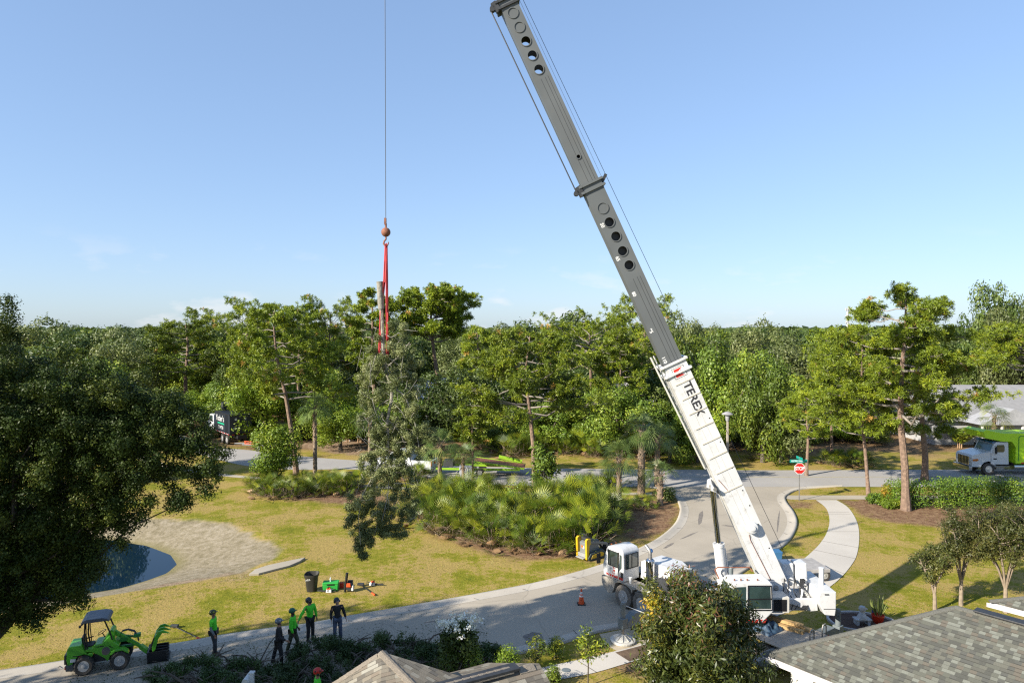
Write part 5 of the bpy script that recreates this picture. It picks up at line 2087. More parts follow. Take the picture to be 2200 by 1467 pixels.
def poly_decal(name, polys, m_, par, M, z=0.002):
    mb = MB()
    for pl in polys:
        n_ = len(pl)
        mb.add([(x, y, z) for x, y in pl] + [(x, y, 0) for x, y in pl], [list(range(n_))] + [[i, (i + 1) % n_, (i + 1) % n_ + n_, i + n_] for i in range(n_)], M)
    return Wp(mb.build(name, m_, par))


poly_decal('emblem_border', [[(-0.22, -0.26), (0.22, -0.26), (0.22, 0.26), (-0.22, 0.26)]], blackd, base, em, 0.002)
poly_decal('emblem_field', [[(-0.20, -0.24), (0.20, -0.24), (0.20, 0.24), (-0.20, 0.24)]], whited, base, em, 0.004)
# the emblem reads upright when the boom is level: block at its foot, notched shapes above
poly_decal('emblem_mark', [[(-0.17, -0.20), (0.17, -0.20), (0.17, -0.01), (-0.17, -0.01)], [(-0.17, -0.01), (-0.06, -0.01), (-0.17, 0.18)], [(0.0, -0.01), (0.10, 0.085), (0.0, 0.19), (-0.10, 0.085)], [(0.17, -0.01), (0.06, -0.01), (0.17, 0.18)]], redp, base, em, 0.007)
for tx, v, hw in (('50', 482, 0.31), ('65', 553, 0.31), ('80', 628, 0.31), ('95', 706, 0.31), ('110', 768, 0.31)):
    Wp(text('length_mark', tx, 0.19, whited, mid, BM @ TR(-s_at(v), nb0 - 0.305, hw + 0.0015), ext=0.003, bold=0.006))
# cable reel on the base
mb = MB()
cR = bp_(s_at(1127), nb0 + 0.04, 0)
Mr = Matrix(((bd.x, bn.x, bs.x, cR.x), (bd.y, bn.y, bs.y, cR.y), (bd.z, bn.z, bs.z, cR.z), (0, 0, 0, 1)))
mb.lathe([(0.10, 0.38), (0.10, 0.50), (0.22, 0.51), (0.25, 0.53), (0.25, 0.60), (0.22, 0.64), (0.12, 0.66), (0.11, 0.70), (0.02, 0.71)], 26, Mr)
Wp(mb.build('cable_reel', white, base, smooth=True))
mb = MB()
mb.tube([bp_(s_at(1140), nb0 - 0.15, 0.42), bp_(s_at(1150), nb0 - 0.2, 0.41), bp_(s_at(1245), nb0 - 0.12, 0.41)], 0.012, 5)
mb.tube([bp_(s_at(1020), nb0 - 0.35, 0.40), bp_(s_at(1050), nb0 - 0.16, 0.40)], 0.012, 5)
Wp(mb.build('reel_cable', rust, base))
# lift cylinder and its bracket
CT = D(1531, 1047, 27.6)
CB = D(1558, 1300, 27.9)
mb = MB()
for q in (-0.28, 0.28):
    P_ = [bp_(s_at(1012), nb0 - HB / 2 + 0.02, q), CT + Vector((-0.14, q, 0.25)), CT + Vector((-0.16, q, -0.06)), CT + Vector((0.08, q, -0.14)), bp_(s_at(1058), nb0 - HB / 2 + 0.02, q)]
    mb.add([p + Vector((0, -0.02, 0)) for p in P_] + [p + Vector((0, 0.02, 0)) for p in P_], [(0, 1, 2, 3, 4), (9, 8, 7, 6, 5)] + [(i, (i + 1) % 5, (i + 1) % 5 + 5, i + 5) for i in range(5)])
Wp(mb.build('cylinder_bracket', white, base))
mb = MB()
mb.tube([CT + Vector((0, -0.36, 0)), CT + Vector((0, 0.36, 0))], 0.075, 14)
Wp(mb.build('bracket_pin', steel, base, smooth=True))
cd_ = (CT - CB).normalized()
cm_ = CB + cd_ * (CT - CB).length * 0.53
mb = MB()
mb.tube([CB, cm_], 0.215, 22)
mb.tube([cm_ - cd_ * 0.12, cm_], 0.235, 22)
mb.tube([CB + Vector((0.26, 0, 0.3)), cm_ + Vector((0.26, 0, -0.2))], 0.03, 6)
lc = Wp(mb.build('lift_cylinder', white, crane, smooth=True))
mb = MB()
mb.tube([cm_, CT], 0.115, 18)
Wp(mb.build('lift_rod', chrome, lc, smooth=True))
# stowed swing-away jib beside the underside
mb = MB()
for q, n_ in ((0.30, -0.16), (0.42, -0.30), (0.30, -0.30)):
    mb.tube([bp_(s_at(752), nb0 - HB / 2 + n_, q), bp_(s_at(990), nb0 - HB / 2 + n_ * 0.6, q)], 0.03, 6)
sa, sb_ = s_at(985), s_at(756)
k = 26
for i in range(k):
    s1 = sa + (sb_ - sa) * i / k
    s2 = sa + (sb_ - sa) * (i + 1) / k
    f1_, f2_ = 0.6 + 0.4 * i / k, 0.6 + 0.4 * (i + 1) / k
    mb.tube([bp_(s1, nb0 - HB / 2 - (0.16 if i % 2 else 0.30) * f1_, 0.36), bp_(s2, nb0 - HB / 2 - (0.30 if i % 2 else 0.16) * f2_, 0.36)], 0.014, 4)
Wp(mb.build('stowed_jib', cream, crane))
# boom head, wire ropes
mb = MB()
mb.bar(bp_(BL - 0.6, nb0, 0), bp_(BL + 0.25, nb0 - 0.1, 0), 0.44, 0.8, up=bn)
mb.tube([bp_(BL + 0.05, nb0 + 0.3, -0.2), bp_(BL + 0.05, nb0 + 0.3, 0.2)], 0.25, 18)
mb.tube([bp_(BL + 0.05, nb0 - 0.4, -0.2), bp_(BL + 0.05, nb0 - 0.4, 0.2)], 0.25, 18)
bh = Wp(mb.build('boom_head', greyd, crane))
HK = bp_(BL + 0.05, nb0 - 0.62, 0)
BALL = D(829, 499, HK.y)
hx = BALL.x
mb = MB()
mb.tube([(hx, HK.y, HK.z), (hx, HK.y, BALL.z + 0.5)], 0.013, 5)
Wp(mb.build('hoist_rope', greyd, crane))
mb = MB()
mb.tube([bp_(BL, nb0 + 0.5, 0.05), D(1697, 1213, 28.3)], 0.010, 5)
mb.tube([bp_(sU - 0.05, nb0 - HU / 2 - 0.38, 0.2), bp_(sM - 0.05, nb0 - HM / 2 - 0.28, 0.25)], 0.026, 6)
mb.tube([bp_(sM, nb0 + HM / 2 + 0.10, 0.2), bp_(BL, nb0 + 0.42, 0.15)], 0.006, 5)
Wp(mb.build('boom_ropes', greyd, crane))
mb = MB()
pr_ = [(0.02, -0.19)] + [(0.185 * math.cos(a), 0.185 * math.sin(a)) for a in np.linspace(-1.4, 1.4, 11)] + [(0.02, 0.19)]
mb.lathe(pr_, 22, TR(hx, HK.y, BALL.z))
mb.tube([(hx, HK.y, BALL.z + 0.16), (hx, HK.y, BALL.z + 0.34)], 0.04, 8)
mb.bar((hx - 0.02, HK.y, BALL.z + 0.30), (hx - 0.02, HK.y, BALL.z + 0.56), 0.10, 0.08)
ball = Wp(mb.build('headache_ball', rust, crane, smooth=True))
mb = MB()
z0 = BALL.z
hk = [(hx, HK.y, z0 - 0.15), (hx, HK.y, z0 - 0.28), (hx - 0.07, HK.y, z0 - 0.36), (hx - 0.09, HK.y, z0 - 0.46), (hx - 0.03, HK.y, z0 - 0.54), (hx + 0.06, HK.y, z0 - 0.52), (hx + 0.10, HK.y, z0 - 0.44), (hx + 0.11, HK.y, z0 - 0.38)]
mb.tube(hk, [0.03, 0.035, 0.035, 0.038, 0.038, 0.034, 0.025, 0.012], 8)
Wp(mb.build('hook', rust, ball, smooth=True))

# turntable, superstructure deck, cab, winches, counterweight
TC = Vector((8.86, 28.42, 0))
mb = MB()
mb.lathe([(0.72, 1.24), (0.72, 1.42), (0.64, 1.44), (0.64, 1.58)], 28, TR(TC.x, TC.y, 0))
Wp(mb.build('turntable', greyd, crane))
y0 = 27.95
mb = MB()
mb.box((10.2, y0, 1.84), (4.0, 1.5, 0.34))
mb.prism([(8.1, 1.6), (8.1, 2.0), (9.0, 2.12), (9.0, 1.6)], y0 - 0.55, y0 + 0.55)
mb.prism([(10.9, 2.02), (10.9, 2.22), (12.15, 2.22), (12.2, 1.75), (11.9, 1.72), (11.2, 2.0)], y0 - 0.95, y0 - 0.80)
Wp(mb.build('superstructure_frame', white, crane, 0.02))
mb = MB()
for q in (-0.52, 0.52):
    mb.prism([(9.9, 2.1), (10.9, 2.1), (10.95, 2.55), (PIV.x + 0.22, PIV.z + 0.26), (PIV.x - 0.2, PIV.z + 0.26), (10.1, 2.6)], y0 + q - 0.03, y0 + q + 0.03)
Wp(mb.build('pivot_plates', white, crane))
mb = MB()
mb.tube([(PIV.x, y0 - 0.6, PIV.z), (PIV.x, y0 + 0.6, PIV.z)], 0.10, 14)
Wp(mb.build('pivot_pin', steel, crane, smooth=True))
# operator cab
cy0, cy1 = 26.30, 27.25
mb = MB()
mb.prism([(8.42, 1.72), (8.30, 2.3), (8.48, 3.02), (8.62, 3.13), (10.02, 3.16), (10.12, 3.06), (10.16, 2.0), (9.72, 1.55), (8.62, 1.55)], cy0, cy1)
oc = Wp(mb.build('operator_cab', white, crane, 0.05, seg=3))
mb = MB()
mb.prism([(9.20, 2.12), (9.20, 2.98), (10.02, 2.98), (10.06, 2.12)], cy0 - 0.012, cy0 + 0.01)
Wp(mb.build('side_window', glass, oc, 0.02))
mb = MB()
mb.prism([(8.52, 2.30), (8.62, 2.96), (9.08, 2.98), (9.08, 2.12), (8.60, 2.12)], cy0 - 0.012, cy0 + 0.01)
Wp(mb.build('door_window', glass, oc, 0.02))
mb = MB()
mb.add([(8.285, cy0 + 0.08, 2.25), (8.285, cy1 - 0.08, 2.25), (8.46, cy1 - 0.08, 2.98), (8.46, cy0 + 0.08, 2.98), (8.30, cy0 + 0.08, 2.25), (8.30, cy1 - 0.08, 2.25), (8.475, cy1 - 0.08, 2.98), (8.475, cy0 + 0.08, 2.98)],
       [(0, 1, 2, 3), (7, 6, 5, 4), (0, 4, 5, 1), (1, 5, 6, 2), (2, 6, 7, 3), (3, 7, 4, 0)])
Wp(mb.build('front_window', glass, oc))
mb = MB()
for a, c in (((9.16, 2.08), (9.16, 3.02)), ((9.16, 3.02), (10.06, 3.02)), ((10.06, 3.02), (10.10, 2.08)), ((9.16, 2.08), (10.10, 2.08)), ((9.18, 2.50), (10.08, 2.52))):
    mb.bar((a[0], cy0 - 0.02, a[1]), (c[0], cy0 - 0.02, c[1]), 0.035, 0.03)
Wp(mb.build('window_gaskets', black, oc))
mb = MB()
for a in (8.7, 8.95, 9.2, 9.6):
    mb.box((a, cy0 + 0.2, 3.18), (0.05, 0.05, 0.06))
mb.tube([(8.35, cy1 + 0.1, 2.9), (8.2, cy1 + 0.15, 3.25), (8.3, cy1 + 0.15, 3.35), (9.6, cy1 + 0.15, 3.35), (9.7, cy1 + 0.1, 3.2)], 0.03, 6)
Wp(mb.build('roof_rail', rust, oc))
mb = MB()
for i in range(5):
    mb.prism([(9.1 + i * 0.16, 1.57), (9.18 + i * 0.16, 1.57), (9.26 + i * 0.16, 1.70), (9.18 + i * 0.16, 1.70)], cy0 - 0.008, cy0 + 0.01)
Wp(mb.build('red_stripes', redp, oc))
# control box behind the cab
mb = MB()
mb.box((10.55, 26.95, 2.13), (0.70, 0.7, 0.62))
bx_ = Wp(mb.build('hydraulic_cabinet', cream, crane, 0.02))
mb = MB()
mb.box((10.52, 26.592, 2.13), (0.52, 0.02, 0.46))
Wp(mb.build('cabinet_opening', black, bx_))
# winches
for i, x in enumerate((11.42, 11.98)):
    mb = MB()
    mb.box((x, 28.35, 2.92), (0.50, 0.62, 0.72), taper=0.94)
    wn = Wp(mb.build('winch_housing', white, crane, 0.05, seg=3))
    mb = MB()
    mb.lathe([(0.03, -0.16), (0.15, -0.15), (0.17, -0.05), (0.17, 0.1), (0.12, 0.12)], 14, TR(x, 27.88, 2.62) @ RX(R(90)))
    for a in range(6):
        mb.box((x + 0.13 * math.cos(a * 1.05), 27.76, 2.62 + 0.13 * math.sin(a * 1.05)), (0.04, 0.1, 0.04))
    Wp(mb.build('winch_motor', white, wn))
mb = MB()
rr = random.Random(6)
for i in range(9):
    x = rr.uniform(11.1, 12.2)
    mb.tube([(x, 27.72, 2.75 - rr.random() * 0.2), (x - 0.15, 27.5, 2.85), (x - 0.25, 27.35, 2.4), (x - 0.1, 27.1, 2.05), (x - 0.5 + rr.random() * 0.3, 26.9, 1.85)], 0.022, 6)
Wp(mb.build('hydraulic_hoses', hosem, crane, smooth=True))
mb = MB()
for x in (11.2, 11.7, 12.2):
    mb.tube([(x, 27.75, 2.5), (x, 27.3, 2.45), (x - 0.1, 27.2, 2.0), (x - 0.4, 27.1, 1.95)], 0.045, 8)
Wp(mb.build('white_pipes', white, crane, smooth=True))
# counterweight
mb = MB()
mb.prism([(12.05, 2.25), (12.15, 2.62), (12.78, 2.62), (12.78, 1.95), (12.74, 1.66), (12.34, 1.70)], y0 - 1.25, y0 + 1.1)
cw = Wp(mb.build('counterweight', white, crane, 0.03))
mb = MB()
mb.box((12.52, y0 - 1.26, 1.95), (0.48, 0.02, 0.012))
mb.box((12.40, y0 - 1.26, 2.52), (0.16, 0.02, 0.04))
Wp(mb.build('seam_lines', greyd, cw))
mb = MB()
mb.lathe([(0.10, 2.6), (0.10, 3.28), (0.11, 3.28), (0.11, 3.31), (0.02, 3.32)], 16, TR(12.55, 27.5, 0))
Wp(mb.build('reservoir_tube', white, crane, smooth=True))

# things standing on the carrier deck
for i, (x, y, ln, rz) in enumerate(((-7.25, -0.35, 1.5, 0.25), (-7.35, -0.75, 1.5, 0.18), (-7.15, -0.55, 1.4, 0.3))):
    p = (Matrix.Translation(CO) @ RZ(CRZ)) @ Vector((x, y, 1.24 + (0.13 if i == 2 else 0.0)))
    mb = MB()
    mb.box((0, 0, 0.065), (ln, 0.20, 0.13))
    o = mb.build('timber_block', wood, None, 0.01)
    o.location = p
    o.rotation_euler = (0, 0, CRZ + rz)
    tag(o, ['squared timber lying nearest the step handle on the crane deck', 'squared timber lying along the far edge of the crane deck', 'squared timber laid on top of the two others on the crane deck'][i], 'timber', 'timbers on the crane deck')
tarp = mat('blue_tarpaulin', (0.03, 0.065, 0.11), 0.6, var=0.5, scale=3)
rg = np.random.default_rng(12)
n_ = 26
V = []
for i in range(n_):
    for j in range(n_):
        u_, v_ = i / (n_ - 1) - 0.5, j / (n_ - 1) - 0.5
        e = 1 - (2 * max(abs(u_), abs(v_))) ** 4
        V.append((u_ * 1.3, v_ * 1.1, 0.01 + e * (0.16 + 0.09 * math.sin(u_ * 23 + 2 * math.sin(v_ * 9)) + 0.05 * rg.random() + 0.05 * math.sin(v_ * 31))))
ix = np.arange(n_ * n_).reshape(n_, n_)
Fc = np.stack([ix[:-1, :-1].ravel(), ix[1:, :-1].ravel(), ix[1:, 1:].ravel(), ix[:-1, 1:].ravel()], 1)
o = link('tarpaulin', npmesh('tarpaulin', np.array(V), Fc, tarp, smooth=True), None)
o.location = (Matrix.Translation(CO) @ RZ(CRZ)) @ Vector((-6.7, 0.25, 1.24))
o.rotation_euler = (0, 0, CRZ)
tag(o, 'crumpled blue tarpaulin lying on the crane deck beside the timbers', 'tarpaulin')
mb = MB()
mb.lathe([(0.045, 0), (0.055, 0.20), (0.07, 0.205), (0.07, 0.22)], 12)
o = mb.build('paper_cup', whited, None, smooth=True)
o.location = (Matrix.Translation(CO) @ RZ(CRZ)) @ Vector((-0.28, 0.98, 1.19))
o.scale = (1.2, 1.2, 1.3)
tag(o, 'white drinking cup standing on the crane fender behind the cab', 'cup')

# ---------------------------------------------------------------- slings and the hanging tree section
YH = HK.y
sling = mat('red_sling', (0.55, 0.035, 0.04), 0.7, var=0.2, scale=5)
for i, (pts, lab) in enumerate((([(829, 528), (826, 600), (819, 668), (815, 760)], 'red lifting sling falling from the hook to the left side of the hanging trunk'),
                                ([(830, 528), (831, 600), (832, 700), (832, 766)], 'red lifting sling falling from the hook to the right side of the hanging trunk'))):
    mb = MB()
    for k_ in (-1, 1):
        P_ = [D(u + k_ * 1.4, v, YH + k_ * 0.05) for u, v in pts]
        mb.tube(P_, 0.028, 6)
    P_ = [D(pts[0][0], pts[0][1], YH) + Vector((-0.04, 0, 0)), D(pts[0][0], pts[0][1] - 5, YH), D(pts[0][0], pts[0][1], YH) + Vector((0.04, 0, 0))]
    mb.tube(P_, 0.03, 6)
    mb.tube([D(pts[-1][0], pts[-1][1], YH), D(823, pts[-1][1] + 4, YH - 0.16), D(824, pts[-1][1] + 2, YH + 0.15)], 0.03, 6)
    tag(mb.build('lifting_sling', sling, None, smooth=True), lab, 'sling', 'red slings under the hook')
hung = thing('hanging_tree_section', 'long severed oak top with bare upper trunk hanging from the red slings', 'tree section', D(830, 900, YH))
HL = -hung.location
rg = np.random.default_rng(23)
lichen = mat('lichen_grey_bark', (0.30, 0.28, 0.23), 0.95, var=0.35, scale=6, bump=0.8, bscale=10)


def hp(u, v, dy=0.0):
    return D(u, v, YH + dy) + HL


mb = MB()
mb.tube([hp(816, 605), hp(818, 650), hp(819, 664)], [0.135, 0.125, 0.12], 12)
mb.tube([hp(819, 664), hp(822, 710), hp(824, 760), hp(830, 800), hp(842, 830), hp(841, 860), hp(833, 900), hp(834, 950), hp(826, 985), hp(808, 1012), hp(796, 1045)], [0.085, 0.08, 0.075, 0.07, 0.065, 0.062, 0.058, 0.05, 0.04, 0.03, 0.02], 8)
for P_, r0 in (([(836, 905), (820, 920), (812, 940), (800, 1000)], 0.03), ([(832, 975), (850, 1000), (868, 1030), (885, 1075)], 0.035), ([(834, 950), (838, 1010), (832, 1070), (820, 1120)], 0.03), ([(808, 1012), (780, 1060), (770, 1110), (775, 1170)], 0.025),
               ([(824, 760), (850, 780), (880, 800), (905, 850)], 0.04), ([(824, 745), (800, 770), (785, 800), (778, 850)], 0.035), ([(842, 830), (870, 850), (890, 900), (900, 960)], 0.035), ([(830, 790), (862, 760), (880, 735)], 0.03),
               ([(833, 900), (860, 930), (880, 980), (890, 1020)], 0.03), ([(841, 855), (815, 870), (800, 900), (785, 940)], 0.025), ([(828, 780), (850, 820), (855, 860)], 0.02), ([(822, 715), (840, 725), (858, 715), (870, 722)], 0.02)):
    dy = rg.uniform(-0.9, 0.9)
    mb.tube([hp(u, v, dy * i / 3) for i, (u, v) in enumerate(P_)], [r0, r0 * 0.8, r0 * 0.55, r0 * 0.3][:len(P_)], 6, cap=False)
for i in range(170):
    u, v = rg.uniform(765, 900), rg.uniform(700, 1130)
    dy = rg.normal() * 0.7
    p = hp(u, v, dy)
    e = p + Vector((rg.normal() * 0.35, rg.normal() * 0.35, -abs(rg.normal()) * 0.4))
    mb.tube([p, p.lerp(e, 0.5) + Vector(rg.normal(size=3)) * 0.06, e], [0.011, 0.008, 0.005], 3, cap=False)
mb.build('trunk', lichen, hung, smooth=True)
bl = []
for u, v, r_, n_ in ((850, 700, 26, 6), (800, 745, 26, 6), (870, 740, 34, 11), (850, 775, 44, 16), (800, 790, 34, 11), (885, 800, 36, 13), (830, 820, 50, 18), (790, 850, 34, 11), (885, 860, 44, 18), (865, 900, 46, 18), (800, 910, 34, 12), (910, 930, 32, 10),
                     (885, 960, 44, 16), (840, 960, 42, 16), (870, 940, 40, 12), (820, 930, 34, 10), (795, 980, 34, 12), (870, 1020, 42, 16), (830, 1010, 40, 14), (850, 985, 40, 12), (800, 1010, 30, 8), (800, 1040, 38, 10), (840, 1060, 48, 16), (780, 1080, 36, 13), (880, 1080, 22, 8), (870, 1110, 22, 8), (800, 1110, 48, 24), (835, 1115, 32, 12),
                     (755, 1095, 20, 9), (775, 1145, 26, 14), (772, 1175, 12, 6), (825, 1145, 24, 8), (860, 1140, 16, 6), (790, 1160, 15, 6), (748, 1120, 13, 5), (780, 1190, 7, 3), (880, 1110, 12, 4)):
    for i in range(n_):
        d = rg.normal(size=3)
        d /= np.linalg.norm(d)
        q = rg.uniform(0.3, 1.0)
        p = hp(u + d[0] * r_ * q, v + d[2] * r_ * q, d[1] * r_ * q / F * YH * 1.3)
        bl.append((p.x, p.y, p.z, rg.uniform(0.10, 0.21)))
V, Fc, rn = blob_leaves(rg, bl, 120000, 0.066, 0.5, inner=0.0, up=-0.1)
link('foliage', npmesh('foliage', V, Fc, LG['hang'], rn), None, hung)

# flatbed trailer and bits standing behind the crane
tr_ = thing('flatbed_trailer', 'low grey flat trailer parked behind the crane on the sidewalk', 'trailer', (*G(1725, 1238), 0), 0.12)
mb = MB()
mb.box((-0.6, 0, 0.62), (3.2, 1.7, 0.08))
mb.box((-0.6, -0.83, 0.56), (3.2, 0.05, 0.16))
mb.build('trailer_bed', mat('weathered_grey_deck', (0.40, 0.38, 0.36), 0.7, var=0.2), tr_, 0.01)
for s_ in (1, -1):
    wheel_into(tr_, 0.75, 0.72 * s_, 0.30, 0.30, 0.2, s_, rubber, rimal, 0, 0.06)
    wheel_into(tr_, -1.6, 0.72 * s_, 0.30, 0.30, 0.2, s_, rubber, rimal, 0, 0.06)
mb = MB()
mb.tube([(0, 0, 0.0), (0, 0, 0.6)], 0.03, 6)
mb.box((0, 0, 0.35), (0.7, 0.5, 0.5), taper=1.15)
o = mb.build('tool_bin', mat('blue_bin', (0.05, 0.17, 0.34), 0.5), None, 0.03)
o.location = (*G(1662, 1205), 0.0)
tag(o, 'blue bin standing at the kerb behind the boom', 'bin')

# ================================================================== HOUSES
def shingle(name, cols, tw=0.16, th=0.135, lo=0.0):
    m, n_, b_, l_ = newmat(name)
    uv = n_.nodes.new('ShaderNodeUVMap')
    sp = n_.nodes.new('ShaderNodeSeparateXYZ')
    l_(uv.outputs[0], sp.inputs[0])

    def M_(op, a, c=None):
        q = n_.nodes.new('ShaderNodeMath')
        q.operation = op
        for i, s_ in enumerate((a, c)):
            if s_ is None:
                continue
            if isinstance(s_, (int, float)):
                q.inputs[i].default_value = s_
            else:
                l_(s_, q.inputs[i])
        return q.outputs[0]
    row_f = M_('DIVIDE', sp.outputs[1], th)
    row = M_('FLOOR', row_f)
    fr = M_('FRACT', row_f)
    wn0 = n_.nodes.new('ShaderNodeTexWhiteNoise')
    wn0.noise_dimensions = '1D'
    l_(row, wn0.inputs['W'])
    uoff = M_('ADD', M_('DIVIDE', sp.outputs[0], tw), M_('MULTIPLY', wn0.outputs['Value'], 7.3))
    col_ = M_('FLOOR', uoff)
    cb = n_.nodes.new('ShaderNodeCombineXYZ')
    l_(col_, cb.inputs[0])
    l_(row, cb.inputs[1])
    wn = n_.nodes.new('ShaderNodeTexWhiteNoise')
    wn.noise_dimensions = '2D'
    l_(cb.outputs[0], wn.inputs['Vector'])
    rp_ = n_.nodes.new('ShaderNodeValToRGB')
    rp_.color_ramp.interpolation = 'CONSTANT'
    e = rp_.color_ramp.elements
    while len(e) < len(cols):
        e.new(0.5)
    for i, c in enumerate(cols):
        e[i].position = i / len(cols)
        e[i].color = (*c, 1)
    l_(wn.outputs['Value'], rp_.inputs[0])
    tc_ = n_.nodes.new('ShaderNodeTexCoord')
    nz_ = n_.nodes.new('ShaderNodeTexNoise')
    nz_.inputs['Scale'].default_value = 45
    nz_.inputs['Detail'].default_value = 4
    l_(tc_.outputs['Object'], nz_.inputs['Vector'])
    mr2 = n_.nodes.new('ShaderNodeMapRange')
    mr2.inputs['To Min'].default_value = 0.72
    mr2.inputs['To Max'].default_value = 1.28
    l_(nz_.outputs[0], mr2.inputs['Value'])
    # shadow under each butt edge painted as a dark line, wider on thick tabs
    edge = M_('LESS_THAN', fr, M_('ADD', 0.08, M_('MULTIPLY', M_('GREATER_THAN', wn.outputs['Value'], 0.45), 0.12)))
    k = M_('SUBTRACT', 1.0, M_('MULTIPLY', edge, 0.45))
    fin = M_('MULTIPLY', k, mr2.outputs[0])
    v = n_.nodes.new('ShaderNodeVectorMath')
    v.operation = 'SCALE'
    l_(rp_.outputs[0], v.inputs[0])
    l_(fin, v.inputs['Scale'])
    l_(v.outputs[0], b_.inputs['Base Color'])
    b_.inputs['Roughness'].default_value = 0.9
    b_.inputs['Specular IOR Level'].default_value = 0.2
    bp = n_.nodes.new('ShaderNodeBump')
    bp.inputs['Strength'].default_value = 0.7
    bp.inputs['Distance'].default_value = 0.02
    hh = M_('ADD', M_('MULTIPLY', M_('SUBTRACT', 1.0, fr), 0.9), M_('MULTIPLY', nz_.outputs[0], 0.4))
    l_(hh, bp.inputs['Height'])
    l_(bp.outputs[0], b_.inputs['Normal'])
    return m


m_roofg = shingle('grey_green_shingles', [(0.105, 0.106, 0.085), (0.078, 0.078, 0.066), (0.118, 0.116, 0.093), (0.145, 0.147, 0.120), (0.098, 0.096, 0.079), (0.122, 0.108, 0.085), (0.088, 0.088, 0.076), (0.172, 0.176, 0.146)])
m_rooft = shingle('tan_shingles', [(0.17, 0.15, 0.115), (0.115, 0.103, 0.085), (0.20, 0.175, 0.135), (0.25, 0.23, 0.185), (0.155, 0.138, 0.11), (0.18, 0.15, 0.115), (0.13, 0.118, 0.098), (0.28, 0.265, 0.22)], 0.23, 0.13)
m_cap = [mat('ridge_cap_%s' % k_, c, 0.9, var=0.22, scale=30, bump=0.4, bscale=60) for k_, c in (('grey', (0.135, 0.132, 0.11)),)]
m_capt = mat('ridge_cap_tan', (0.26, 0.22, 0.17), 0.9, var=0.25, scale=30, bump=0.4, bscale=60)
m_fascia = mat('white_fascia', (0.56, 0.54, 0.53), 0.5, var=0.06)
m_wall = mat('pale_stucco', (0.55, 0.54, 0.50), 0.9, var=0.08, bump=0.3)
m_darkg = mat('dark_window_glass', (0.02, 0.025, 0.03), 0.08, spec=1.0)


def roof_plane(name, pts, eave_dir, m, parent, thick=0.05):
    """pts: 3-D outline, eave_dir: unit vector along the eave; UV in metres"""
    pts = [Vector(p) for p in pts]
    nrm = Vector((0, 0, 0))
    for i in range(len(pts)):
        nrm += (pts[i] - pts[0]).cross(pts[(i + 1) % len(pts)] - pts[0])
    nrm.normalize()
    if nrm.z < 0:
        pts = pts[::-1]
        nrm = -nrm
    e = Vector(eave_dir).normalized()
    up = nrm.cross(e).normalized()
    if up.z < 0:
        up = -up
    me = bpy.data.meshes.new(name)
    n_ = len(pts)
    lowp = [p - nrm * thick for p in pts]
    me.from_pydata([tuple(p) for p in pts + lowp], [], [list(range(n_)), list(range(n_, 2 * n_))[::-1]] + [[i, i + n_, (i + 1) % n_ + n_, (i + 1) % n_] for i in range(n_)])
    uv = me.uv_layers.new(name='UVMap')
    for lp in me.loops:
        p = Vector(me.vertices[lp.vertex_index].co)
        uv.data[lp.index].uv = (p.dot(e) + 50, p.dot(up) + 50)
    me.update()
    return link(name, me, m, parent)


def caps(name, a, c, m, parent, up, wd=0.24, step=0.20, rise=0.02):
    """overlapping ridge or hip cap tabs, each a bent shingle; all one strip"""
    a, c = Vector(a), Vector(c)
    d = (c - a)
    ln = d.length
    d.normalize()
    sd_ = d.cross(Vector((0, 0, 1))).normalized()
    mb = MB()
    k_ = int(ln / step)
    upv = Vector((0, 0, 1))
    slope = up
    for i in range(k_):
        p = a + d * (i * step)
        q = a + d * ((i + 1) * step + 0.03)
        h0, h1_ = 0.03, 0.018
        vs = []
        for pt, h in ((p, h0), (q, h1_)):
            for s_, dz in ((-wd / 2, -slope * wd / 2), (-0.03, 0), (0.03, 0), (wd / 2, -slope * wd / 2)):
                vs.append(pt + sd_ * s_ + upv * (h + dz))
            for s_, dz in ((wd / 2, -slope * wd / 2), (-wd / 2, -slope * wd / 2)):
                vs.append(pt + sd_ * s_ + upv * (h + dz - 0.03))
        mb.add(vs, [(0, 1, 7, 6), (1, 2, 8, 7), (2, 3, 9, 8), (3, 4, 10, 9), (4, 5, 11, 10), (5, 0, 6, 11), (0, 5, 4, 3, 2, 1), (6, 7, 8, 9, 10, 11)])
    return mb.build(name, m, parent)


def gutter(parent, a, c, out, m=m_fascia):
    a, c, out = Vector(a), Vector(c), Vector(out)
    mb = MB()
    mb.bar(a - Vector((0, 0, 0.13)) - out * 0.02, c - Vector((0, 0, 0.13)) - out * 0.02, 0.03, 0.16)
    mb.bar(a + out * 0.06 - Vector((0, 0, 0.17)), c + out * 0.06 - Vector((0, 0, 0.17)), 0.12, 0.015)
    mb.bar(a + out * 0.115 - Vector((0, 0, 0.11)), c + out * 0.115 - Vector((0, 0, 0.11)), 0.012, 0.13)
    return mb.build('gutter', m, parent)


# --- right house: hip roof, the nearest corner at the left
E0 = D(1641, 1403, 21.35)
ze = E0.z
PK = D(2054, 1302, 20.6)
ea = Vector((1.5, -1.85, 0)).normalized()     # eave running towards the camera
eb = Vector((math.cos(R(19)), math.sin(R(19)), 0))      # far eave, hidden behind the hip
RE = PK + ea * 7.5
hR = thing('house', 'house with a grey-green shingle hip roof filling the lower right corner', 'house', (14.0, 15.5, 0))
HI = Matrix.Translation((-14.0, -15.5, 0))


def HL_(o, M=HI):
    o.data.transform(M)
    return o


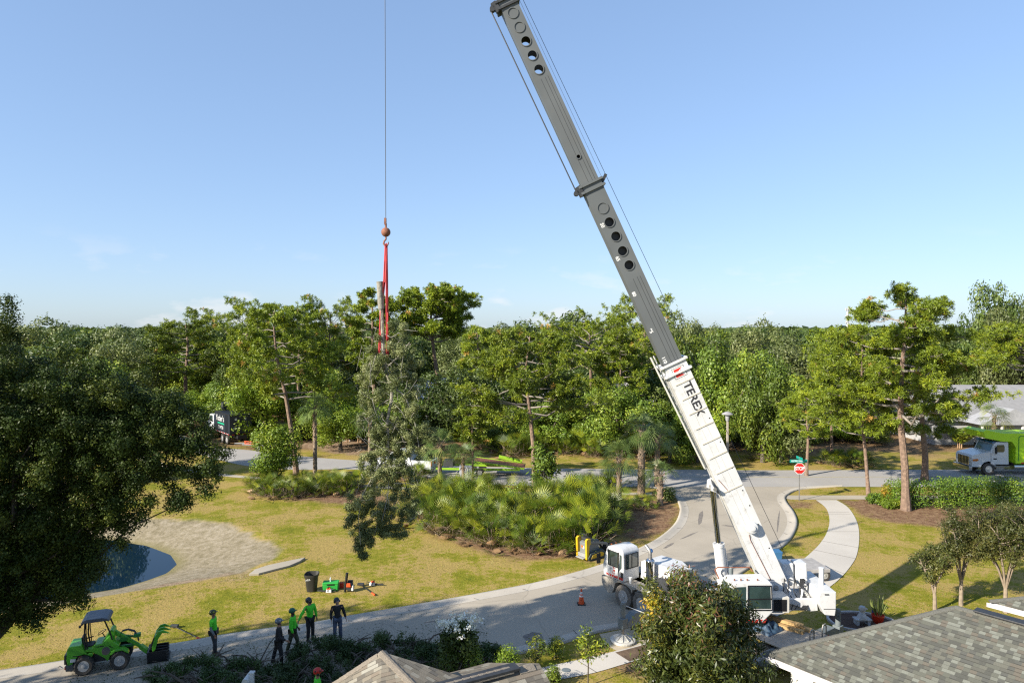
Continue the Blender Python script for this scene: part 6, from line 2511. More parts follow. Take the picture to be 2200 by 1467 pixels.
far = E0 + eb * 9.5
nearL = E0 + ea * 13
nearR = far + ea * 13
HL_(roof_plane('roof', [E0, nearL, RE + ea * 2, PK], ea, m_roofg, hR))
HL_(roof_plane('roof', [E0, PK, far], eb, m_roofg, hR))
HL_(roof_plane('roof', [far, PK, RE + ea * 2, nearR], ea, m_roofg, hR))
HL_(caps('hip_caps', E0, PK, m_cap[0], hR, 0.30))
HL_(caps('hip_caps', far, PK, m_cap[0], hR, 0.30))
HL_(caps('ridge_caps', PK, RE, m_cap[0], hR, 0.42))
o_ = Vector((-ea.y, ea.x, 0)) * -1
if o_.x > 0:
    o_ = -o_
mb = MB()
mb.bar(PK + ea * 0.5 + Vector((0, 0, 0.07)), PK + ea * 4.5 + Vector((0, 0, 0.07)), 0.36, 0.05)
HL_(mb.build('ridge_vent', greyd, hR, 0.01))
HL_(gutter(hR, E0, nearL, o_))
g2 = Vector((eb.y, -eb.x, 0))
if g2.y < 0:
    g2 = -g2
HL_(gutter(hR, E0, far, g2))
wl0 = E0 - o_ * 0.6 + eb * 0.0 + ea * 0.6
mb = MB()
w1 = E0 - o_ * 0.75 - g2 * 0.75
w2 = w1 + ea * 11
w3 = w2 + eb * 8
w4 = w1 + eb * 8
for p, q in ((w1, w2), (w2, w3), (w3, w4), (w4, w1)):
    mb.bar(Vector((p.x, p.y, (ze - 0.25) / 2)), Vector((q.x, q.y, (ze - 0.25) / 2)), 0.2, ze - 0.25)
HL_(mb.build('wall', m_wall, hR))
mb = MB()
mb.bar(E0 + ea * 1.6 + o_ * 0.08 + Vector((0, 0, -0.2)), E0 + ea * 1.6 - o_ * 0.55 + Vector((0, 0, -0.5)), 0.09, 0.07)
mb.bar(E0 + ea * 1.6 - o_ * 0.55 + Vector((0, 0, -0.5)), E0 + ea * 1.6 - o_ * 0.55 + Vector((0, 0, -2.8)), 0.09, 0.07)
HL_(mb.build('downspout', m_fascia, hR))
HL_(sheet('soffit', [(E0.x, E0.y), (nearL.x, nearL.y), (nearR.x, nearR.y), (far.x, far.y)], ze - 0.22, m_fascia, None)).parent = hR

# --- second piece of roof at the right edge
E2 = D(2126, 1290, 21.8)
hR2 = thing('house', 'neighbouring house of which one grey shingle roof corner shows at the right edge', 'house', (E2.x + 3, E2.y, 0))
H2 = Matrix.Translation((-(E2.x + 3), -E2.y, 0))
ex_ = Vector((1.55, -1.85, 0)).normalized()
fx_ = Vector((math.cos(R(14)), math.sin(R(14)), 0))
P2_ = E2 + (ex_ + fx_) * 3.6 + Vector((0, 0, 1.5))
HL_(roof_plane('roof', [E2, E2 + ex_ * 7.2, P2_], ex_, m_roofg, hR2), H2)
HL_(roof_plane('roof', [E2, P2_, E2 + fx_ * 7.2], fx_, m_roofg, hR2), H2)
HL_(roof_plane('roof', [E2 + ex_ * 7.2, E2 + ex_ * 7.2 + fx_ * 7.2, P2_], fx_, m_roofg, hR2), H2)
HL_(roof_plane('roof', [E2 + fx_ * 7.2, P2_, E2 + ex_ * 7.2 + fx_ * 7.2], ex_, m_roofg, hR2), H2)
HL_(caps('hip_caps', E2, P2_, m_cap[0], hR2, 0.3), H2)
o2 = -fx_
HL_(gutter(hR2, E2, E2 + ex_ * 7.2, o2), H2)
mb = MB()
a_ = E2 + (ex_ + fx_) * 0.6
for p, q in ((a_, a_ + ex_ * 6), (a_, a_ + fx_ * 6), (a_ + ex_ * 6, a_ + ex_ * 6 + fx_ * 6), (a_ + fx_ * 6, a_ + ex_ * 6 + fx_ * 6)):
    zz = (E2.z - 0.2) / 2
    mb.bar(Vector((p.x, p.y, zz)), Vector((q.x, q.y, zz)), 0.2, E2.z - 0.2)
HL_(mb.build('wall', m_wall, hR2), H2)

# --- tan roof at the bottom centre
T1 = D(820, 1399, 17.6)
zr = T1.z
zt = zr - 1.6
hT = thing('house', 'house with a tan shingle roof whose peak and ridge rise into the bottom edge', 'house', (-1.5, 13.0, 0))
HT_ = Matrix.Translation((1.5, -13.0, 0))
A_ = T1 + Vector((-1.75, -0.55, -0.97)) * 1.7
B_ = T1 + Vector((1.18, -1.24, -0.37)) * 2.2
C_ = T1 + Vector((2.19, -0.40, -0.47)) * 1.25
BK = T1 + Vector((-0.3, 0.75, -1.7))
low = Vector((-2.6, 12.8, 2.9))
HL_(roof_plane('roof', [A_, T1, B_, low], (1.0, 0.12, 0.40), m_rooft, hT), HT_)
HL_(roof_plane('roof', [T1, C_, B_], (0.88, -0.46, -0.16), m_rooft, hT), HT_)
HL_(roof_plane('roof', [T1, BK, C_], (1, -0.3, 0), m_rooft, hT), HT_)
HL_(roof_plane('roof', [A_, BK, T1], (1, 0.6, 0), m_rooft, hT), HT_)
HL_(roof_plane('roof', [C_, low + Vector((3, 0, 0)), low, B_], (1, 0, 0), m_rooft, hT), HT_)
HL_(caps('hip_caps', T1, B_, m_capt, hT, 0.35, 0.26, 0.21), HT_)
HL_(caps('hip_caps', A_, T1, m_capt, hT, 0.4, 0.22, 0.21), HT_)
cL, cR, ra = A_, BK, Vector((0.8, -0.6, 0))
# cross wing with its own ridge and ridge vent, gable at its right end
K1 = D(1158, 1424, 17.0)
K0 = D(880, 1478, 15.4)
K1 = Vector((K1.x, K1.y, K1.z))
kd = Vector((K1.x - K0.x, K1.y - K0.y, 0)).normalized()
kn = Vector((kd.y, -kd.x, 0))
K0 = K1 - kd * 6.5
dn = 2.9
for sg in (1, -1):
    lo0, lo1 = K0 + kn * sg * dn + Vector((0, 0, -1.25)), K1 + kn * sg * dn + Vector((0, 0, -1.25))
    HL_(roof_plane('roof', [K0, K1, lo1, lo0], kd, m_rooft, hT), HT_)
mb = MB()
mb.bar(K0 + Vector((0, 0, 0.07)), K1 - kd * 0.62 + Vector((0, 0, 0.07)), 0.34, 0.07)
HL_(mb.build('ridge_vent', greyd, hT, 0.01), HT_)
o = caps('ridge_caps', K0 + Vector((0, 0, 0.085)), K1 - kd * 0.62 + Vector((0, 0, 0.085)), m_capt, hT, 0.42, 0.34, 0.21)
HL_(o, HT_)
HL_(caps('ridge_caps', K1 - kd * 0.62, K1 - kd * 0.03, m_capt, hT, 0.42, 0.34, 0.21), HT_)
mb = MB()
for a_, c_ in ((A_, BK), (BK, C_), (A_, low)):
    i0 = Vector((a_.x, a_.y, 0)).lerp(Vector((-1.5, 13.0, 0)), 0.12)
    i1 = Vector((c_.x, c_.y, 0)).lerp(Vector((-1.5, 13.0, 0)), 0.12)
    zz = (zt - 0.2) / 2
    mb.bar(Vector((i0.x, i0.y, zz)), Vector((i1.x, i1.y, zz)), 0.2, zt - 0.2)
for sg in (1, -1):
    p = K1 + kn * sg * (dn - 0.4) - kd * 0.3
    q = K0 + kn * sg * (dn - 0.4)
    zz = (K1.z - 1.5) / 2
    mb.bar(Vector((p.x, p.y, zz)), Vector((q.x, q.y, zz)), 0.2, K1.z - 1.5)
p, q = K1 + kn * (dn - 0.4) - kd * 0.3, K1 - kn * (dn - 0.4) - kd * 0.3
n0_ = kd * 0.1
P_ = [Vector((p.x, p.y, 0)), Vector((q.x, q.y, 0)), Vector((q.x, q.y, K1.z - 1.2)), Vector((K1.x - kd.x * 0.3, K1.y - kd.y * 0.3, K1.z - 0.15)), Vector((p.x, p.y, K1.z - 1.2))]
mb.add([v + n0_ for v in P_] + [v - n0_ for v in P_], [(0, 1, 2, 3, 4), (9, 8, 7, 6, 5)] + [(i, (i + 1) % 5, (i + 1) % 5 + 5, i + 5) for i in range(5)])
HL_(mb.build('wall', m_wall, hT), HT_)


# --- pale houses beyond the main road, seen through the trees
def back_house(label, x, y, wx, wy, rz, hw=2.8, hr=2.0, roofc=(0.50, 0.48, 0.46), wallc=(0.62, 0.62, 0.60)):
    r = thing('house', label, 'house', (x, y, 0), rz)
    mw = mat('house_wall_%d' % int(x * 10), wallc, 0.8, var=0.06)
    mr_ = mat('house_roof_%d' % int(x * 10), roofc, 0.8, var=0.10, scale=2)
    mb = MB()
    mb.box((0, 0, hw / 2), (wx, wy, hw))
    w_ = mb.build('wall', mw, r)
    mb = MB()
    ox, oy = wx / 2 + 0.6, wy / 2 + 0.6
    rl = wx / 2 - wy / 2
    mb.add([(-ox, -oy, hw), (ox, -oy, hw), (ox, oy, hw), (-ox, oy, hw), (-rl, 0, hw + hr), (rl, 0, hw + hr), (-ox, -oy, hw - 0.2), (ox, -oy, hw - 0.2), (ox, oy, hw - 0.2), (-ox, oy, hw - 0.2)],
           [(0, 1, 5, 4), (1, 2, 5), (2, 3, 4, 5), (3, 0, 4), (6, 7, 1, 0), (7, 8, 2, 1), (8, 9, 3, 2), (9, 6, 0, 3), (9, 8, 7, 6)])
    mb.build('roof', mr_, r)
    for i in range(3):
        mb = MB()
        mb.box((-wx * 0.3 + i * wx * 0.3, -wy / 2 - 0.02, 1.5), (1.5, 0.06, 1.2))
        w = mb.build('window', m_fascia, r)
        mb = MB()
        mb.box((-wx * 0.3 + i * wx * 0.3, -wy / 2 - 0.055, 1.5), (1.3, 0.04, 1.0))
        mb.build('pane', m_darkg, w)
    return r


hg = back_house('long house with a pale grey roof and gabled porch behind the green truck', 60, 82, 26, 12, 0.0, 2.9, 3.3, (0.27, 0.265, 0.26), (0.42, 0.42, 0.42))
mb = MB()
mb.prism([(-3.6, 2.7), (3.6, 2.7), (0, 4.4)], -9.5, -6.2, TR(-6.5, 0, 0))
mb.build('porch_gable', mat('porch_grey', (0.36, 0.36, 0.37), 0.7), hg)
mb = MB()
for i in (-3.2, -1.1, 1.1, 3.2):
    mb.tube([(-6.5 + i, -9.2, 0), (-6.5 + i, -9.2, 2.7)], 0.14, 10)
mb.build('porch_columns', m_fascia, hg)
back_house('white-roofed house hidden in the trees right of the street lamp', 32, 88, 18, 10, 0.1, 2.8, 2.2, (0.62, 0.60, 0.60))
back_house('pale house glimpsed left of the crane boom through the trees', 12, 96, 18, 10, -0.1, 2.8, 2.6, (0.58, 0.56, 0.56), (0.5, 0.42, 0.36))
back_house('white garage far away at the left below the rounded pine', -62, 125, 24, 10, 0.0, 3.6, 1.0, (0.6, 0.6, 0.6), (0.72, 0.72, 0.74))
back_house('house with a pale roof behind the crooked pine', -8, 104, 18, 10, 0.15, 2.8, 2.6, (0.55, 0.54, 0.55))
# distant white cell tower
x, y = 1821, 520
t_ = thing('cell_tower', 'tiny white cell tower on the skyline to the right of the boom', 'tower', ((1821 - 1100) / F * 520, 520, 0))
mb = MB()
H_ = 13 + (705 - 663) / F * 520
for a in range(3):
    an = a * 2.094
    mb.tube([(1.3 * math.cos(an), 1.3 * math.sin(an), 0), (0.7 * math.cos(an), 0.7 * math.sin(an), H_)], 0.22, 4)
for i in range(14):
    z = i * H_ / 14
    r0 = 1.3 - 0.6 * i / 14
    for a in range(3):
        a1, a2 = a * 2.094, (a + 1) * 2.094
        mb.tube([(r0 * math.cos(a1), r0 * math.sin(a1), z), (r0 * math.cos(a2), r0 * math.sin(a2), z + H_ / 14)], 0.1, 3)
mb.build('mast', m_fascia, t_)
for zz in (H_ - 0.5, H_ - 5.5, H_ - 10.5):
    mb = MB()
    for a in range(6):
        an = a * 1.047
        mb.box((1.6 * math.cos(an), 1.6 * math.sin(an), zz), (0.5, 0.5, 2.0 if zz > H_ - 1 else 0.9))
    mb.build('antenna_ring', m_fascia, t_)

# ================================================================== STREET FURNITURE
conc = mat('concrete_post', (0.42, 0.37, 0.31), 0.9, var=0.12, bump=0.2)
x, y = G(1562.5, 997)
lp = thing('street_lamp', 'short concrete street lamp with a hat-shaped lantern beside the white boom section', 'street lamp', (x, y, 0))
Hl = 13 - (905 - 705) * y / F
mb = MB()
mb.box((0, 0, Hl / 2), (0.22, 0.22, Hl), taper=0.75)
mb.build('post', conc, lp, 0.02)
mb = MB()
mb.lathe([(0.13, Hl), (0.18, Hl + 0.1), (0.24, Hl + 0.62), (0.20, Hl + 0.64)], 14)
mb.build('lantern', mat('lantern_grey', (0.40, 0.40, 0.41), 0.5), lp, smooth=True)
mb = MB()
mb.lathe([(0.20, Hl + 0.62), (0.55, Hl + 0.66), (0.50, Hl + 0.74), (0.22, Hl + 0.88), (0.03, Hl + 0.94)], 16)
mb.build('lamp_hat', mat('lamp_hat_grey', (0.33, 0.32, 0.33), 0.6), lp, smooth=True)
# stop sign
x, y = G(1717, 1075)
ss = thing('stop_sign', 'red octagonal stop sign with a green street name blade on top of its post', 'sign', (x, y, 0))
zs = D(1717, 1006, y).z
mb = MB()
mb.bar((0, 0, -0.05), (0, 0, D(1717, 981, y).z), 0.055, 0.045, up=(0, 1, 0))
mb.build('post', steel, ss)
red_s = mat('sign_red', (0.60, 0.015, 0.012), 0.4, var=0.03)
for nm, rr_, m_, yy_ in (('sign_border', 0.445, whited, -0.035), ('sign_face', 0.405, red_s, -0.042)):
    mb = MB()
    mb.lathe([(rr_, 0), (rr_, 0.008)], 8, TR(0, yy_, zs) @ RX(R(90)) @ RZ(R(22.5)))
    sf = mb.build(nm, m_, ss)
text('stop_lettering', 'STOP', 0.375, whited, sf, TR(0, -0.054, zs) @ RX(R(90)), ext=0.003, sx=0.80, bold=0.014)
green_s = mat('sign_green', (0.01, 0.28, 0.22), 0.4, var=0.05)
zb = D(1717, 990, y).z
mb = MB()
mb.box((-0.08, -0.03, zb), (1.32, 0.015, 0.24))
bl_ = mb.build('name_blade', green_s, ss)
text('name_lettering', 'KESTREL PARK', 0.165, mat('pale_aqua_letters', (0.70, 0.85, 0.85), 0.4), bl_, TR(-0.20, -0.041, zb) @ RX(R(90)), ext=0.002, sx=0.80, bold=0.004)
mb = MB()
mb.box((0, 0.01, zb + 0.22), (0.015, 1.0, 0.2), rz=0.05)
mb.build('name_blade', green_s, ss)
# white mailbox post at the bottom edge
x, y = D(538, 1441, 23.4).x, 23.4
zm = D(538, 1441, y).z
mp_ = thing('mailbox', 'white post with a rounded white mailbox at the bottom edge of the brush piles', 'mailbox', (x + 0.05, y, 0))
mb = MB()
mb.box((0, 0, zm / 2 - 0.03), (0.13, 0.13, zm - 0.06))
mb.box((0, 0, zm - 0.045), (0.18, 0.18, 0.05))
mb.box((0, 0, zm - 0.01), (0.12, 0.12, 0.04), taper=0.4)
mb.build('post', whited, mp_, 0.005)
mb = MB()
pr_ = [(-0.11, 0), (0.11, 0), (0.11, 0.13)] + [(0.11 * math.cos(a), 0.13 + 0.11 * math.sin(a)) for a in np.linspace(0.2, 2.94, 8)] + [(-0.11, 0.13)]
mb.prism(pr_, -0.25, 0.25, TR(-0.15, 0.0, zm - 0.40))
mb.build('mailbox_body', whited, mp_, smooth=True)
# traffic cone
x, y = G(1249, 1297)
cn = thing('traffic_cone', 'orange traffic cone with two white bands standing on the street before the crane', 'traffic cone', (x, y, 0))
orange = mat('cone_orange', (0.80, 0.10, 0.015), 0.5, var=0.1)
mb = MB()
mb.box((0, 0, 0.02), (0.38, 0.38, 0.04))
mb.build('base', black, cn, 0.008)
mb = MB()
mb.lathe([(0.145, 0.04), (0.14, 0.06), (0.04, 0.70), (0.03, 0.72), (0.02, 0.72)], 20)
cb_ = mb.build('cone', orange, cn, smooth=True)
for z0, z1 in ((0.36, 0.44), (0.49, 0.60)):
    mb = MB()
    f_ = lambda z: 0.14 - 0.10 * (z - 0.06) / 0.64 + 0.003
    mb.lathe([(f_(z0), z0), (f_(z1), z1)], 20, cap=False)
    mb.build('reflective_band', whited, cb_, smooth=True)
# manhole in the sidewalk
x, y = G(1216, 1440)
mb = MB()
mb.lathe([(0.17, 0.018), (0.17, 0.03), (0.13, 0.034), (0.01, 0.034)], 20, TR(x, y, 0))
tag(mb.build('utility_cover', slate, None), 'small dark round utility cover in the sidewalk beside the tan roof', 'utility cover')
# flower bed with concrete edging, statue and red pot
cB = np.array(G(1848, 1337))
bed = [(cB[0] + 1.35 * math.cos(a) * (1.0 + 0.06 * math.cos(3 * a)), cB[1] + 0.95 * math.sin(a)) for a in np.linspace(0, 2 * math.pi, 40, endpoint=False)]
sheet('mulch_bed', bed, 0.03, mat('dark_mulch', (0.085, 0.045, 0.03), 0.95, var=0.5, scale=14, bump=0.8, bscale=30))
mb = MB()
k_ = len(bed)
vs, fs = [], []
for r_, z in ((0.0, 0.0), (0.0, 0.11), (0.10, 0.11), (0.10, 0.0)):
    for (px_, py_) in bed:
        d_ = np.array([px_, py_]) - cB
        d_ = d_ / np.linalg.norm(d_)
        vs.append((px_ + d_[0] * r_, py_ + d_[1] * r_, z))
for j in range(4):
    for i in range(k_):
        fs.append((j * k_ + i, j * k_ + (i + 1) % k_, ((j + 1) % 4) * k_ + (i + 1) % k_, ((j + 1) % 4) * k_ + i))
mb.add(vs, fs)
tag(mb.build('bed_edging', mat('edging_concrete', (0.50, 0.47, 0.45), 0.9, var=0.15), None), 'low pale curved edging round the dark mulch bed', 'edging')
x, y = G(1852, 1342)
st_ = thing('garden_statue', 'white birdlike garden statue sitting on a small bench pedestal in the mulch bed', 'statue', (x, y, 0.03))
stone = mat('weathered_white_stone', (0.50, 0.50, 0.50), 0.8, var=0.2, scale=8, bump=0.3)
mb = MB()
for s_ in (-0.24, 0.24):
    mb.prism([(-0.05, 0), (0.05, 0), (0.07, 0.22), (-0.07, 0.22)], -0.16, 0.16, TR(s_, 0, 0))
mb.box((0, 0, 0.25), (0.70, 0.38, 0.06))
mb.build('pedestal', stone, st_, 0.01)
mb = MB()
mb.lathe([(0.22, 0.28), (0.20, 0.36), (0.13, 0.48), (0.09, 0.56), (0.13, 0.62), (0.15, 0.70), (0.12, 0.79), (0.03, 0.83)], 16)
mb.lathe([(0.05, 0), (0.035, 0.07), (0.005, 0.13)], 10, TR(0.12, -0.03, 0.70) @ RY(R(100)))
mb.build('figure', stone, st_, smooth=True)
x, y = G(1886, 1338)
pt = thing('flower_pot', 'round red flower pot full of upright sword-shaped leaves in the mulch bed', 'plant pot', (x, y, 0.03))
mb = MB()
mb.lathe([(0.16, 0), (0.23, 0.12), (0.25, 0.30), (0.27, 0.31), (0.27, 0.35), (0.24, 0.35), (0.22, 0.28), (0.01, 0.28)], 22)
mb.build('pot', mat('red_glaze', (0.60, 0.035, 0.012), 0.3), pt, smooth=True)
rg = np.random.default_rng(2)
V, rn = [], []
for i in range(26):
    a, t_ = rg.uniform(0, 6.28), rg.uniform(0.05, 0.55)
    b0 = np.array([math.cos(a) * 0.10, math.sin(a) * 0.10, 0.28])
    d = np.array([math.cos(a) * math.sin(t_), math.sin(a) * math.sin(t_), math.cos(t_)])
    s_ = np.array([-math.sin(a + 0.6), math.cos(a + 0.6), 0])
    ln = rg.uniform(0.45, 0.95)
    V += [b0, b0 + d * ln * 0.5 + s_ * 0.04, b0 + d * ln, b0 + d * ln * 0.5 - s_ * 0.04]
    rn.append(rg.random())
link('sword_leaves', npmesh('sword_leaves', np.array(V), np.arange(len(V)).reshape(-1, 4), LG['olive'], rn), None, pt)
fl_ = thing('small_flag', 'small red white and blue flag on a stick beside the red pot', 'flag', (*G(1876, 1336), 0.03))
mb = MB()
mb.tube([(0, 0, 0), (-0.12, 0, 0.62)], 0.008, 5)
mb.build('stick', wood, fl_)
mb = MB()
for i in range(4):
    mb.box((0.03 + 0.01 * i, 0, 0.26 + i * 0.06), (0.12, 0.012, 0.03))
mb.build('stripes', redp, fl_)
mb = MB()
mb.box((-0.03, 0, 0.46), (0.07, 0.016, 0.12))
mb.build('blue_field', mat('flag_blue', (0.03, 0.07, 0.35), 0.6), fl_)
# low stone edging across the road
mb = MB()
rr = random.Random(5)
P_ = GP([(712, 942), (722, 946), (740, 947.5), (756, 948)])
P_ = smooth_line(P_, 8)
for p in P_:
    mb.box((p[0], p[1], 0.09), (0.32 + rr.random() * 0.1, 0.3, 0.2), rz=rr.random())
tag(mb.build('stone_edging', mat('pale_edging_stone', (0.5, 0.44, 0.40), 0.9), None, 0.03), 'low pale stone edging in front of the areca palms', 'edging')

# ================================================================== VEHICLES AND MACHINES
lime = mat('lime_green_paint', (0.11, 0.46, 0.025), 0.35, var=0.06, dirt=0.2, coat=0.3)
limet = mat('bright_lime_truck_paint', (0.48, 0.82, 0.015), 0.4, var=0.04, dirt=0.1, coat=0.3)
deepg = mat('green_steel', (0.03, 0.24, 0.04), 0.4, var=0.15)
dgrey = mat('dark_grey_plastic', (0.10, 0.105, 0.11), 0.55, var=0.1)
slategl = mat('slate_canopy', (0.115, 0.13, 0.155), 0.45, var=0.08)
yel = mat('machine_yellow', (0.62, 0.40, 0.015), 0.4, var=0.06, dirt=0.3)
mgrey = mat('machine_grey', (0.19, 0.20, 0.20), 0.5, var=0.1, dirt=0.3)
twhite = mat('truck_white', (0.68, 0.70, 0.72), 0.3, var=0.03, coat=0.4)

# ---------------------------------------------------------------- green articulated loader
pr_, pf_ = np.array(G(186, 1437)), np.array(G(262, 1425))
ld = thing('compact_loader', 'bright green compact articulated loader with a dark canopy and a raised brush grapple', 'loader', (pr_[0], pr_[1], 0), math.atan2(pf_[1] - pr_[1], pf_[0] - pr_[0]))
ld.scale = (0.87, 0.87, 0.95)
# local +x forward, near side is -y; rear axle at x=0, front axle at x=1.36
for x, k in ((0.0, 'rear'), (1.36, 'front')):
    for s_ in (-1, 1):
        w_ = wheel_into(ld, x, s_ * 0.50, 0.37, 0.37, 0.27, s_, rubber, mat('pale_rim', (0.42, 0.42, 0.42), 0.5), 0, 0.10, 0.58)
        mb = MB()
        for i in range(18):
            a = 2 * math.pi * i / 18
            for q in (-1, 1):
                mb.box((x + 0.37 * math.cos(a + q * 0.08), s_ * 0.50 + q * 0.06, 0.37 + 0.37 * math.sin(a + q * 0.08)), (0.045, 0.13, 0.035), M=RY(-a + math.pi / 2) @ RZ(q * 0.5))
        mb.build('tread_lugs', rubber, w_)
mb = MB()
mb.prism([(-0.62, 0.42), (-0.66, 0.60), (-0.64, 1.04), (-0.56, 1.16), (-0.10, 1.16), (-0.02, 0.98), (0.05, 0.86), (0.10, 0.78), (0.30, 0.80), (0.34, 0.70), (0.26, 0.62), (0.0, 0.78 - 0.0), (-0.22, 0.74), (-0.40, 0.54), (-0.44, 0.42)], -0.44, 0.44)
mb.build('engine_hood', lime, ld, 0.025)
mb = MB()
mb.prism([(-0.68, 0.22), (-0.72, 0.42), (-0.40, 0.46), (-0.36, 0.26), (-0.44, 0.20)], -0.50, 0.50)
mb.build('rear_bumper', dgrey, ld, 0.02)
mb = MB()
mb.box((-0.72, 0.0, 0.62), (0.10, 0.7, 0.36))
mb.build('rear_grille', greyd, ld, 0.02)
mb = MB()
mb.box((-0.70, -0.44, 0.36), (0.05, 0.12, 0.10))
mb.build('tail_lamp', redp, ld)
mb = MB()
mb.box((-0.42, -0.447, 0.60), (0.20, 0.012, 0.13))
mb.build('plate', whited, ld)
mb = MB()
mb.prism([(-0.10, 0.72), (-0.44, 0.76), (-0.42, 0.78), (-0.10, 0.76), (0.14, 0.76)], -0.452, -0.442)
mb.build('black_flash', black, ld)
mb = MB()
mb.box((-0.08, -0.457, 0.70), (0.20, 0.012, 0.06))
mb.build('red_badge', redp, ld)
# mid body and front frame
mb = MB()
mb.prism([(0.02, 0.86), (0.02, 0.98), (0.30, 0.98), (0.40, 1.08), (0.66, 1.10), (0.92, 1.34), (1.04, 1.36), (1.12, 1.10), (1.34, 0.92), (1.30, 0.80), (1.05, 0.70), (0.92, 0.42), (0.86, 0.34), (0.78, 0.48), (0.52, 0.66), (0.30, 0.80)], -0.42, 0.42)
mb.build('front_body', lime, ld, 0.03)
mb = MB()
mb.prism([(0.60, 1.05), (0.96, 1.52), (1.04, 1.56), (1.12, 1.48), (1.16, 1.10), (1.02, 1.06), (0.98, 1.34), (0.92, 1.34), (0.70, 1.05)], -0.30, 0.30)
mb.build('boom_tower', lime, ld, 0.02)
mb = MB()
mb.lathe([(0.19, 0), (0.20, 0.02), (0.20, 0.05), (0.175, 0.055)], 26, TR(0.82, -0.40, 0.80) @ RX(R(90)))
hub_ = mb.build('hub_ring', lime, ld, smooth=True)
mb = MB()
mb.lathe([(0.165, 0.0), (0.165, 0.062), (0.01, 0.066)], 26, TR(0.82, -0.40, 0.80) @ RX(R(90)))
mb.build('hub_cover', mat('warm_grey_plastic', (0.13, 0.11, 0.11), 0.6), hub_, smooth=True)
mb = MB()
mb.prism([(0.42, 0.98), (0.66, 1.02), (0.95, 0.98), (1.14, 0.84), (1.02, 0.90), (0.90, 0.96), (0.66, 0.98)], -0.432, -0.421)
mb.build('black_flash', black, ld)
mb = MB()
for s_ in (-1, 1):
    mb.prism([(0.98, 0.66), (1.05, 0.78), (1.20, 0.84), (1.50, 0.84), (1.68, 0.72), (1.72, 0.62), (1.64, 0.66), (1.48, 0.77), (1.20, 0.77), (1.06, 0.66)], s_ * 0.34, s_ * 0.62)
mb.build('fenders', lime, ld, 0.01)
mb = MB()
mb.box((0.66, 0, 0.42), (1.3, 0.34, 0.24))
mb.box((1.3, 0, 0.52), (0.5, 0.5, 0.3))
mb.build('chassis', greyd, ld, 0.01)
mb = MB()
mb.box((0.10, 0, 0.98), (0.42, 0.46, 0.10))
mb.box((-0.06, 0, 1.18), (0.12, 0.44, 0.40), M=RY(-0.15))
mb.tube([(-0.02, -0.26, 1.16), (0.24, -0.26, 1.20)], 0.03, 6)
mb.tube([(-0.02, 0.26, 1.16), (0.24, 0.26, 1.20)], 0.03, 6)
mb.build('seat', black, ld, 0.02)
mb = MB()
mb.tube([(0.80, 0, 1.05), (0.62, 0, 1.38)], 0.02, 6)
K = 20
c_ = Vector((0.60, 0, 1.42))
nx, nz_2 = Vector((-0.42, 0, 0.9)), None
u_ = Vector((0, 1, 0))
v_ = Vector((0.9, 0, 0.42))
mb.tube([c_ + (u_ * math.cos(2 * math.pi * i / K) + v_ * math.sin(2 * math.pi * i / K)) * 0.17 for i in range(K + 1)], 0.014, 6)
mb.build('steering_wheel', black, ld, smooth=True)
mb = MB()
for s_ in (-0.42, 0.42):
    mb.tube([(0.06, s_, 0.96), (0.0, s_, 1.30), (0.04, s_, 2.04)], 0.032, 8)
    mb.tube([(0.13, s_, 0.96), (0.08, s_, 1.5), (0.08, s_, 2.0)], 0.022, 6)
    mb.tube([(1.06, s_, 1.20), (0.98, s_, 1.50), (0.78, s_, 2.0)], 0.032, 8)
    mb.tube([(0.04, s_, 2.02), (0.80, s_, 2.02)], 0.03, 8)
mb.tube([(-0.02, -0.42, 2.0), (-0.14, -0.48, 1.93)], 0.03, 6)
mb.build('roll_bar', black, ld, smooth=True)
mb = MB()
mb.prism([(-0.10, 2.05), (-0.06, 2.12), (0.10, 2.17), (0.70, 2.17), (0.90, 2.12), (0.98, 2.02), (0.97, 1.98), (0.86, 2.03), (0.0, 2.03), (-0.09, 2.01)], -0.54, 0.54)
mb.build('canopy', slategl, ld, 0.02)
mb = MB()
mb.lathe([(0.05, -0.04), (0.06, 0), (0.05, 0.04)], 10, TR(-0.14, -0.48, 1.92) @ RY(R(90)))
mb.build('work_lamp', black, ld)
# loader arm and grapple
mb = MB()
mb.bar((1.02, 0, 1.42), (1.70, 0, 0.92), 0.16, 0.16)
mb.bar((1.70, 0, 0.92), (2.30, 0, 0.46), 0.13, 0.13)
mb.bar((2.10, 0, 0.62), (2.46, 0, 0.30), 0.30, 0.16)
mb.build('lift_arm', lime, ld, 0.015)
mb = MB()
mb.bar((1.30, 0, 0.72), (2.05, 0, 0.72), 0.09, 0.09)
mb.bar((1.20, 0.05, 1.22), (1.95, 0.05, 1.00), 0.07, 0.07)
mb.box((1.98, 0, 1.10), (0.28, 0.2, 0.14))
mb.box((1.45, 0, 1.02), (0.30, 0.22, 0.16))
mb.build('tilt_cylinders', deepg, ld, 0.01)
mb = MB()
for q in (-0.05, 0.0, 0.05):
    mb.tube([(1.50, q, 1.05), (1.30, q - 0.02, 1.18), (1.40, q - 0.02, 1.36), (1.62, q, 1.38), (1.86, q, 1.28), (1.98, q, 1.10), (2.04, q, 0.85)], 0.024, 6)
mb.build('hoses', hosem, ld, smooth=True)
mb = MB()
for s_ in (-0.42, -0.14, 0.14, 0.42):
    # lower jaw plates with toothed front
    pr2 = [(2.42, 0.03), (2.38, 0.44), (2.46, 0.46)] + [(3.18, 0.44)] + [p for i in range(6) for p in ((3.24, 0.41 - i * 0.065), (3.17, 0.38 - i * 0.065))] + [(3.2, 0.02)]
    mb.prism(pr2, s_ - 0.015, s_ + 0.015)
mb.box((2.44, 0, 0.24), (0.06, 0.95, 0.44))
mb.box((2.85, 0, 0.03), (0.85, 0.95, 0.04))
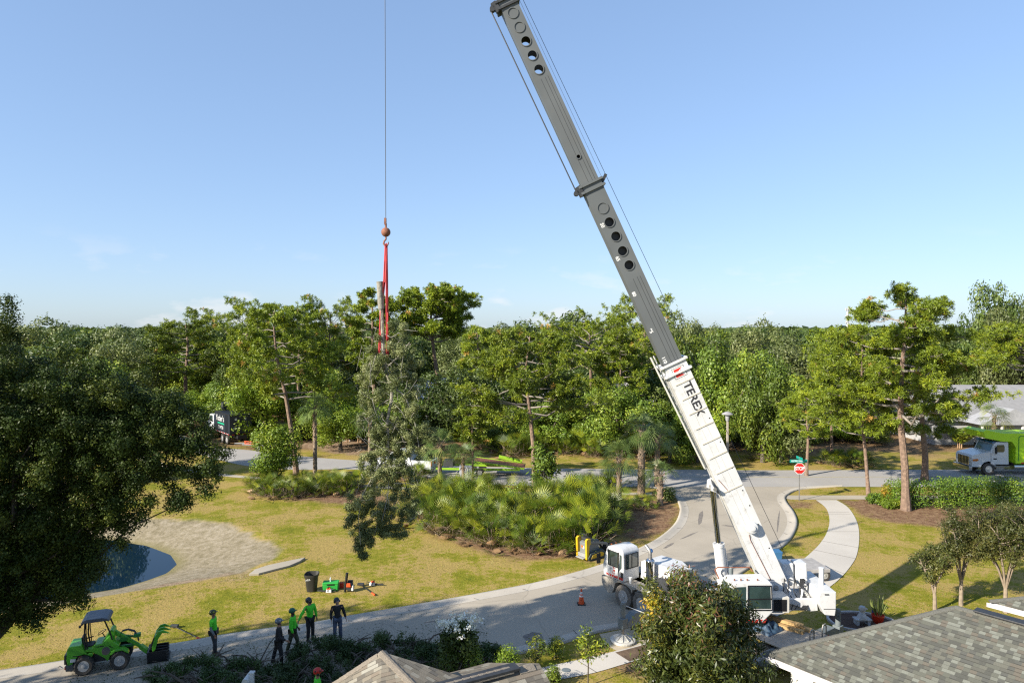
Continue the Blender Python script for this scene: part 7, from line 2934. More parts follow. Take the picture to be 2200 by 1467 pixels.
mb.build('grapple_bucket', black, ld)
mb = MB()
for s_ in (-0.36, 0.0, 0.36):
    P_ = [(2.62, 0.42), (2.74, 0.52), (2.82, 0.90), (3.02, 1.16), (3.34, 1.10), (3.20, 1.18), (3.05, 1.27), (2.86, 1.24), (2.72, 1.06), (2.60, 0.62)]
    mb.prism(P_, s_ - 0.035, s_ + 0.035)
mb.bar((2.74, -0.4, 1.02), (2.74, 0.4, 1.02), 0.08, 0.08)
mb.build('grapple_claws', lime, ld, 0.008)
mb = MB()
mb.bar((2.50, -0.2, 0.48), (2.72, -0.2, 1.0), 0.07, 0.07)
mb.bar((2.50, 0.2, 0.48), (2.72, 0.2, 1.0), 0.07, 0.07)
mb.build('grapple_rams', greyd, ld, 0.01)

# ---------------------------------------------------------------- yellow mini skid steer
x, y = G(1268, 1197)
sk = thing('mini_skid_steer', 'yellow and grey stand-on tracked loader parked against the palmetto bed', 'loader', (x, y, 0), R(38))
# local +x = towards its attachment (away to the right); operator end at -x faces the camera left
for s_ in (-1, 1):
    mb = MB()
    mb.prism([(-0.55, 0.04), (-0.62, 0.18), (-0.42, 0.42), (0.50, 0.52), (0.72, 0.34), (0.70, 0.10), (0.60, 0.02), (-0.45, 0.02)], s_ * 0.30, s_ * 0.50)
    tr2 = mb.build('track', mat('track_rubber', (0.045, 0.065, 0.07), 0.7, var=0.2), sk, 0.02)
    mb = MB()
    mb.prism([(-0.42, 0.12), (-0.30, 0.32), (0.42, 0.40), (0.58, 0.28), (0.54, 0.13)], s_ * 0.49, s_ * 0.52)
    mb.build('track_frame', yel, tr2, 0.01)
mb = MB()
mb.prism([(-0.52, 0.22), (-0.56, 0.95), (-0.38, 1.02), (0.35, 0.80), (0.45, 0.45), (0.40, 0.25)], -0.29, 0.29)
mb.build('body', mgrey, sk, 0.02)
mb = MB()
for s_ in (-1, 1):
    mb.prism([(-0.68, 0.10), (-0.72, 1.18), (-0.60, 1.27), (-0.40, 1.24), (-0.36, 0.95), (-0.48, 0.85), (-0.52, 0.10)], s_ * 0.30, s_ * 0.44)
mb.build('side_guards', yel, sk, 0.015)
mb = MB()
mb.box((-0.60, 0, 0.30), (0.16, 0.58, 0.20))
mb.box((-0.70, 0, 0.16), (0.30, 0.62, 0.05))
mb.build('foot_platform', mat('silver_step', (0.45, 0.45, 0.45), 0.4, metal=0.4), sk, 0.01)
mb = MB()
mb.prism([(-0.10, 0), (0.02, 0), (0.02, 0.16), (-0.10, 0.16)], -0.005, 0.005, TR(-0.565, 0.0, 0.62) @ RZ(R(90)))
mb.build('white_mark', whited, sk)
mb = MB()
mb.prism([(-0.02, 0.16), (0.20, 0.16), (0.09, 0.0)], -0.008, 0.008, TR(-0.568, -0.03, 0.62) @ RZ(R(90)) @ RX(0))
mb.build('orange_mark', mat('orange_decal', (0.75, 0.15, 0.03), 0.4), sk)
mb = MB()
mb.box((-0.36, 0, 1.18), (0.30, 0.36, 0.14))
for q in (-0.12, -0.04, 0.04, 0.12):
    mb.tube([(-0.38, q, 1.22), (-0.44, q, 1.38)], 0.018, 5)
    mb.lathe([(0.03, 0), (0.03, 0.04)], 8, TR(-0.44, q, 1.38))
mb.tube([(-0.5, -0.2, 1.2), (-0.52, -0.2, 1.42), (-0.52, 0.2, 1.42), (-0.5, 0.2, 1.2)], 0.018, 6)
mb.build('controls', greyd, sk)
mb = MB()
for s_ in (-0.36, 0.36):
    mb.bar((-0.45, s_, 1.05), (0.95, s_, 0.72), 0.06, 0.13)
    mb.bar((0.95, s_, 0.72), (1.15, s_, 0.30), 0.06, 0.11)
mb.build('lift_arms', mgrey, sk, 0.01)
mb = MB()
rr = random.Random(3)
for s_ in (-0.3, -0.1, 0.1, 0.3):
    mb.prism([(1.12, 0.05), (1.12, 0.55), (1.30, 0.62), (1.75, 0.60), (1.62, 0.48), (1.35, 0.42), (1.35, 0.12), (1.85, 0.06), (1.80, 0.0)], s_ - 0.02, s_ + 0.02)
mb.box((1.12, 0, 0.32), (0.08, 0.8, 0.5))
mb.build('grapple', greyd, sk, 0.006)


# ---------------------------------------------------------------- green grapple truck on the main road
def truck_wheels(parent, xs, yw, r_, wd, mt=rubber):
    for x in xs:
        for s_ in (-1, 1):
            wheel_into(parent, x, s_ * yw, r_, r_, wd, s_, mt, rimal, 8, 0.08)


x, y = D(2122, 1018, 60.3).x, 61.3
gt = thing('conventional_truck', 'white cab truck with a bright lime green chip box driving in from the right', 'truck', (x, y, 0), math.pi)
# local +x = forward (image left); near side to the camera is +y
truck_wheels(gt, (0.0, -5.6, -6.9), 1.0, 0.54, 0.32)
mb = MB()
mb.box((-3.6, 0, 0.85), (8.6, 0.9, 0.26))
mb.build('frame', greyd, gt)
mb = MB()
mb.prism([(1.45, 0.75), (1.50, 1.55), (1.38, 1.78), (0.10, 2.06), (-0.20, 2.06), (-0.20, 0.95), (-0.62, 0.90), (-0.62, 0.62), (-0.60, 0.9), (-0.42, 1.12), (0.0, 1.24), (0.42, 1.12), (0.64, 0.85), (0.70, 0.72)], -1.10, 1.10)
mb.build('hood', twhite, gt, 0.05)
mb = MB()
mb.prism([(-0.20, 0.95), (-0.20, 2.06), (-0.52, 2.86), (-0.70, 2.95), (-1.72, 2.92), (-1.78, 0.95)], -1.12, 1.12)
cb2 = mb.build('cab', twhite, gt, 0.05)
mb = MB()
mb.add([(-0.19, -0.95, 2.12), (-0.19, 0.95, 2.12), (-0.50, 0.92, 2.80), (-0.50, -0.92, 2.80), (-0.24, -0.95, 2.12), (-0.24, 0.95, 2.12), (-0.55, 0.92, 2.8), (-0.55, -0.92, 2.8)],
       [(0, 1, 2, 3), (4, 7, 6, 5), (0, 4, 5, 1), (1, 5, 6, 2), (2, 6, 7, 3), (3, 7, 4, 0)])
mb.build('windscreen', glassb, cb2)
for s_ in (1, -1):
    mb = MB()
    mb.prism([(-0.55, 2.05), (-0.70, 2.68), (-1.30, 2.70), (-1.38, 2.55), (-1.38, 2.15), (-1.28, 2.05)], s_ * 1.115, s_ * 1.13)
    mb.build('door_window', glass, cb2)
mb = MB()
mb.prism([(-0.42, 2.80), (-0.30, 2.86), (-0.36, 2.98), (-0.60, 3.02)], -1.08, 1.08)
mb.build('sun_visor', mat('visor_blue', (0.03, 0.12, 0.28), 0.3), cb2, 0.01)
mb = MB()
mb.box((1.49, 0, 1.22), (0.06, 1.5, 0.80))
mb.build('grille', chrome, gt, 0.02)
mb = MB()
for i in range(7):
    mb.box((1.525, -0.6 + i * 0.2, 1.22), (0.01, 0.10, 0.70))
mb.build('grille_slots', black, gt)
mb = MB()
mb.box((1.60, 0, 0.60), (0.28, 2.3, 0.38))
mb.build('bumper', chrome, gt, 0.04)
for s_ in (1, -1):
    mb = MB()
    mb.prism([(1.42, 1.25), (1.42, 1.42), (0.95, 1.46), (0.88, 1.34), (1.0, 1.25)], s_ * 1.06, s_ * 1.125)
    mb.build('headlight', amber, gt, 0.01)
    mb = MB()
    mb.tube([(-0.50, s_ * 1.15, 2.6), (-0.45, s_ * 1.38, 2.6), (-0.45, s_ * 1.38, 1.9), (-0.5, s_ * 1.15, 1.85)], 0.02, 5)
    mb.box((-0.45, s_ * 1.38, 2.25), (0.08, 0.22, 0.55))
    mb.build('side_mirror', black, cb2)
    mb = MB()
    mb.lathe([(0.27, -0.7), (0.28, -0.66), (0.28, 0.66), (0.27, 0.7)], 18, TR(-3.0, s_ * 0.85, 0.72) @ RY(R(90)))
    mb.build('fuel_tank', chrome, gt, smooth=True)
    mb = MB()
    mb.box((-1.1, s_ * 1.02, 0.50), (1.3, 0.3, 0.06))
    mb.box((-1.1, s_ * 1.0, 0.78), (1.3, 0.3, 0.06))
    mb.box((-1.1, s_ * 0.88, 0.65), (0.7, 0.3, 0.34))
    mb.build('step', steel, gt)
mb = MB()
for i, xx_ in enumerate((0.95, 0.55)):
    mb.box((-0.55, 1.115, 1.45), (0.3, 0.01, 0.1))
mb.build('hood_vent', black, gt)
mb = MB()
mb.prism([(0.30, 4.05), (0.62, 3.86), (0.40, 3.30), (-1.2, 2.98), (-1.98, 2.98), (-2.30, 2.45), (-2.30, 1.05), (-9.2, 1.05), (-9.2, 3.72), (-1.3, 3.72), (-0.5, 3.86)], -1.22, 1.22)
cbx = mb.build('chip_box', limet, gt, 0.03)
mb = MB()
for a, c in (((-2.55, 1.3), (-2.55, 3.35)), ((-2.55, 3.35), (-2.7, 3.5)), ((-2.7, 3.5), (-9.0, 3.5)), ((-5.8, 1.3), (-5.8, 3.5))):
    mb.bar((a[0], 1.23, a[1]), (c[0], 1.23, c[1]), 0.06, 0.03, up=(0, 1, 0))
mb.build('box_frame_seams', deepg, cbx)
mb = MB()
for i in range(7):
    mb.box((-3.0 - i * 0.9, 1.235, 1.12), (0.45, 0.012, 0.09))
mb.build('red_reflector', redp, cbx)
mb = MB()
for i in range(7):
    mb.box((-3.45 - i * 0.9, 1.235, 1.12), (0.25, 0.012, 0.09))
mb.build('white_reflector', whited, cbx)
mb = MB()
mb.prism([(-3.0, 1.52), (-3.05, 1.86), (-3.4, 1.74), (-4.1, 1.66), (-4.9, 1.62), (-4.2, 1.54)], 1.222, 1.236)
mb.build('orange_swoosh', mat('orange_letters', (0.65, 0.25, 0.03), 0.4), cbx)

# ---------------------------------------------------------------- black grapple truck at the left
x, y = -32.0, 78.0
bt_ = thing('grapple_truck', 'black debris truck with white lettering and a loader arm parked beyond the main road', 'truck', (x, y, 0), R(130))
navy = mat('navy_black_paint', (0.012, 0.018, 0.028), 0.45, var=0.15)
# local +x forward (image left-away); near long side is +y, tail faces the camera right
truck_wheels(bt_, (-1.5, 0.1, 4.6), 1.0, 0.52, 0.34)
mb = MB()
mb.box((1.0, 0, 0.95), (8.6, 1.0, 0.35))
mb.build('frame', black, bt_)
mb = MB()
mb.box((-0.2, 0, 2.35), (5.2, 2.45, 2.15))
dbx = mb.build('debris_box', navy, bt_, 0.03)
mb = MB()
for i in range(3):
    mb.box((-2.1 + i * 0.35, 1.235, 2.35), (0.06, 0.04, 2.1))
mb.box((-0.2, 1.235, 3.40), (5.2, 0.04, 0.08))
mb.build('box_ribs', black, dbx)
wl_ = TR(0.55, 1.232, 2.75) @ RZ(math.pi) @ RX(R(90))
text('box_lettering', "Yoder's", 0.95, whited, dbx, wl_, ext=0.004, sx=0.95)
text('box_lettering', '251-9730', 0.50, whited, dbx, TR(0.35, 1.232, 1.75) @ RZ(math.pi) @ RX(R(90)), ext=0.004)
mb = MB()
mb.box((0.2, 1.236, 2.22), (2.3, 0.012, 0.16))
mb.build('green_underline', mat('teal_decal', (0.02, 0.40, 0.22), 0.4), dbx)
mb = MB()
for q, z, w_, h_ in ((-0.55, 2.9, 0.2, 0.26), (0.45, 2.9, 0.26, 0.26), (-0.65, 1.9, 0.3, 0.12), (0.75, 2.1, 0.1, 0.1)):
    mb.box((-2.81, -q, z), (0.015, w_, h_))
mb.build('rear_stickers', whited, dbx)
mb = MB()
for i in range(9):
    mb.box((-2.5 + i * 0.56, 1.24, 1.24), (0.28, 0.012, 0.07))
for i in range(4):
    mb.box((-2.815, -0.95 + i * 0.6, 1.22), (0.012, 0.28, 0.07))
mb.build('red_reflector', redp, dbx)
mb = MB()
for i in range(9):
    mb.box((-2.22 + i * 0.56, 1.24, 1.24), (0.20, 0.012, 0.07))
mb.build('white_reflector', whited, dbx)
mb = MB()
mb.prism([(3.2, 0.9), (3.2, 2.9), (4.6, 2.9), (4.9, 2.1), (6.2, 1.9), (6.4, 0.9)], -1.15, 1.15)
cb3 = mb.build('cab', twhite, bt_, 0.05)
mb = MB()
mb.prism([(3.5, 2.05), (3.5, 2.75), (4.45, 2.75), (4.7, 2.05)], 1.145, 1.17)
mb.build('door_window', glass, cb3)
mb = MB()
mb.bar((2.8, 0, 3.2), (2.8, 0, 4.1), 0.35, 0.35)
mb.bar((-1.2, 0.1, 3.75), (0.8, 0.1, 4.35), 0.22, 0.26)
mb.bar((0.8, 0.1, 4.35), (2.6, 0.1, 4.30), 0.22, 0.22)
mb.bar((2.6, 0.1, 4.25), (2.8, 0, 4.0), 0.2, 0.2)
mb.prism([(1.9, 3.45), (2.0, 4.25), (2.7, 4.35), (2.55, 3.5), (2.4, 3.9), (2.2, 3.9)], -0.45, 0.45)
mb.build('loader_arm', greyd, bt_, 0.01)

# trailer behind it
x, y = D(538, 960, 72).x, 73.2
tl = thing('utility_trailer', 'small flat trailer carrying an orange rack behind the black truck', 'trailer', (x, y, 0), R(-12))
mb = MB()
mb.box((1.4, 0, 0.62), (4.6, 1.9, 0.10))
mb.bar((-0.9, 0, 0.6), (-2.4, 0, 0.55), 0.10, 0.10)
mb.build('trailer_bed', mat('trailer_grey', (0.22, 0.23, 0.23), 0.5, var=0.2), tl, 0.01)
for s_ in (-1, 1):
    wheel_into(tl, 1.1, s_ * 1.0, 0.36, 0.36, 0.22, s_, rubber, rimal, 0)
mb = MB()
for i in range(4):
    mb.box((-0.6 + i * 0.5, -0.8, 0.80), (0.08, 0.08, 0.3))
mb.box((0.15, -0.8, 0.95), (1.7, 0.10, 0.08))
mb.box((0.15, -0.8, 0.72), (1.7, 0.10, 0.08))
mb.build('orange_rack', mat('safety_orange', (0.70, 0.12, 0.03), 0.5), tl)


# ---------------------------------------------------------------- white pickup, its lime trailer with ramp, white van cab
def pickup(label, x, y, rz, col, tail=True):
    r = thing('pickup_truck', label, 'pickup truck', (x, y, 0), rz)
    truck_wheels(r, (-1.65, 1.75), 0.82, 0.38, 0.26)
    mb = MB()
    mb.prism([(-2.75, 0.55), (-2.75, 1.25), (-0.75, 1.25), (-0.75, 1.22), (-0.60, 1.88), (-0.40, 1.95), (0.85, 1.95), (1.05, 1.88), (1.45, 1.30), (2.75, 1.18), (2.85, 0.60), (2.20, 0.5), (2.15, 0.75), (1.75, 0.92), (1.35, 0.75), (1.28, 0.45), (-1.2, 0.45), (-1.25, 0.75), (-1.65, 0.92), (-2.05, 0.75), (-2.1, 0.55)], -0.98, 0.98)
    b = mb.build('body', col, r, 0.04)
    mb = MB()
    mb.prism([(-0.55, 1.30), (-0.45, 1.82), (0.88, 1.84), (1.28, 1.32)], -0.99, 0.99)
    mb.build('side_windows', glass, b)
    mb = MB()
    mb.box((-1.75, 0, 1.24), (1.75, 1.6, 0.06))
    mb.build('bed_cover', black, b)
    mb = MB()
    mb.box((-0.62, 0, 1.58), (0.05, 1.5, 0.45), M=RY(0.2))
    mb.build('rear_window', glass, b)
    for s_ in (-1, 1):
        mb = MB()
        mb.box((-2.76, s_ * 0.86, 1.02), (0.05, 0.22, 0.48))
        mb.build('tail_light', mat('tail_lamp_red', (0.55, 0.01, 0.01), 0.25), r, 0.01)
    mb = MB()
    mb.box((-2.85, 0, 0.55), (0.18, 1.9, 0.2))
    mb.build('rear_bumper', chrome, r, 0.02)
    mb = MB()
    mb.box((-2.765, 0, 1.0), (0.015, 0.5, 0.18))
    mb.build('tailgate_badge', redp, r)
    return r


x, y = D(905, 1019, 60.5).x, 61.3
pickup('white pickup truck with red tail lights seen from behind the drooping palm', x - 1.5, y + 0.4, R(165), twhite)
x, y = D(1040, 1022, 59.5).x, 60.6
limed = mat('dull_lime_paint', (0.28, 0.50, 0.02), 0.5, var=0.1, dirt=0.3)
lt = thing('lime_trailer', 'lime green tilt trailer with a rusty deck hitched near the white pickup', 'trailer', (x, y, 0), R(-4))
mb = MB()
mb.bar((-4.2, -0.9, 0.62), (3.2, -0.9, 0.62), 0.12, 0.18)
mb.bar((-4.2, 0.9, 0.62), (3.2, 0.9, 0.62), 0.12, 0.18)
mb.bar((-4.2, 0, 0.60), (-5.4, 0, 0.55), 0.12, 0.12)
mb.build('trailer_frame', limed, lt, 0.01)
mb = MB()
mb.bar((-0.9, 0, 1.28), (3.6, 0, 0.72), 2.0, 0.10)
mb.build('rusty_deck', rust, lt)
mb = MB()
for s_ in (-1, 1):
    mb.bar((-0.9, s_ * 1.0, 1.30), (3.6, s_ * 1.0, 0.74), 0.08, 0.16)
mb.bar((1.2, 0.9, 1.42), (3.3, 0.9, 1.02), 0.10, 0.30)
mb.bar((-0.9, -1.0, 0.7), (-0.9, -1.0, 1.28), 0.08, 0.08)
mb.bar((-0.9, 1.0, 0.7), (-0.9, 1.0, 1.28), 0.08, 0.08)
mb.build('ramp_sides', limed, lt, 0.01)
mb = MB()
mb.box((-3.2, 0.1, 0.98), (0.9, 1.0, 0.6), taper=0.9)
mb.build('winch_box', greyd, lt, 0.03)
for x_ in (-1.2, -0.3):
    for s_ in (-1, 1):
        wheel_into(lt, x_, s_ * 1.05, 0.36, 0.36, 0.22, s_, rubber, rimal, 0)
mb = MB()
mb.box((0, 0, 0.55), (1.1, 0.75, 0.62))
mb.box((0, 0, 0.90), (1.16, 0.8, 0.08))
mb.box((0, 0, 0.12), (1.0, 0.65, 0.24))
o = mb.build('equipment_box', mat('pale_grey_steel', (0.42, 0.44, 0.48), 0.5), None, 0.03)
o.location = (D(1000, 1020, 59).x, 59.6, 0)
tag(o, 'pale grey box standing between the small palm and the young pine', 'box')

# ---------------------------------------------------------------- tools on the lawn
x, y = G(670, 1268)
tb = thing('trash_can', 'tall black open trash can standing on the lawn', 'trash can', (x, y, 0))
mb = MB()
W0, W1, Hc = 0.22, 0.31, 0.86
pr2 = []
def sq(r_, z, n=20):
    out = []
    for i in range(n):
        a = 2 * math.pi * i / n
        k_ = (abs(math.cos(a)) ** 4 + abs(math.sin(a)) ** 4) ** -0.25
        out.append((r_ * k_ * math.cos(a), r_ * k_ * math.sin(a), z))
    return out
vs = []
lev = [(W0, 0), (W1 * 0.97, Hc * 0.82), (W1 * 1.06, Hc * 0.84), (W1 * 1.10, Hc), (W1 * 1.04, Hc), (W1 * 0.92, Hc * 0.8), (W0 * 0.9, 0.04)]
for r_, z in lev:
    vs += sq(r_, z)
fs = [(j * 20 + i, j * 20 + (i + 1) % 20, (j + 1) * 20 + (i + 1) % 20, (j + 1) * 20 + i) for j in range(len(lev) - 1) for i in range(20)]
fs += [tuple(range(20))[::-1], tuple(range(120, 140))]
mb.add(vs, fs)
bcan = mb.build('can', mat('black_plastic', (0.028, 0.028, 0.024), 0.5, var=0.2), tb, smooth=True)
text('can_lettering', 'ARR', 0.13, whited, bcan, TR(-0.10, -0.312, 0.63) @ RX(R(90)) @ RZ(0.15), ext=0.003)
x, y = G(711, 1266)
ck = thing('cool_box', 'green cool box with rope handles on the lawn beside the trash can', 'cooler', (x, y, 0), 0.12)
cgreen = mat('cooler_green', (0.03, 0.42, 0.06), 0.5, var=0.05)
mb = MB()
mb.box((0, 0, 0.17), (0.72, 0.40, 0.32), taper=1.06)
mb.build('chest', cgreen, ck, 0.03)
mb = MB()
mb.box((0, 0, 0.37), (0.78, 0.44, 0.08))
mb.build('lid', cgreen, ck, 0.025)
mb = MB()
mb.box((0, -0.226, 0.33), (0.34, 0.02, 0.06))
mb.tube([(-0.36, -0.1, 0.25), (-0.42, 0, 0.2), (-0.36, 0.1, 0.25)], 0.012, 5)
mb.build('latches', black, ck)
mb = MB()
mb.lathe([(0.035, 0), (0.04, 0.10), (0.036, 0.16), (0.014, 0.2), (0.014, 0.23)], 12)
o = mb.build('water_bottle', mat('clear_bottle', (0.70, 0.74, 0.78), 0.15, var=0.1), None, smooth=True)
o.location = (x - 0.02, y, 0.41)
tag(o, 'clear water bottle standing on the lid of the green cool box', 'bottle')


def chainsaw(label, u, v, rz, bar_len=0.45):
    x, y = G(u, v)
    r = thing('chainsaw', label, 'chainsaw', (x, y, 0), rz, 'chainsaws on the grass')
    mb = MB()
    mb.box((0, 0, 0.09), (0.28, 0.20, 0.15), taper=0.85)
    mb.build('powerhead', whited, r, 0.02)
    mb = MB()
    mb.box((0.02, 0, 0.185), (0.20, 0.15, 0.07), taper=0.8)
    mb.build('top_cover', orange, r, 0.015)
    mb = MB()
    mb.tube([(-0.12, 0, 0.14), (-0.30, 0, 0.18), (-0.34, 0, 0.08), (-0.14, 0, 0.05)], 0.018, 6)
    mb.tube([(0.06, -0.12, 0.08), (0.06, -0.12, 0.24), (0.06, 0.12, 0.24), (0.06, 0.12, 0.08)], 0.014, 6)
    mb.build('handles', black, r, smooth=True)
    mb = MB()
    mb.prism([(0.12, 0.04), (0.12, 0.12), (0.12 + bar_len, 0.105), (0.15 + bar_len, 0.08), (0.12 + bar_len, 0.055)], -0.015, 0.015)
    mb.build('guide_bar', greyd, r)


chainsaw('orange and white chainsaw lying in front of the green cool box', 707, 1272, R(180))
chainsaw('white and grey chainsaw lying apart at the right of the tools', 800, 1257, R(-8), 0.42)
x, y = G(745, 1270)
bw = thing('backpack_blower', 'backpack leaf blower with a black tube pointing straight up', 'leaf blower', (x, y, 0))
mb = MB()
mb.lathe([(0.06, 0), (0.065, 0.5), (0.07, 0.95), (0.05, 0.95)], 12, TR(-0.08, -0.05, 0.0) @ RY(0.12))
mb.build('blower_tube', black, bw, smooth=True)
mb = MB()
mb.lathe([(0.17, -0.1), (0.20, -0.06), (0.20, 0.06), (0.17, 0.1)], 18, TR(0.14, 0, 0.24) @ RX(R(90)))
mb.box((0.16, 0.1, 0.28), (0.30, 0.12, 0.50), taper=0.8)
mb.build('fan_housing', greyd, bw, 0.01)
mb = MB()
mb.box((0.12, -0.12, 0.36), (0.22, 0.08, 0.18), taper=0.8)
mb.build('orange_cover', orange, bw, 0.015)
mb = MB()
mb.box((0.30, -0.02, 0.2), (0.10, 0.20, 0.26), taper=0.8)
mb.build('fuel_tank', whited, bw, 0.02)
x, y = G(734, 1262)
er = thing('fuel_can', 'small red fuel can between the cool box and the leaf blower', 'fuel can', (x, y, 0))
mb = MB()
mb.box((0, 0, 0.13), (0.20, 0.14, 0.25), taper=0.9)
mb.tube([(-0.06, 0, 0.26), (-0.06, 0, 0.31), (0.04, 0, 0.31), (0.04, 0, 0.26)], 0.014, 6)
mb.build('can', redp, er, 0.02)
for i, (a, c, lab) in enumerate((((375, 1348), (425, 1372), 'pole saw with an orange grip lying on the lawn edge near the loader'), ((775, 1258), (800, 1276), 'pole saw with an orange tip lying right of the leaf blower'))):
    A_, B_ = Vector((*G(*a), 0.05)), Vector((*G(*c), 0.05))
    o = thing('pole_saw', lab, 'pole saw', A_)
    mb = MB()
    mb.tube([(0, 0, 0.0), B_ - A_], 0.018, 6)
    mb.build('pole', black, o)
    mb = MB()
    dd = (B_ - A_).normalized()
    mb.tube([(B_ - A_) - dd * 0.05, (B_ - A_) + dd * 0.28], 0.04, 8)
    mb.build('orange_grip', orange, o)
    mb = MB()
    mb.box((0, 0, 0.04), (0.34, 0.16, 0.10))
    mb.build('motor_head', greyd, o, 0.02)

# ================================================================== PEOPLE
skin_m = {'tan': mat('skin_tan', (0.38, 0.20, 0.12), 0.55, var=0.08, scale=12), 'dark': mat('skin_dark', (0.10, 0.05, 0.032), 0.5, var=0.1, scale=12), 'light': mat('skin_light', (0.55, 0.32, 0.22), 0.55, var=0.08, scale=12)}
neon = mat('neon_green_cloth', (0.10, 0.80, 0.03), 0.8, var=0.10, scale=6, bump=0.25, bscale=18)
blackc = mat('black_cloth', (0.018, 0.018, 0.02), 0.85, var=0.3, scale=6, bump=0.25, bscale=18)
greyc = mat('grey_sleeve_cloth', (0.22, 0.24, 0.27), 0.85, var=0.2, bump=0.2)
darkp = mat('dark_work_trousers', (0.045, 0.048, 0.055), 0.85, var=0.3, scale=6, bump=0.3, bscale=16)
jeans = mat('blue_jeans', (0.085, 0.11, 0.17), 0.85, var=0.35, scale=5, bump=0.3, bscale=16)
camo = mat('camo_trousers', (0.06, 0.07, 0.035), 0.85, var=0.75, scale=9)
brownb = mat('brown_boots', (0.13, 0.085, 0.05), 0.7, var=0.2)
blackb = mat('black_boots', (0.02, 0.02, 0.02), 0.6, var=0.2)
hairm = mat('dark_hair', (0.02, 0.014, 0.01), 0.8, var=0.3, scale=30)


def skinned(name, verts, edges, radii, root, m, parent, sub=1):
    me = bpy.data.meshes.new(name)
    me.from_pydata(verts, edges, [])
    o = bpy.data.objects.new(name, me)
    C.objects.link(o)
    sk_ = o.modifiers.new('skin', 'SKIN')
    sk_.use_smooth_shade = True
    if not me.skin_vertices:
        me.skin_vertices.new()
    for i, r_ in enumerate(radii):
        d = me.skin_vertices[0].data[i]
        d.radius = r_ if isinstance(r_, tuple) else (r_, r_)
        d.use_root = (i == root)
    sb = o.modifiers.new('sub', 'SUBSURF')
    sb.levels = sub
    sb.render_levels = sub
    dg = bpy.context.evaluated_depsgraph_get()
    me2 = bpy.data.meshes.new_from_object(o.evaluated_get(dg))
    bpy.data.objects.remove(o)
    me2.name = name
    me2.materials.clear()
    return link(name, me2, m, parent)


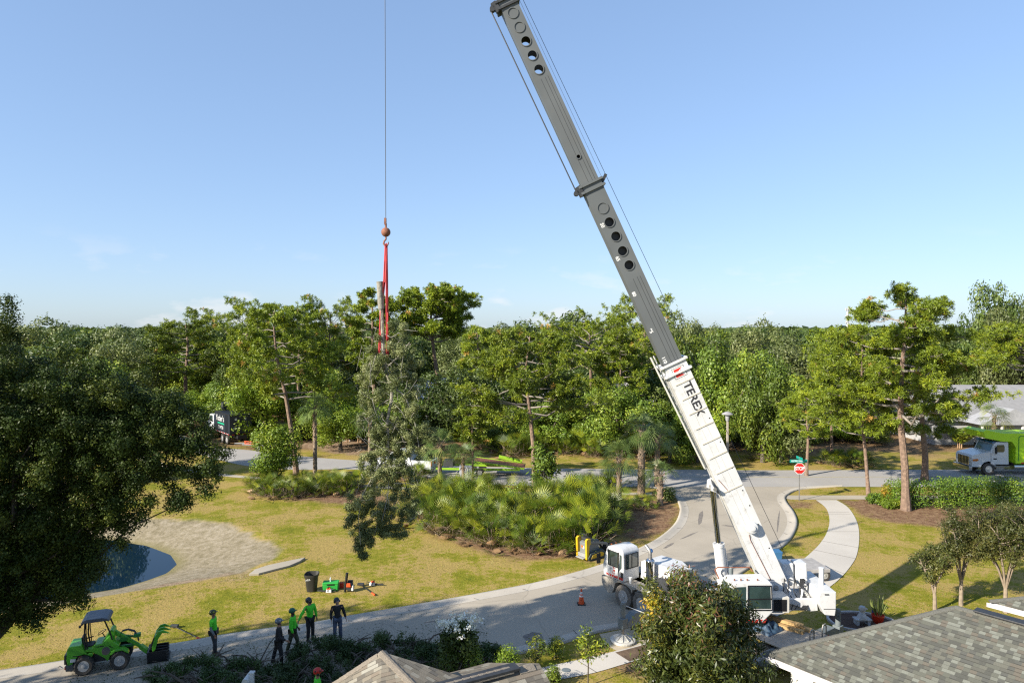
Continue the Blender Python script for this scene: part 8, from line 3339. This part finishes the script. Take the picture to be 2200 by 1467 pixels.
def person(label, u, v, rz, pose, skin, top, legs, boots, helm, sleeve=None, long_sleeve=True, beard=False, glasses=False, ear=True, scale=1.0, decal=None, loc=None):
    """local frame: +x is where the body faces, z up; pose gives joint positions in metres for a 1.78 m figure"""
    x, y = loc if loc else G(u, v)
    P = thing('person', label, 'person', (x, y, 0), rz)
    P.scale = (scale,) * 3
    J = {k: Vector(q) for k, q in pose.items()}
    sm_ = skin_m[skin]
    V, E, Rr = [], [], []

    def vtx(p, r_):
        V.append(tuple(p))
        Rr.append(r_)
        return len(V) - 1

    def chain(i0, pts):
        for p, r_ in pts:
            k_ = vtx(p, r_)
            E.append((i0, k_))
            i0 = k_
        return i0
    root = vtx(J['pelvis'], (0.10, 0.08))
    ch = chain(root, [(J['pelvis'].lerp(J['neck'], 0.35), (0.09, 0.075)), (J['pelvis'].lerp(J['neck'], 0.75), (0.11, 0.085))])
    nk = chain(ch, [(J['neck'], 0.062)])
    hd = chain(nk, [(J['neck'].lerp(J['head'], 0.45), 0.06), (J['head'], 0.10), (J['head'] + J['up'] * 0.07, 0.088)])
    hands = []
    for s_ in ('L', 'R'):
        sh, el, wr = J['sh' + s_], J['el' + s_], J['wr' + s_]
        k_ = chain(ch, [(sh, 0.048), (sh.lerp(el, 0.5), 0.042), (el, 0.036), (el.lerp(wr, 0.5), 0.033), (wr, 0.027)])
        dr = (wr - el).normalized()
        palm = chain(k_, [(wr + dr * 0.05, (0.038, 0.018)), (wr + dr * 0.085, (0.036, 0.016))])
        hands.append((wr, dr, palm))
        hp_, kn, an = J['hip' + s_], J['kn' + s_], J['an' + s_]
        k_ = chain(root, [(hp_, 0.07), (hp_.lerp(kn, 0.5), 0.062), (kn, 0.050), (kn.lerp(an, 0.45), 0.046), (an, 0.038), (an + Vector((0.03, 0, -0.045)), 0.04), (an + Vector((0.15, 0, -0.06)), 0.034)])
    body = skinned('body', V, E, Rr, root, sm_, P, 1)
    # five fingers on each hand: thumb from the side of the palm
    for wr, dr, _ in hands:
        side = dr.cross(Vector((1, 0, 0)))
        if side.length < 0.1:
            side = dr.cross(Vector((0, 0, 1)))
        side.normalize()
        nrm = side.cross(dr)
        side, nrm = nrm, side
        mb = MB()
        for i, ln in enumerate((0.062, 0.072, 0.068, 0.052)):
            b0 = wr + dr * 0.088 + side * (0.027 - i * 0.018)
            mb.tube([b0 - dr * 0.02, b0 + dr * ln * 0.45, b0 + dr * ln * 0.8 + nrm * 0.012, b0 + dr * ln + nrm * 0.026], [0.0095, 0.009, 0.008, 0.006], 6)
        b0 = wr + dr * 0.035 + side * 0.032
        mb.tube([b0 - side * 0.012, b0 + side * 0.022 + dr * 0.025, b0 + side * 0.026 + dr * 0.055], [0.011, 0.010, 0.007], 6)
        mb.build('fingers', sm_, body, smooth=True)
    # shirt
    V, E, Rr = [], [], []
    root = vtx(J['pelvis'] + Vector((0, 0, -0.03)), (0.165, 0.135))
    ch = chain(root, [(J['pelvis'].lerp(J['neck'], 0.12), (0.160, 0.128)), (J['pelvis'].lerp(J['neck'], 0.42), (0.150, 0.122)), (J['pelvis'].lerp(J['neck'], 0.76), (0.182, 0.135))])
    chain(ch, [(J['neck'] + (J['neck'] - J['pelvis']).normalized() * -0.015, 0.082)])
    for s_ in ('L', 'R'):
        sh, el, wr = J['sh' + s_], J['el' + s_], J['wr' + s_]
        if long_sleeve:
            chain(ch, [(sh, 0.092), (sh.lerp(el, 0.5), 0.074), (el, 0.064), (el.lerp(wr, 0.55), 0.056), (wr.lerp(el, 0.04), 0.046)])
        else:
            chain(ch, [(sh, 0.086), (sh.lerp(el, 0.5), 0.070), (el.lerp(sh, 0.12), 0.066)])
    shirt = skinned('shirt', V, E, Rr, root, top, P, 1)
    if not long_sleeve and sleeve is not None:
        for s_ in ('L', 'R'):
            sh, el, wr = J['sh' + s_], J['el' + s_], J['wr' + s_]
            mb = MB()
            mb.tube([sh.lerp(el, 0.7), el, el.lerp(wr, 0.5), wr], [0.05, 0.05, 0.046, 0.036], 10)
            mb.build('sleeve', sleeve, P, smooth=True)
    # trousers
    V, E, Rr = [], [], []
    root = vtx(J['pelvis'] + Vector((0, 0, -0.02)), (0.158, 0.125))
    for s_ in ('L', 'R'):
        hp_, kn, an = J['hip' + s_], J['kn' + s_], J['an' + s_]
        chain(root, [(hp_, 0.112), (hp_.lerp(kn, 0.5), 0.102), (kn, 0.082), (kn.lerp(an, 0.5), 0.080), (an + (kn - an) * 0.06, 0.070)])
    skinned('trousers', V, E, Rr, root, legs, P, 1)
    for s_ in ('L', 'R'):
        an = J['an' + s_]
        t_ = J.get('toe' + s_, Vector((1, 0, 0)))
        t_ = t_.normalized()
        mb = MB()
        sd_ = Vector((-t_.y, t_.x, 0)).normalized()
        upv = sd_.cross(t_) * -1
        if upv.z < 0:
            upv = -upv
        heel = an - t_ * 0.07 - upv * 0.085
        vs = []
        for q, w_, h_ in ((0.0, 0.038, 0.09), (0.05, 0.045, 0.13), (0.13, 0.043, 0.11), (0.20, 0.048, 0.075), (0.27, 0.044, 0.06), (0.30, 0.026, 0.04)):
            for a_, b_ in ((-1, 0), (1, 0), (0.85, 0.7), (0, 1), (-0.85, 0.7)):
                vs.append(heel + t_ * q + sd_ * (a_ * w_) + upv * (b_ * h_))
        fs = [(j * 5 + i, j * 5 + (i + 1) % 5, (j + 1) * 5 + (i + 1) % 5, (j + 1) * 5 + i) for j in range(5) for i in range(5)] + [(0, 1, 2, 3, 4), (29, 28, 27, 26, 25)]
        mb.add(vs, fs)
        mb.tube([an - upv * 0.02, an + (J['kn' + s_] - an) * 0.22], [0.058, 0.060], 10)
        mb.build('boot', boots, P, smooth=True)
    # head: frame with face direction
    up = J['up'].normalized()
    fc = J['face'].normalized()
    fc = (fc - up * fc.dot(up)).normalized()
    lf = up.cross(fc).normalized()
    hc = J['head'] + up * 0.02
    HM = Matrix(((fc.x, lf.x, up.x, hc.x), (fc.y, lf.y, up.y, hc.y), (fc.z, lf.z, up.z, hc.z), (0, 0, 0, 1)))
    mb = MB()
    mb.add([(0.085, -0.016, -0.02), (0.085, 0.016, -0.02), (0.118, 0, -0.03), (0.085, 0, 0.03)], [(0, 1, 2), (1, 3, 2), (3, 0, 2), (0, 3, 1)], HM)
    for s_ in (-1, 1):
        mb.lathe([(0.005, -0.012), (0.026, -0.008), (0.026, 0.008), (0.005, 0.012)], 10, HM @ TR(0.0, s_ * 0.10, -0.01) @ RX(R(90)))
    mb.build('nose_and_ears', sm_, P)
    mb = MB()
    for s_ in (-1, 1):
        mb.lathe([(0.002, -0.006), (0.012, -0.003), (0.012, 0.003), (0.002, 0.006)], 8, HM @ TR(0.088, s_ * 0.033, 0.012) @ RY(R(90)))
    mb.box((0, 0, 0), (0.008, 0.042, 0.009), M=HM.to_3x3().to_4x4()) if False else None
    mb.build('eyes', blackd, P)
    mb = MB()
    mb.box((0, 0, 0), (0.010, 0.046, 0.010))
    o = mb.build('mouth', mat('lips', (0.30, 0.11, 0.09), 0.6), P)
    o.data.transform(HM @ TR(0.092, 0, -0.062))
    if beard:
        mb = MB()
        mb.lathe([(0.03, -0.115), (0.068, -0.09), (0.082, -0.05), (0.078, -0.035)], 12, HM @ TR(0.036, 0, 0) @ Matrix.Diagonal((0.85, 0.95, 1, 1)))
        mb.build('beard', hairm, P, smooth=True)
    if glasses:
        mb = MB()
        mb.prism([(0.088, -0.012), (0.108, -0.012), (0.108, 0.030), (0.088, 0.030)], -0.062, 0.062, HM)
        mb.build('sunglasses', mat('mirror_blue_lens', (0.02, 0.14, 0.28), 0.1, spec=1.0), P)
    mb = MB()
    prf = [(0.118, -0.015), (0.124, 0.02), (0.120, 0.065), (0.098, 0.11), (0.060, 0.138), (0.01, 0.148)]
    mb.lathe(prf, 18, HM @ TR(-0.012, 0, 0.02) @ Matrix.Diagonal((1.1, 0.95, 1, 1)))
    hm = mb.build('helmet', helm, P, smooth=True)
    mb = MB()
    mb.add([(0.10, -0.07, 0.035), (0.10, 0.07, 0.035), (0.185, 0.04, 0.025), (0.185, -0.04, 0.025), (0.10, -0.07, 0.047), (0.10, 0.07, 0.047), (0.185, 0.04, 0.035), (0.185, -0.04, 0.035)],
           [(0, 3, 2, 1), (4, 5, 6, 7), (0, 1, 5, 4), (1, 2, 6, 5), (2, 3, 7, 6), (3, 0, 4, 7)], HM)
    mb.build('helmet_peak', helm, hm)
    if decal:
        mb = MB()
        for a_ in range(5):
            an = a_ * 1.25 + 0.4
            mb.box((0.116 * math.cos(an), 0.100 * math.sin(an), 0.075 + 0.02 * (a_ % 2)), (0.05, 0.05, 0.05), rz=an)
        o = mb.build('helmet_flashes', decal, hm, 0.01)
        o.data.transform(HM)
    if ear:
        mb = MB()
        for s_ in (-1, 1):
            mb.lathe([(0.02, -0.022), (0.042, -0.018), (0.042, 0.016), (0.02, 0.022)], 12, HM @ TR(0.0, s_ * 0.122, -0.012) @ RX(R(90)))
        mb.build('ear_defenders', black, hm, smooth=True)
    # chin strap
    mb = MB()
    mb.tube([HM @ Vector((0.0, 0.10, 0.0)), HM @ Vector((0.045, 0.062, -0.085)), HM @ Vector((0.05, 0, -0.118)), HM @ Vector((0.045, -0.062, -0.085)), HM @ Vector((0.0, -0.10, 0.0))], 0.006, 5)
    mb.build('chin_strap', black, hm)
    return P, HM


def stance(hx=0.0, legL=(0.02, 0.10), legR=(-0.02, -0.10), armL=None, armR=None, lean=0.0, look=0.5, headturn=0.0):
    """standing pose; leg = (x, y) of the ankle, arm = (elbow, wrist)"""
    p = {'pelvis': (0, 0, 0.98), 'neck': (0.0 + lean, 0, 1.50), 'head': (0.015 + lean, 0, 1.63)}
    a = look
    ct, st = math.cos(headturn), math.sin(headturn)
    p['up'] = (-math.sin(a) * ct, -math.sin(a) * st, math.cos(a))
    p['face'] = (math.cos(a) * ct, math.cos(a) * st, math.sin(a))
    p['head'] = (p['neck'][0] + 0.02 - 0.06 * a * ct, -0.06 * a * st, 1.635)
    for s_, sg, lg, ar in (('L', 1, legL, armL), ('R', -1, legR, armR)):
        p['sh' + s_] = (lean * 0.9, sg * 0.19, 1.43)
        ar = ar or ((-0.02, sg * 0.25, 1.14), (0.05, sg * 0.26, 0.90))
        p['el' + s_], p['wr' + s_] = ar
        p['hip' + s_] = (0, sg * 0.09, 0.93)
        ax, ay = lg[0], lg[1]
        az = lg[2] if len(lg) > 2 else 0.085
        p['kn' + s_] = (ax * 0.5 + 0.04 + (lg[3] if len(lg) > 3 else 0), 0.09 * sg * 0.4 + ay * 0.6, 0.50 + (az - 0.085) * 0.5)
        p['an' + s_] = (ax, ay, az)
    return p


h_yel = mat('helmet_yellow_black', (0.05, 0.06, 0.02), 0.35)
h_grey = mat('helmet_grey', (0.16, 0.18, 0.20), 0.35)
h_green = mat('helmet_green', (0.01, 0.13, 0.06), 0.35)
h_dark = mat('helmet_charcoal', (0.03, 0.035, 0.04), 0.35)
h_red = mat('helmet_red', (0.60, 0.03, 0.02), 0.35)
yflash = mat('yellow_flash', (0.40, 0.45, 0.02), 0.4)
wflash = mat('pale_flash', (0.5, 0.52, 0.54), 0.4)
p1, _ = person('worker in a short-sleeved neon green shirt over grey sleeves, standing alone next to the loader', 459, 1406, R(4), stance(legL=(-0.02, 0.12), legR=(0.10, -0.10), look=0.30, armR=((-0.02, -0.25, 1.15), (0.10, -0.22, 0.90))), 'tan', neon, darkp, brownb, h_yel, sleeve=greyc, long_sleeve=False, ear=False, decal=yflash)
p2, _ = person('worker all in black with a grey and white helmet, mid-stride with one hand forward', 600, 1427, R(8), stance(legL=(-0.26, 0.10, 0.14, -0.08), legR=(0.10, -0.08), look=0.25, armR=((0.06, -0.26, 1.16), (0.30, -0.22, 1.02)), armL=((-0.06, 0.26, 1.15), (0.02, 0.25, 0.90))), 'tan', blackc, blackc, blackb, h_grey, decal=wflash)
text('back_lettering', 'HEARTWOOD', 0.10, greyc, p2, TR(-0.155, 0, 1.25) @ RZ(R(-90)) @ RX(R(90)), ext=0.004) if False else None
p3, _ = person('worker in neon green shirt and camouflage trousers with a green helmet, stepping forward', 629, 1402, R(8), stance(legL=(0.18, 0.10, 0.085, 0.03), legR=(-0.22, -0.08, 0.10, -0.03), look=0.22, armR=((-0.02, -0.27, 1.15), (0.06, -0.27, 0.90)), armL=((0.02, 0.26, 1.15), (0.16, 0.25, 0.92))), 'dark', neon, camo, blackb, h_green)
p4, _ = person('bearded worker in a long-sleeved neon green shirt with arms held away from his sides', 666, 1375, R(-38), stance(legL=(0.0, 0.13), legR=(0.04, -0.13), look=0.55, armR=((-0.02, -0.40, 1.20), (0.0, -0.55, 1.00)), armL=((0.0, 0.28, 1.15), (0.04, 0.30, 0.90)), headturn=0.4), 'tan', neon, blackc, blackb, h_dark, beard=True)
p5, _ = person('worker in a black long-sleeved top and blue jeans with mirrored glasses, head tilted up', 725, 1376, R(-68), stance(legL=(0.0, 0.14), legR=(0.02, -0.12), look=0.50, armR=((-0.03, -0.26, 1.15), (0.06, -0.24, 0.92)), armL=((-0.02, 0.28, 1.15), (0.04, 0.34, 0.93)), headturn=0.35), 'light', blackc, jeans, blackb, h_dark, glasses=True)
lc6 = (D(682, 1444, 22.3).x, 22.3)
p6, _ = person('worker at the bottom edge of whom only a red helmet and neon shoulder show', 0, 0, R(15), stance(look=0.1), 'tan', neon, darkp, blackb, h_red, loc=lc6, decal=h_dark)
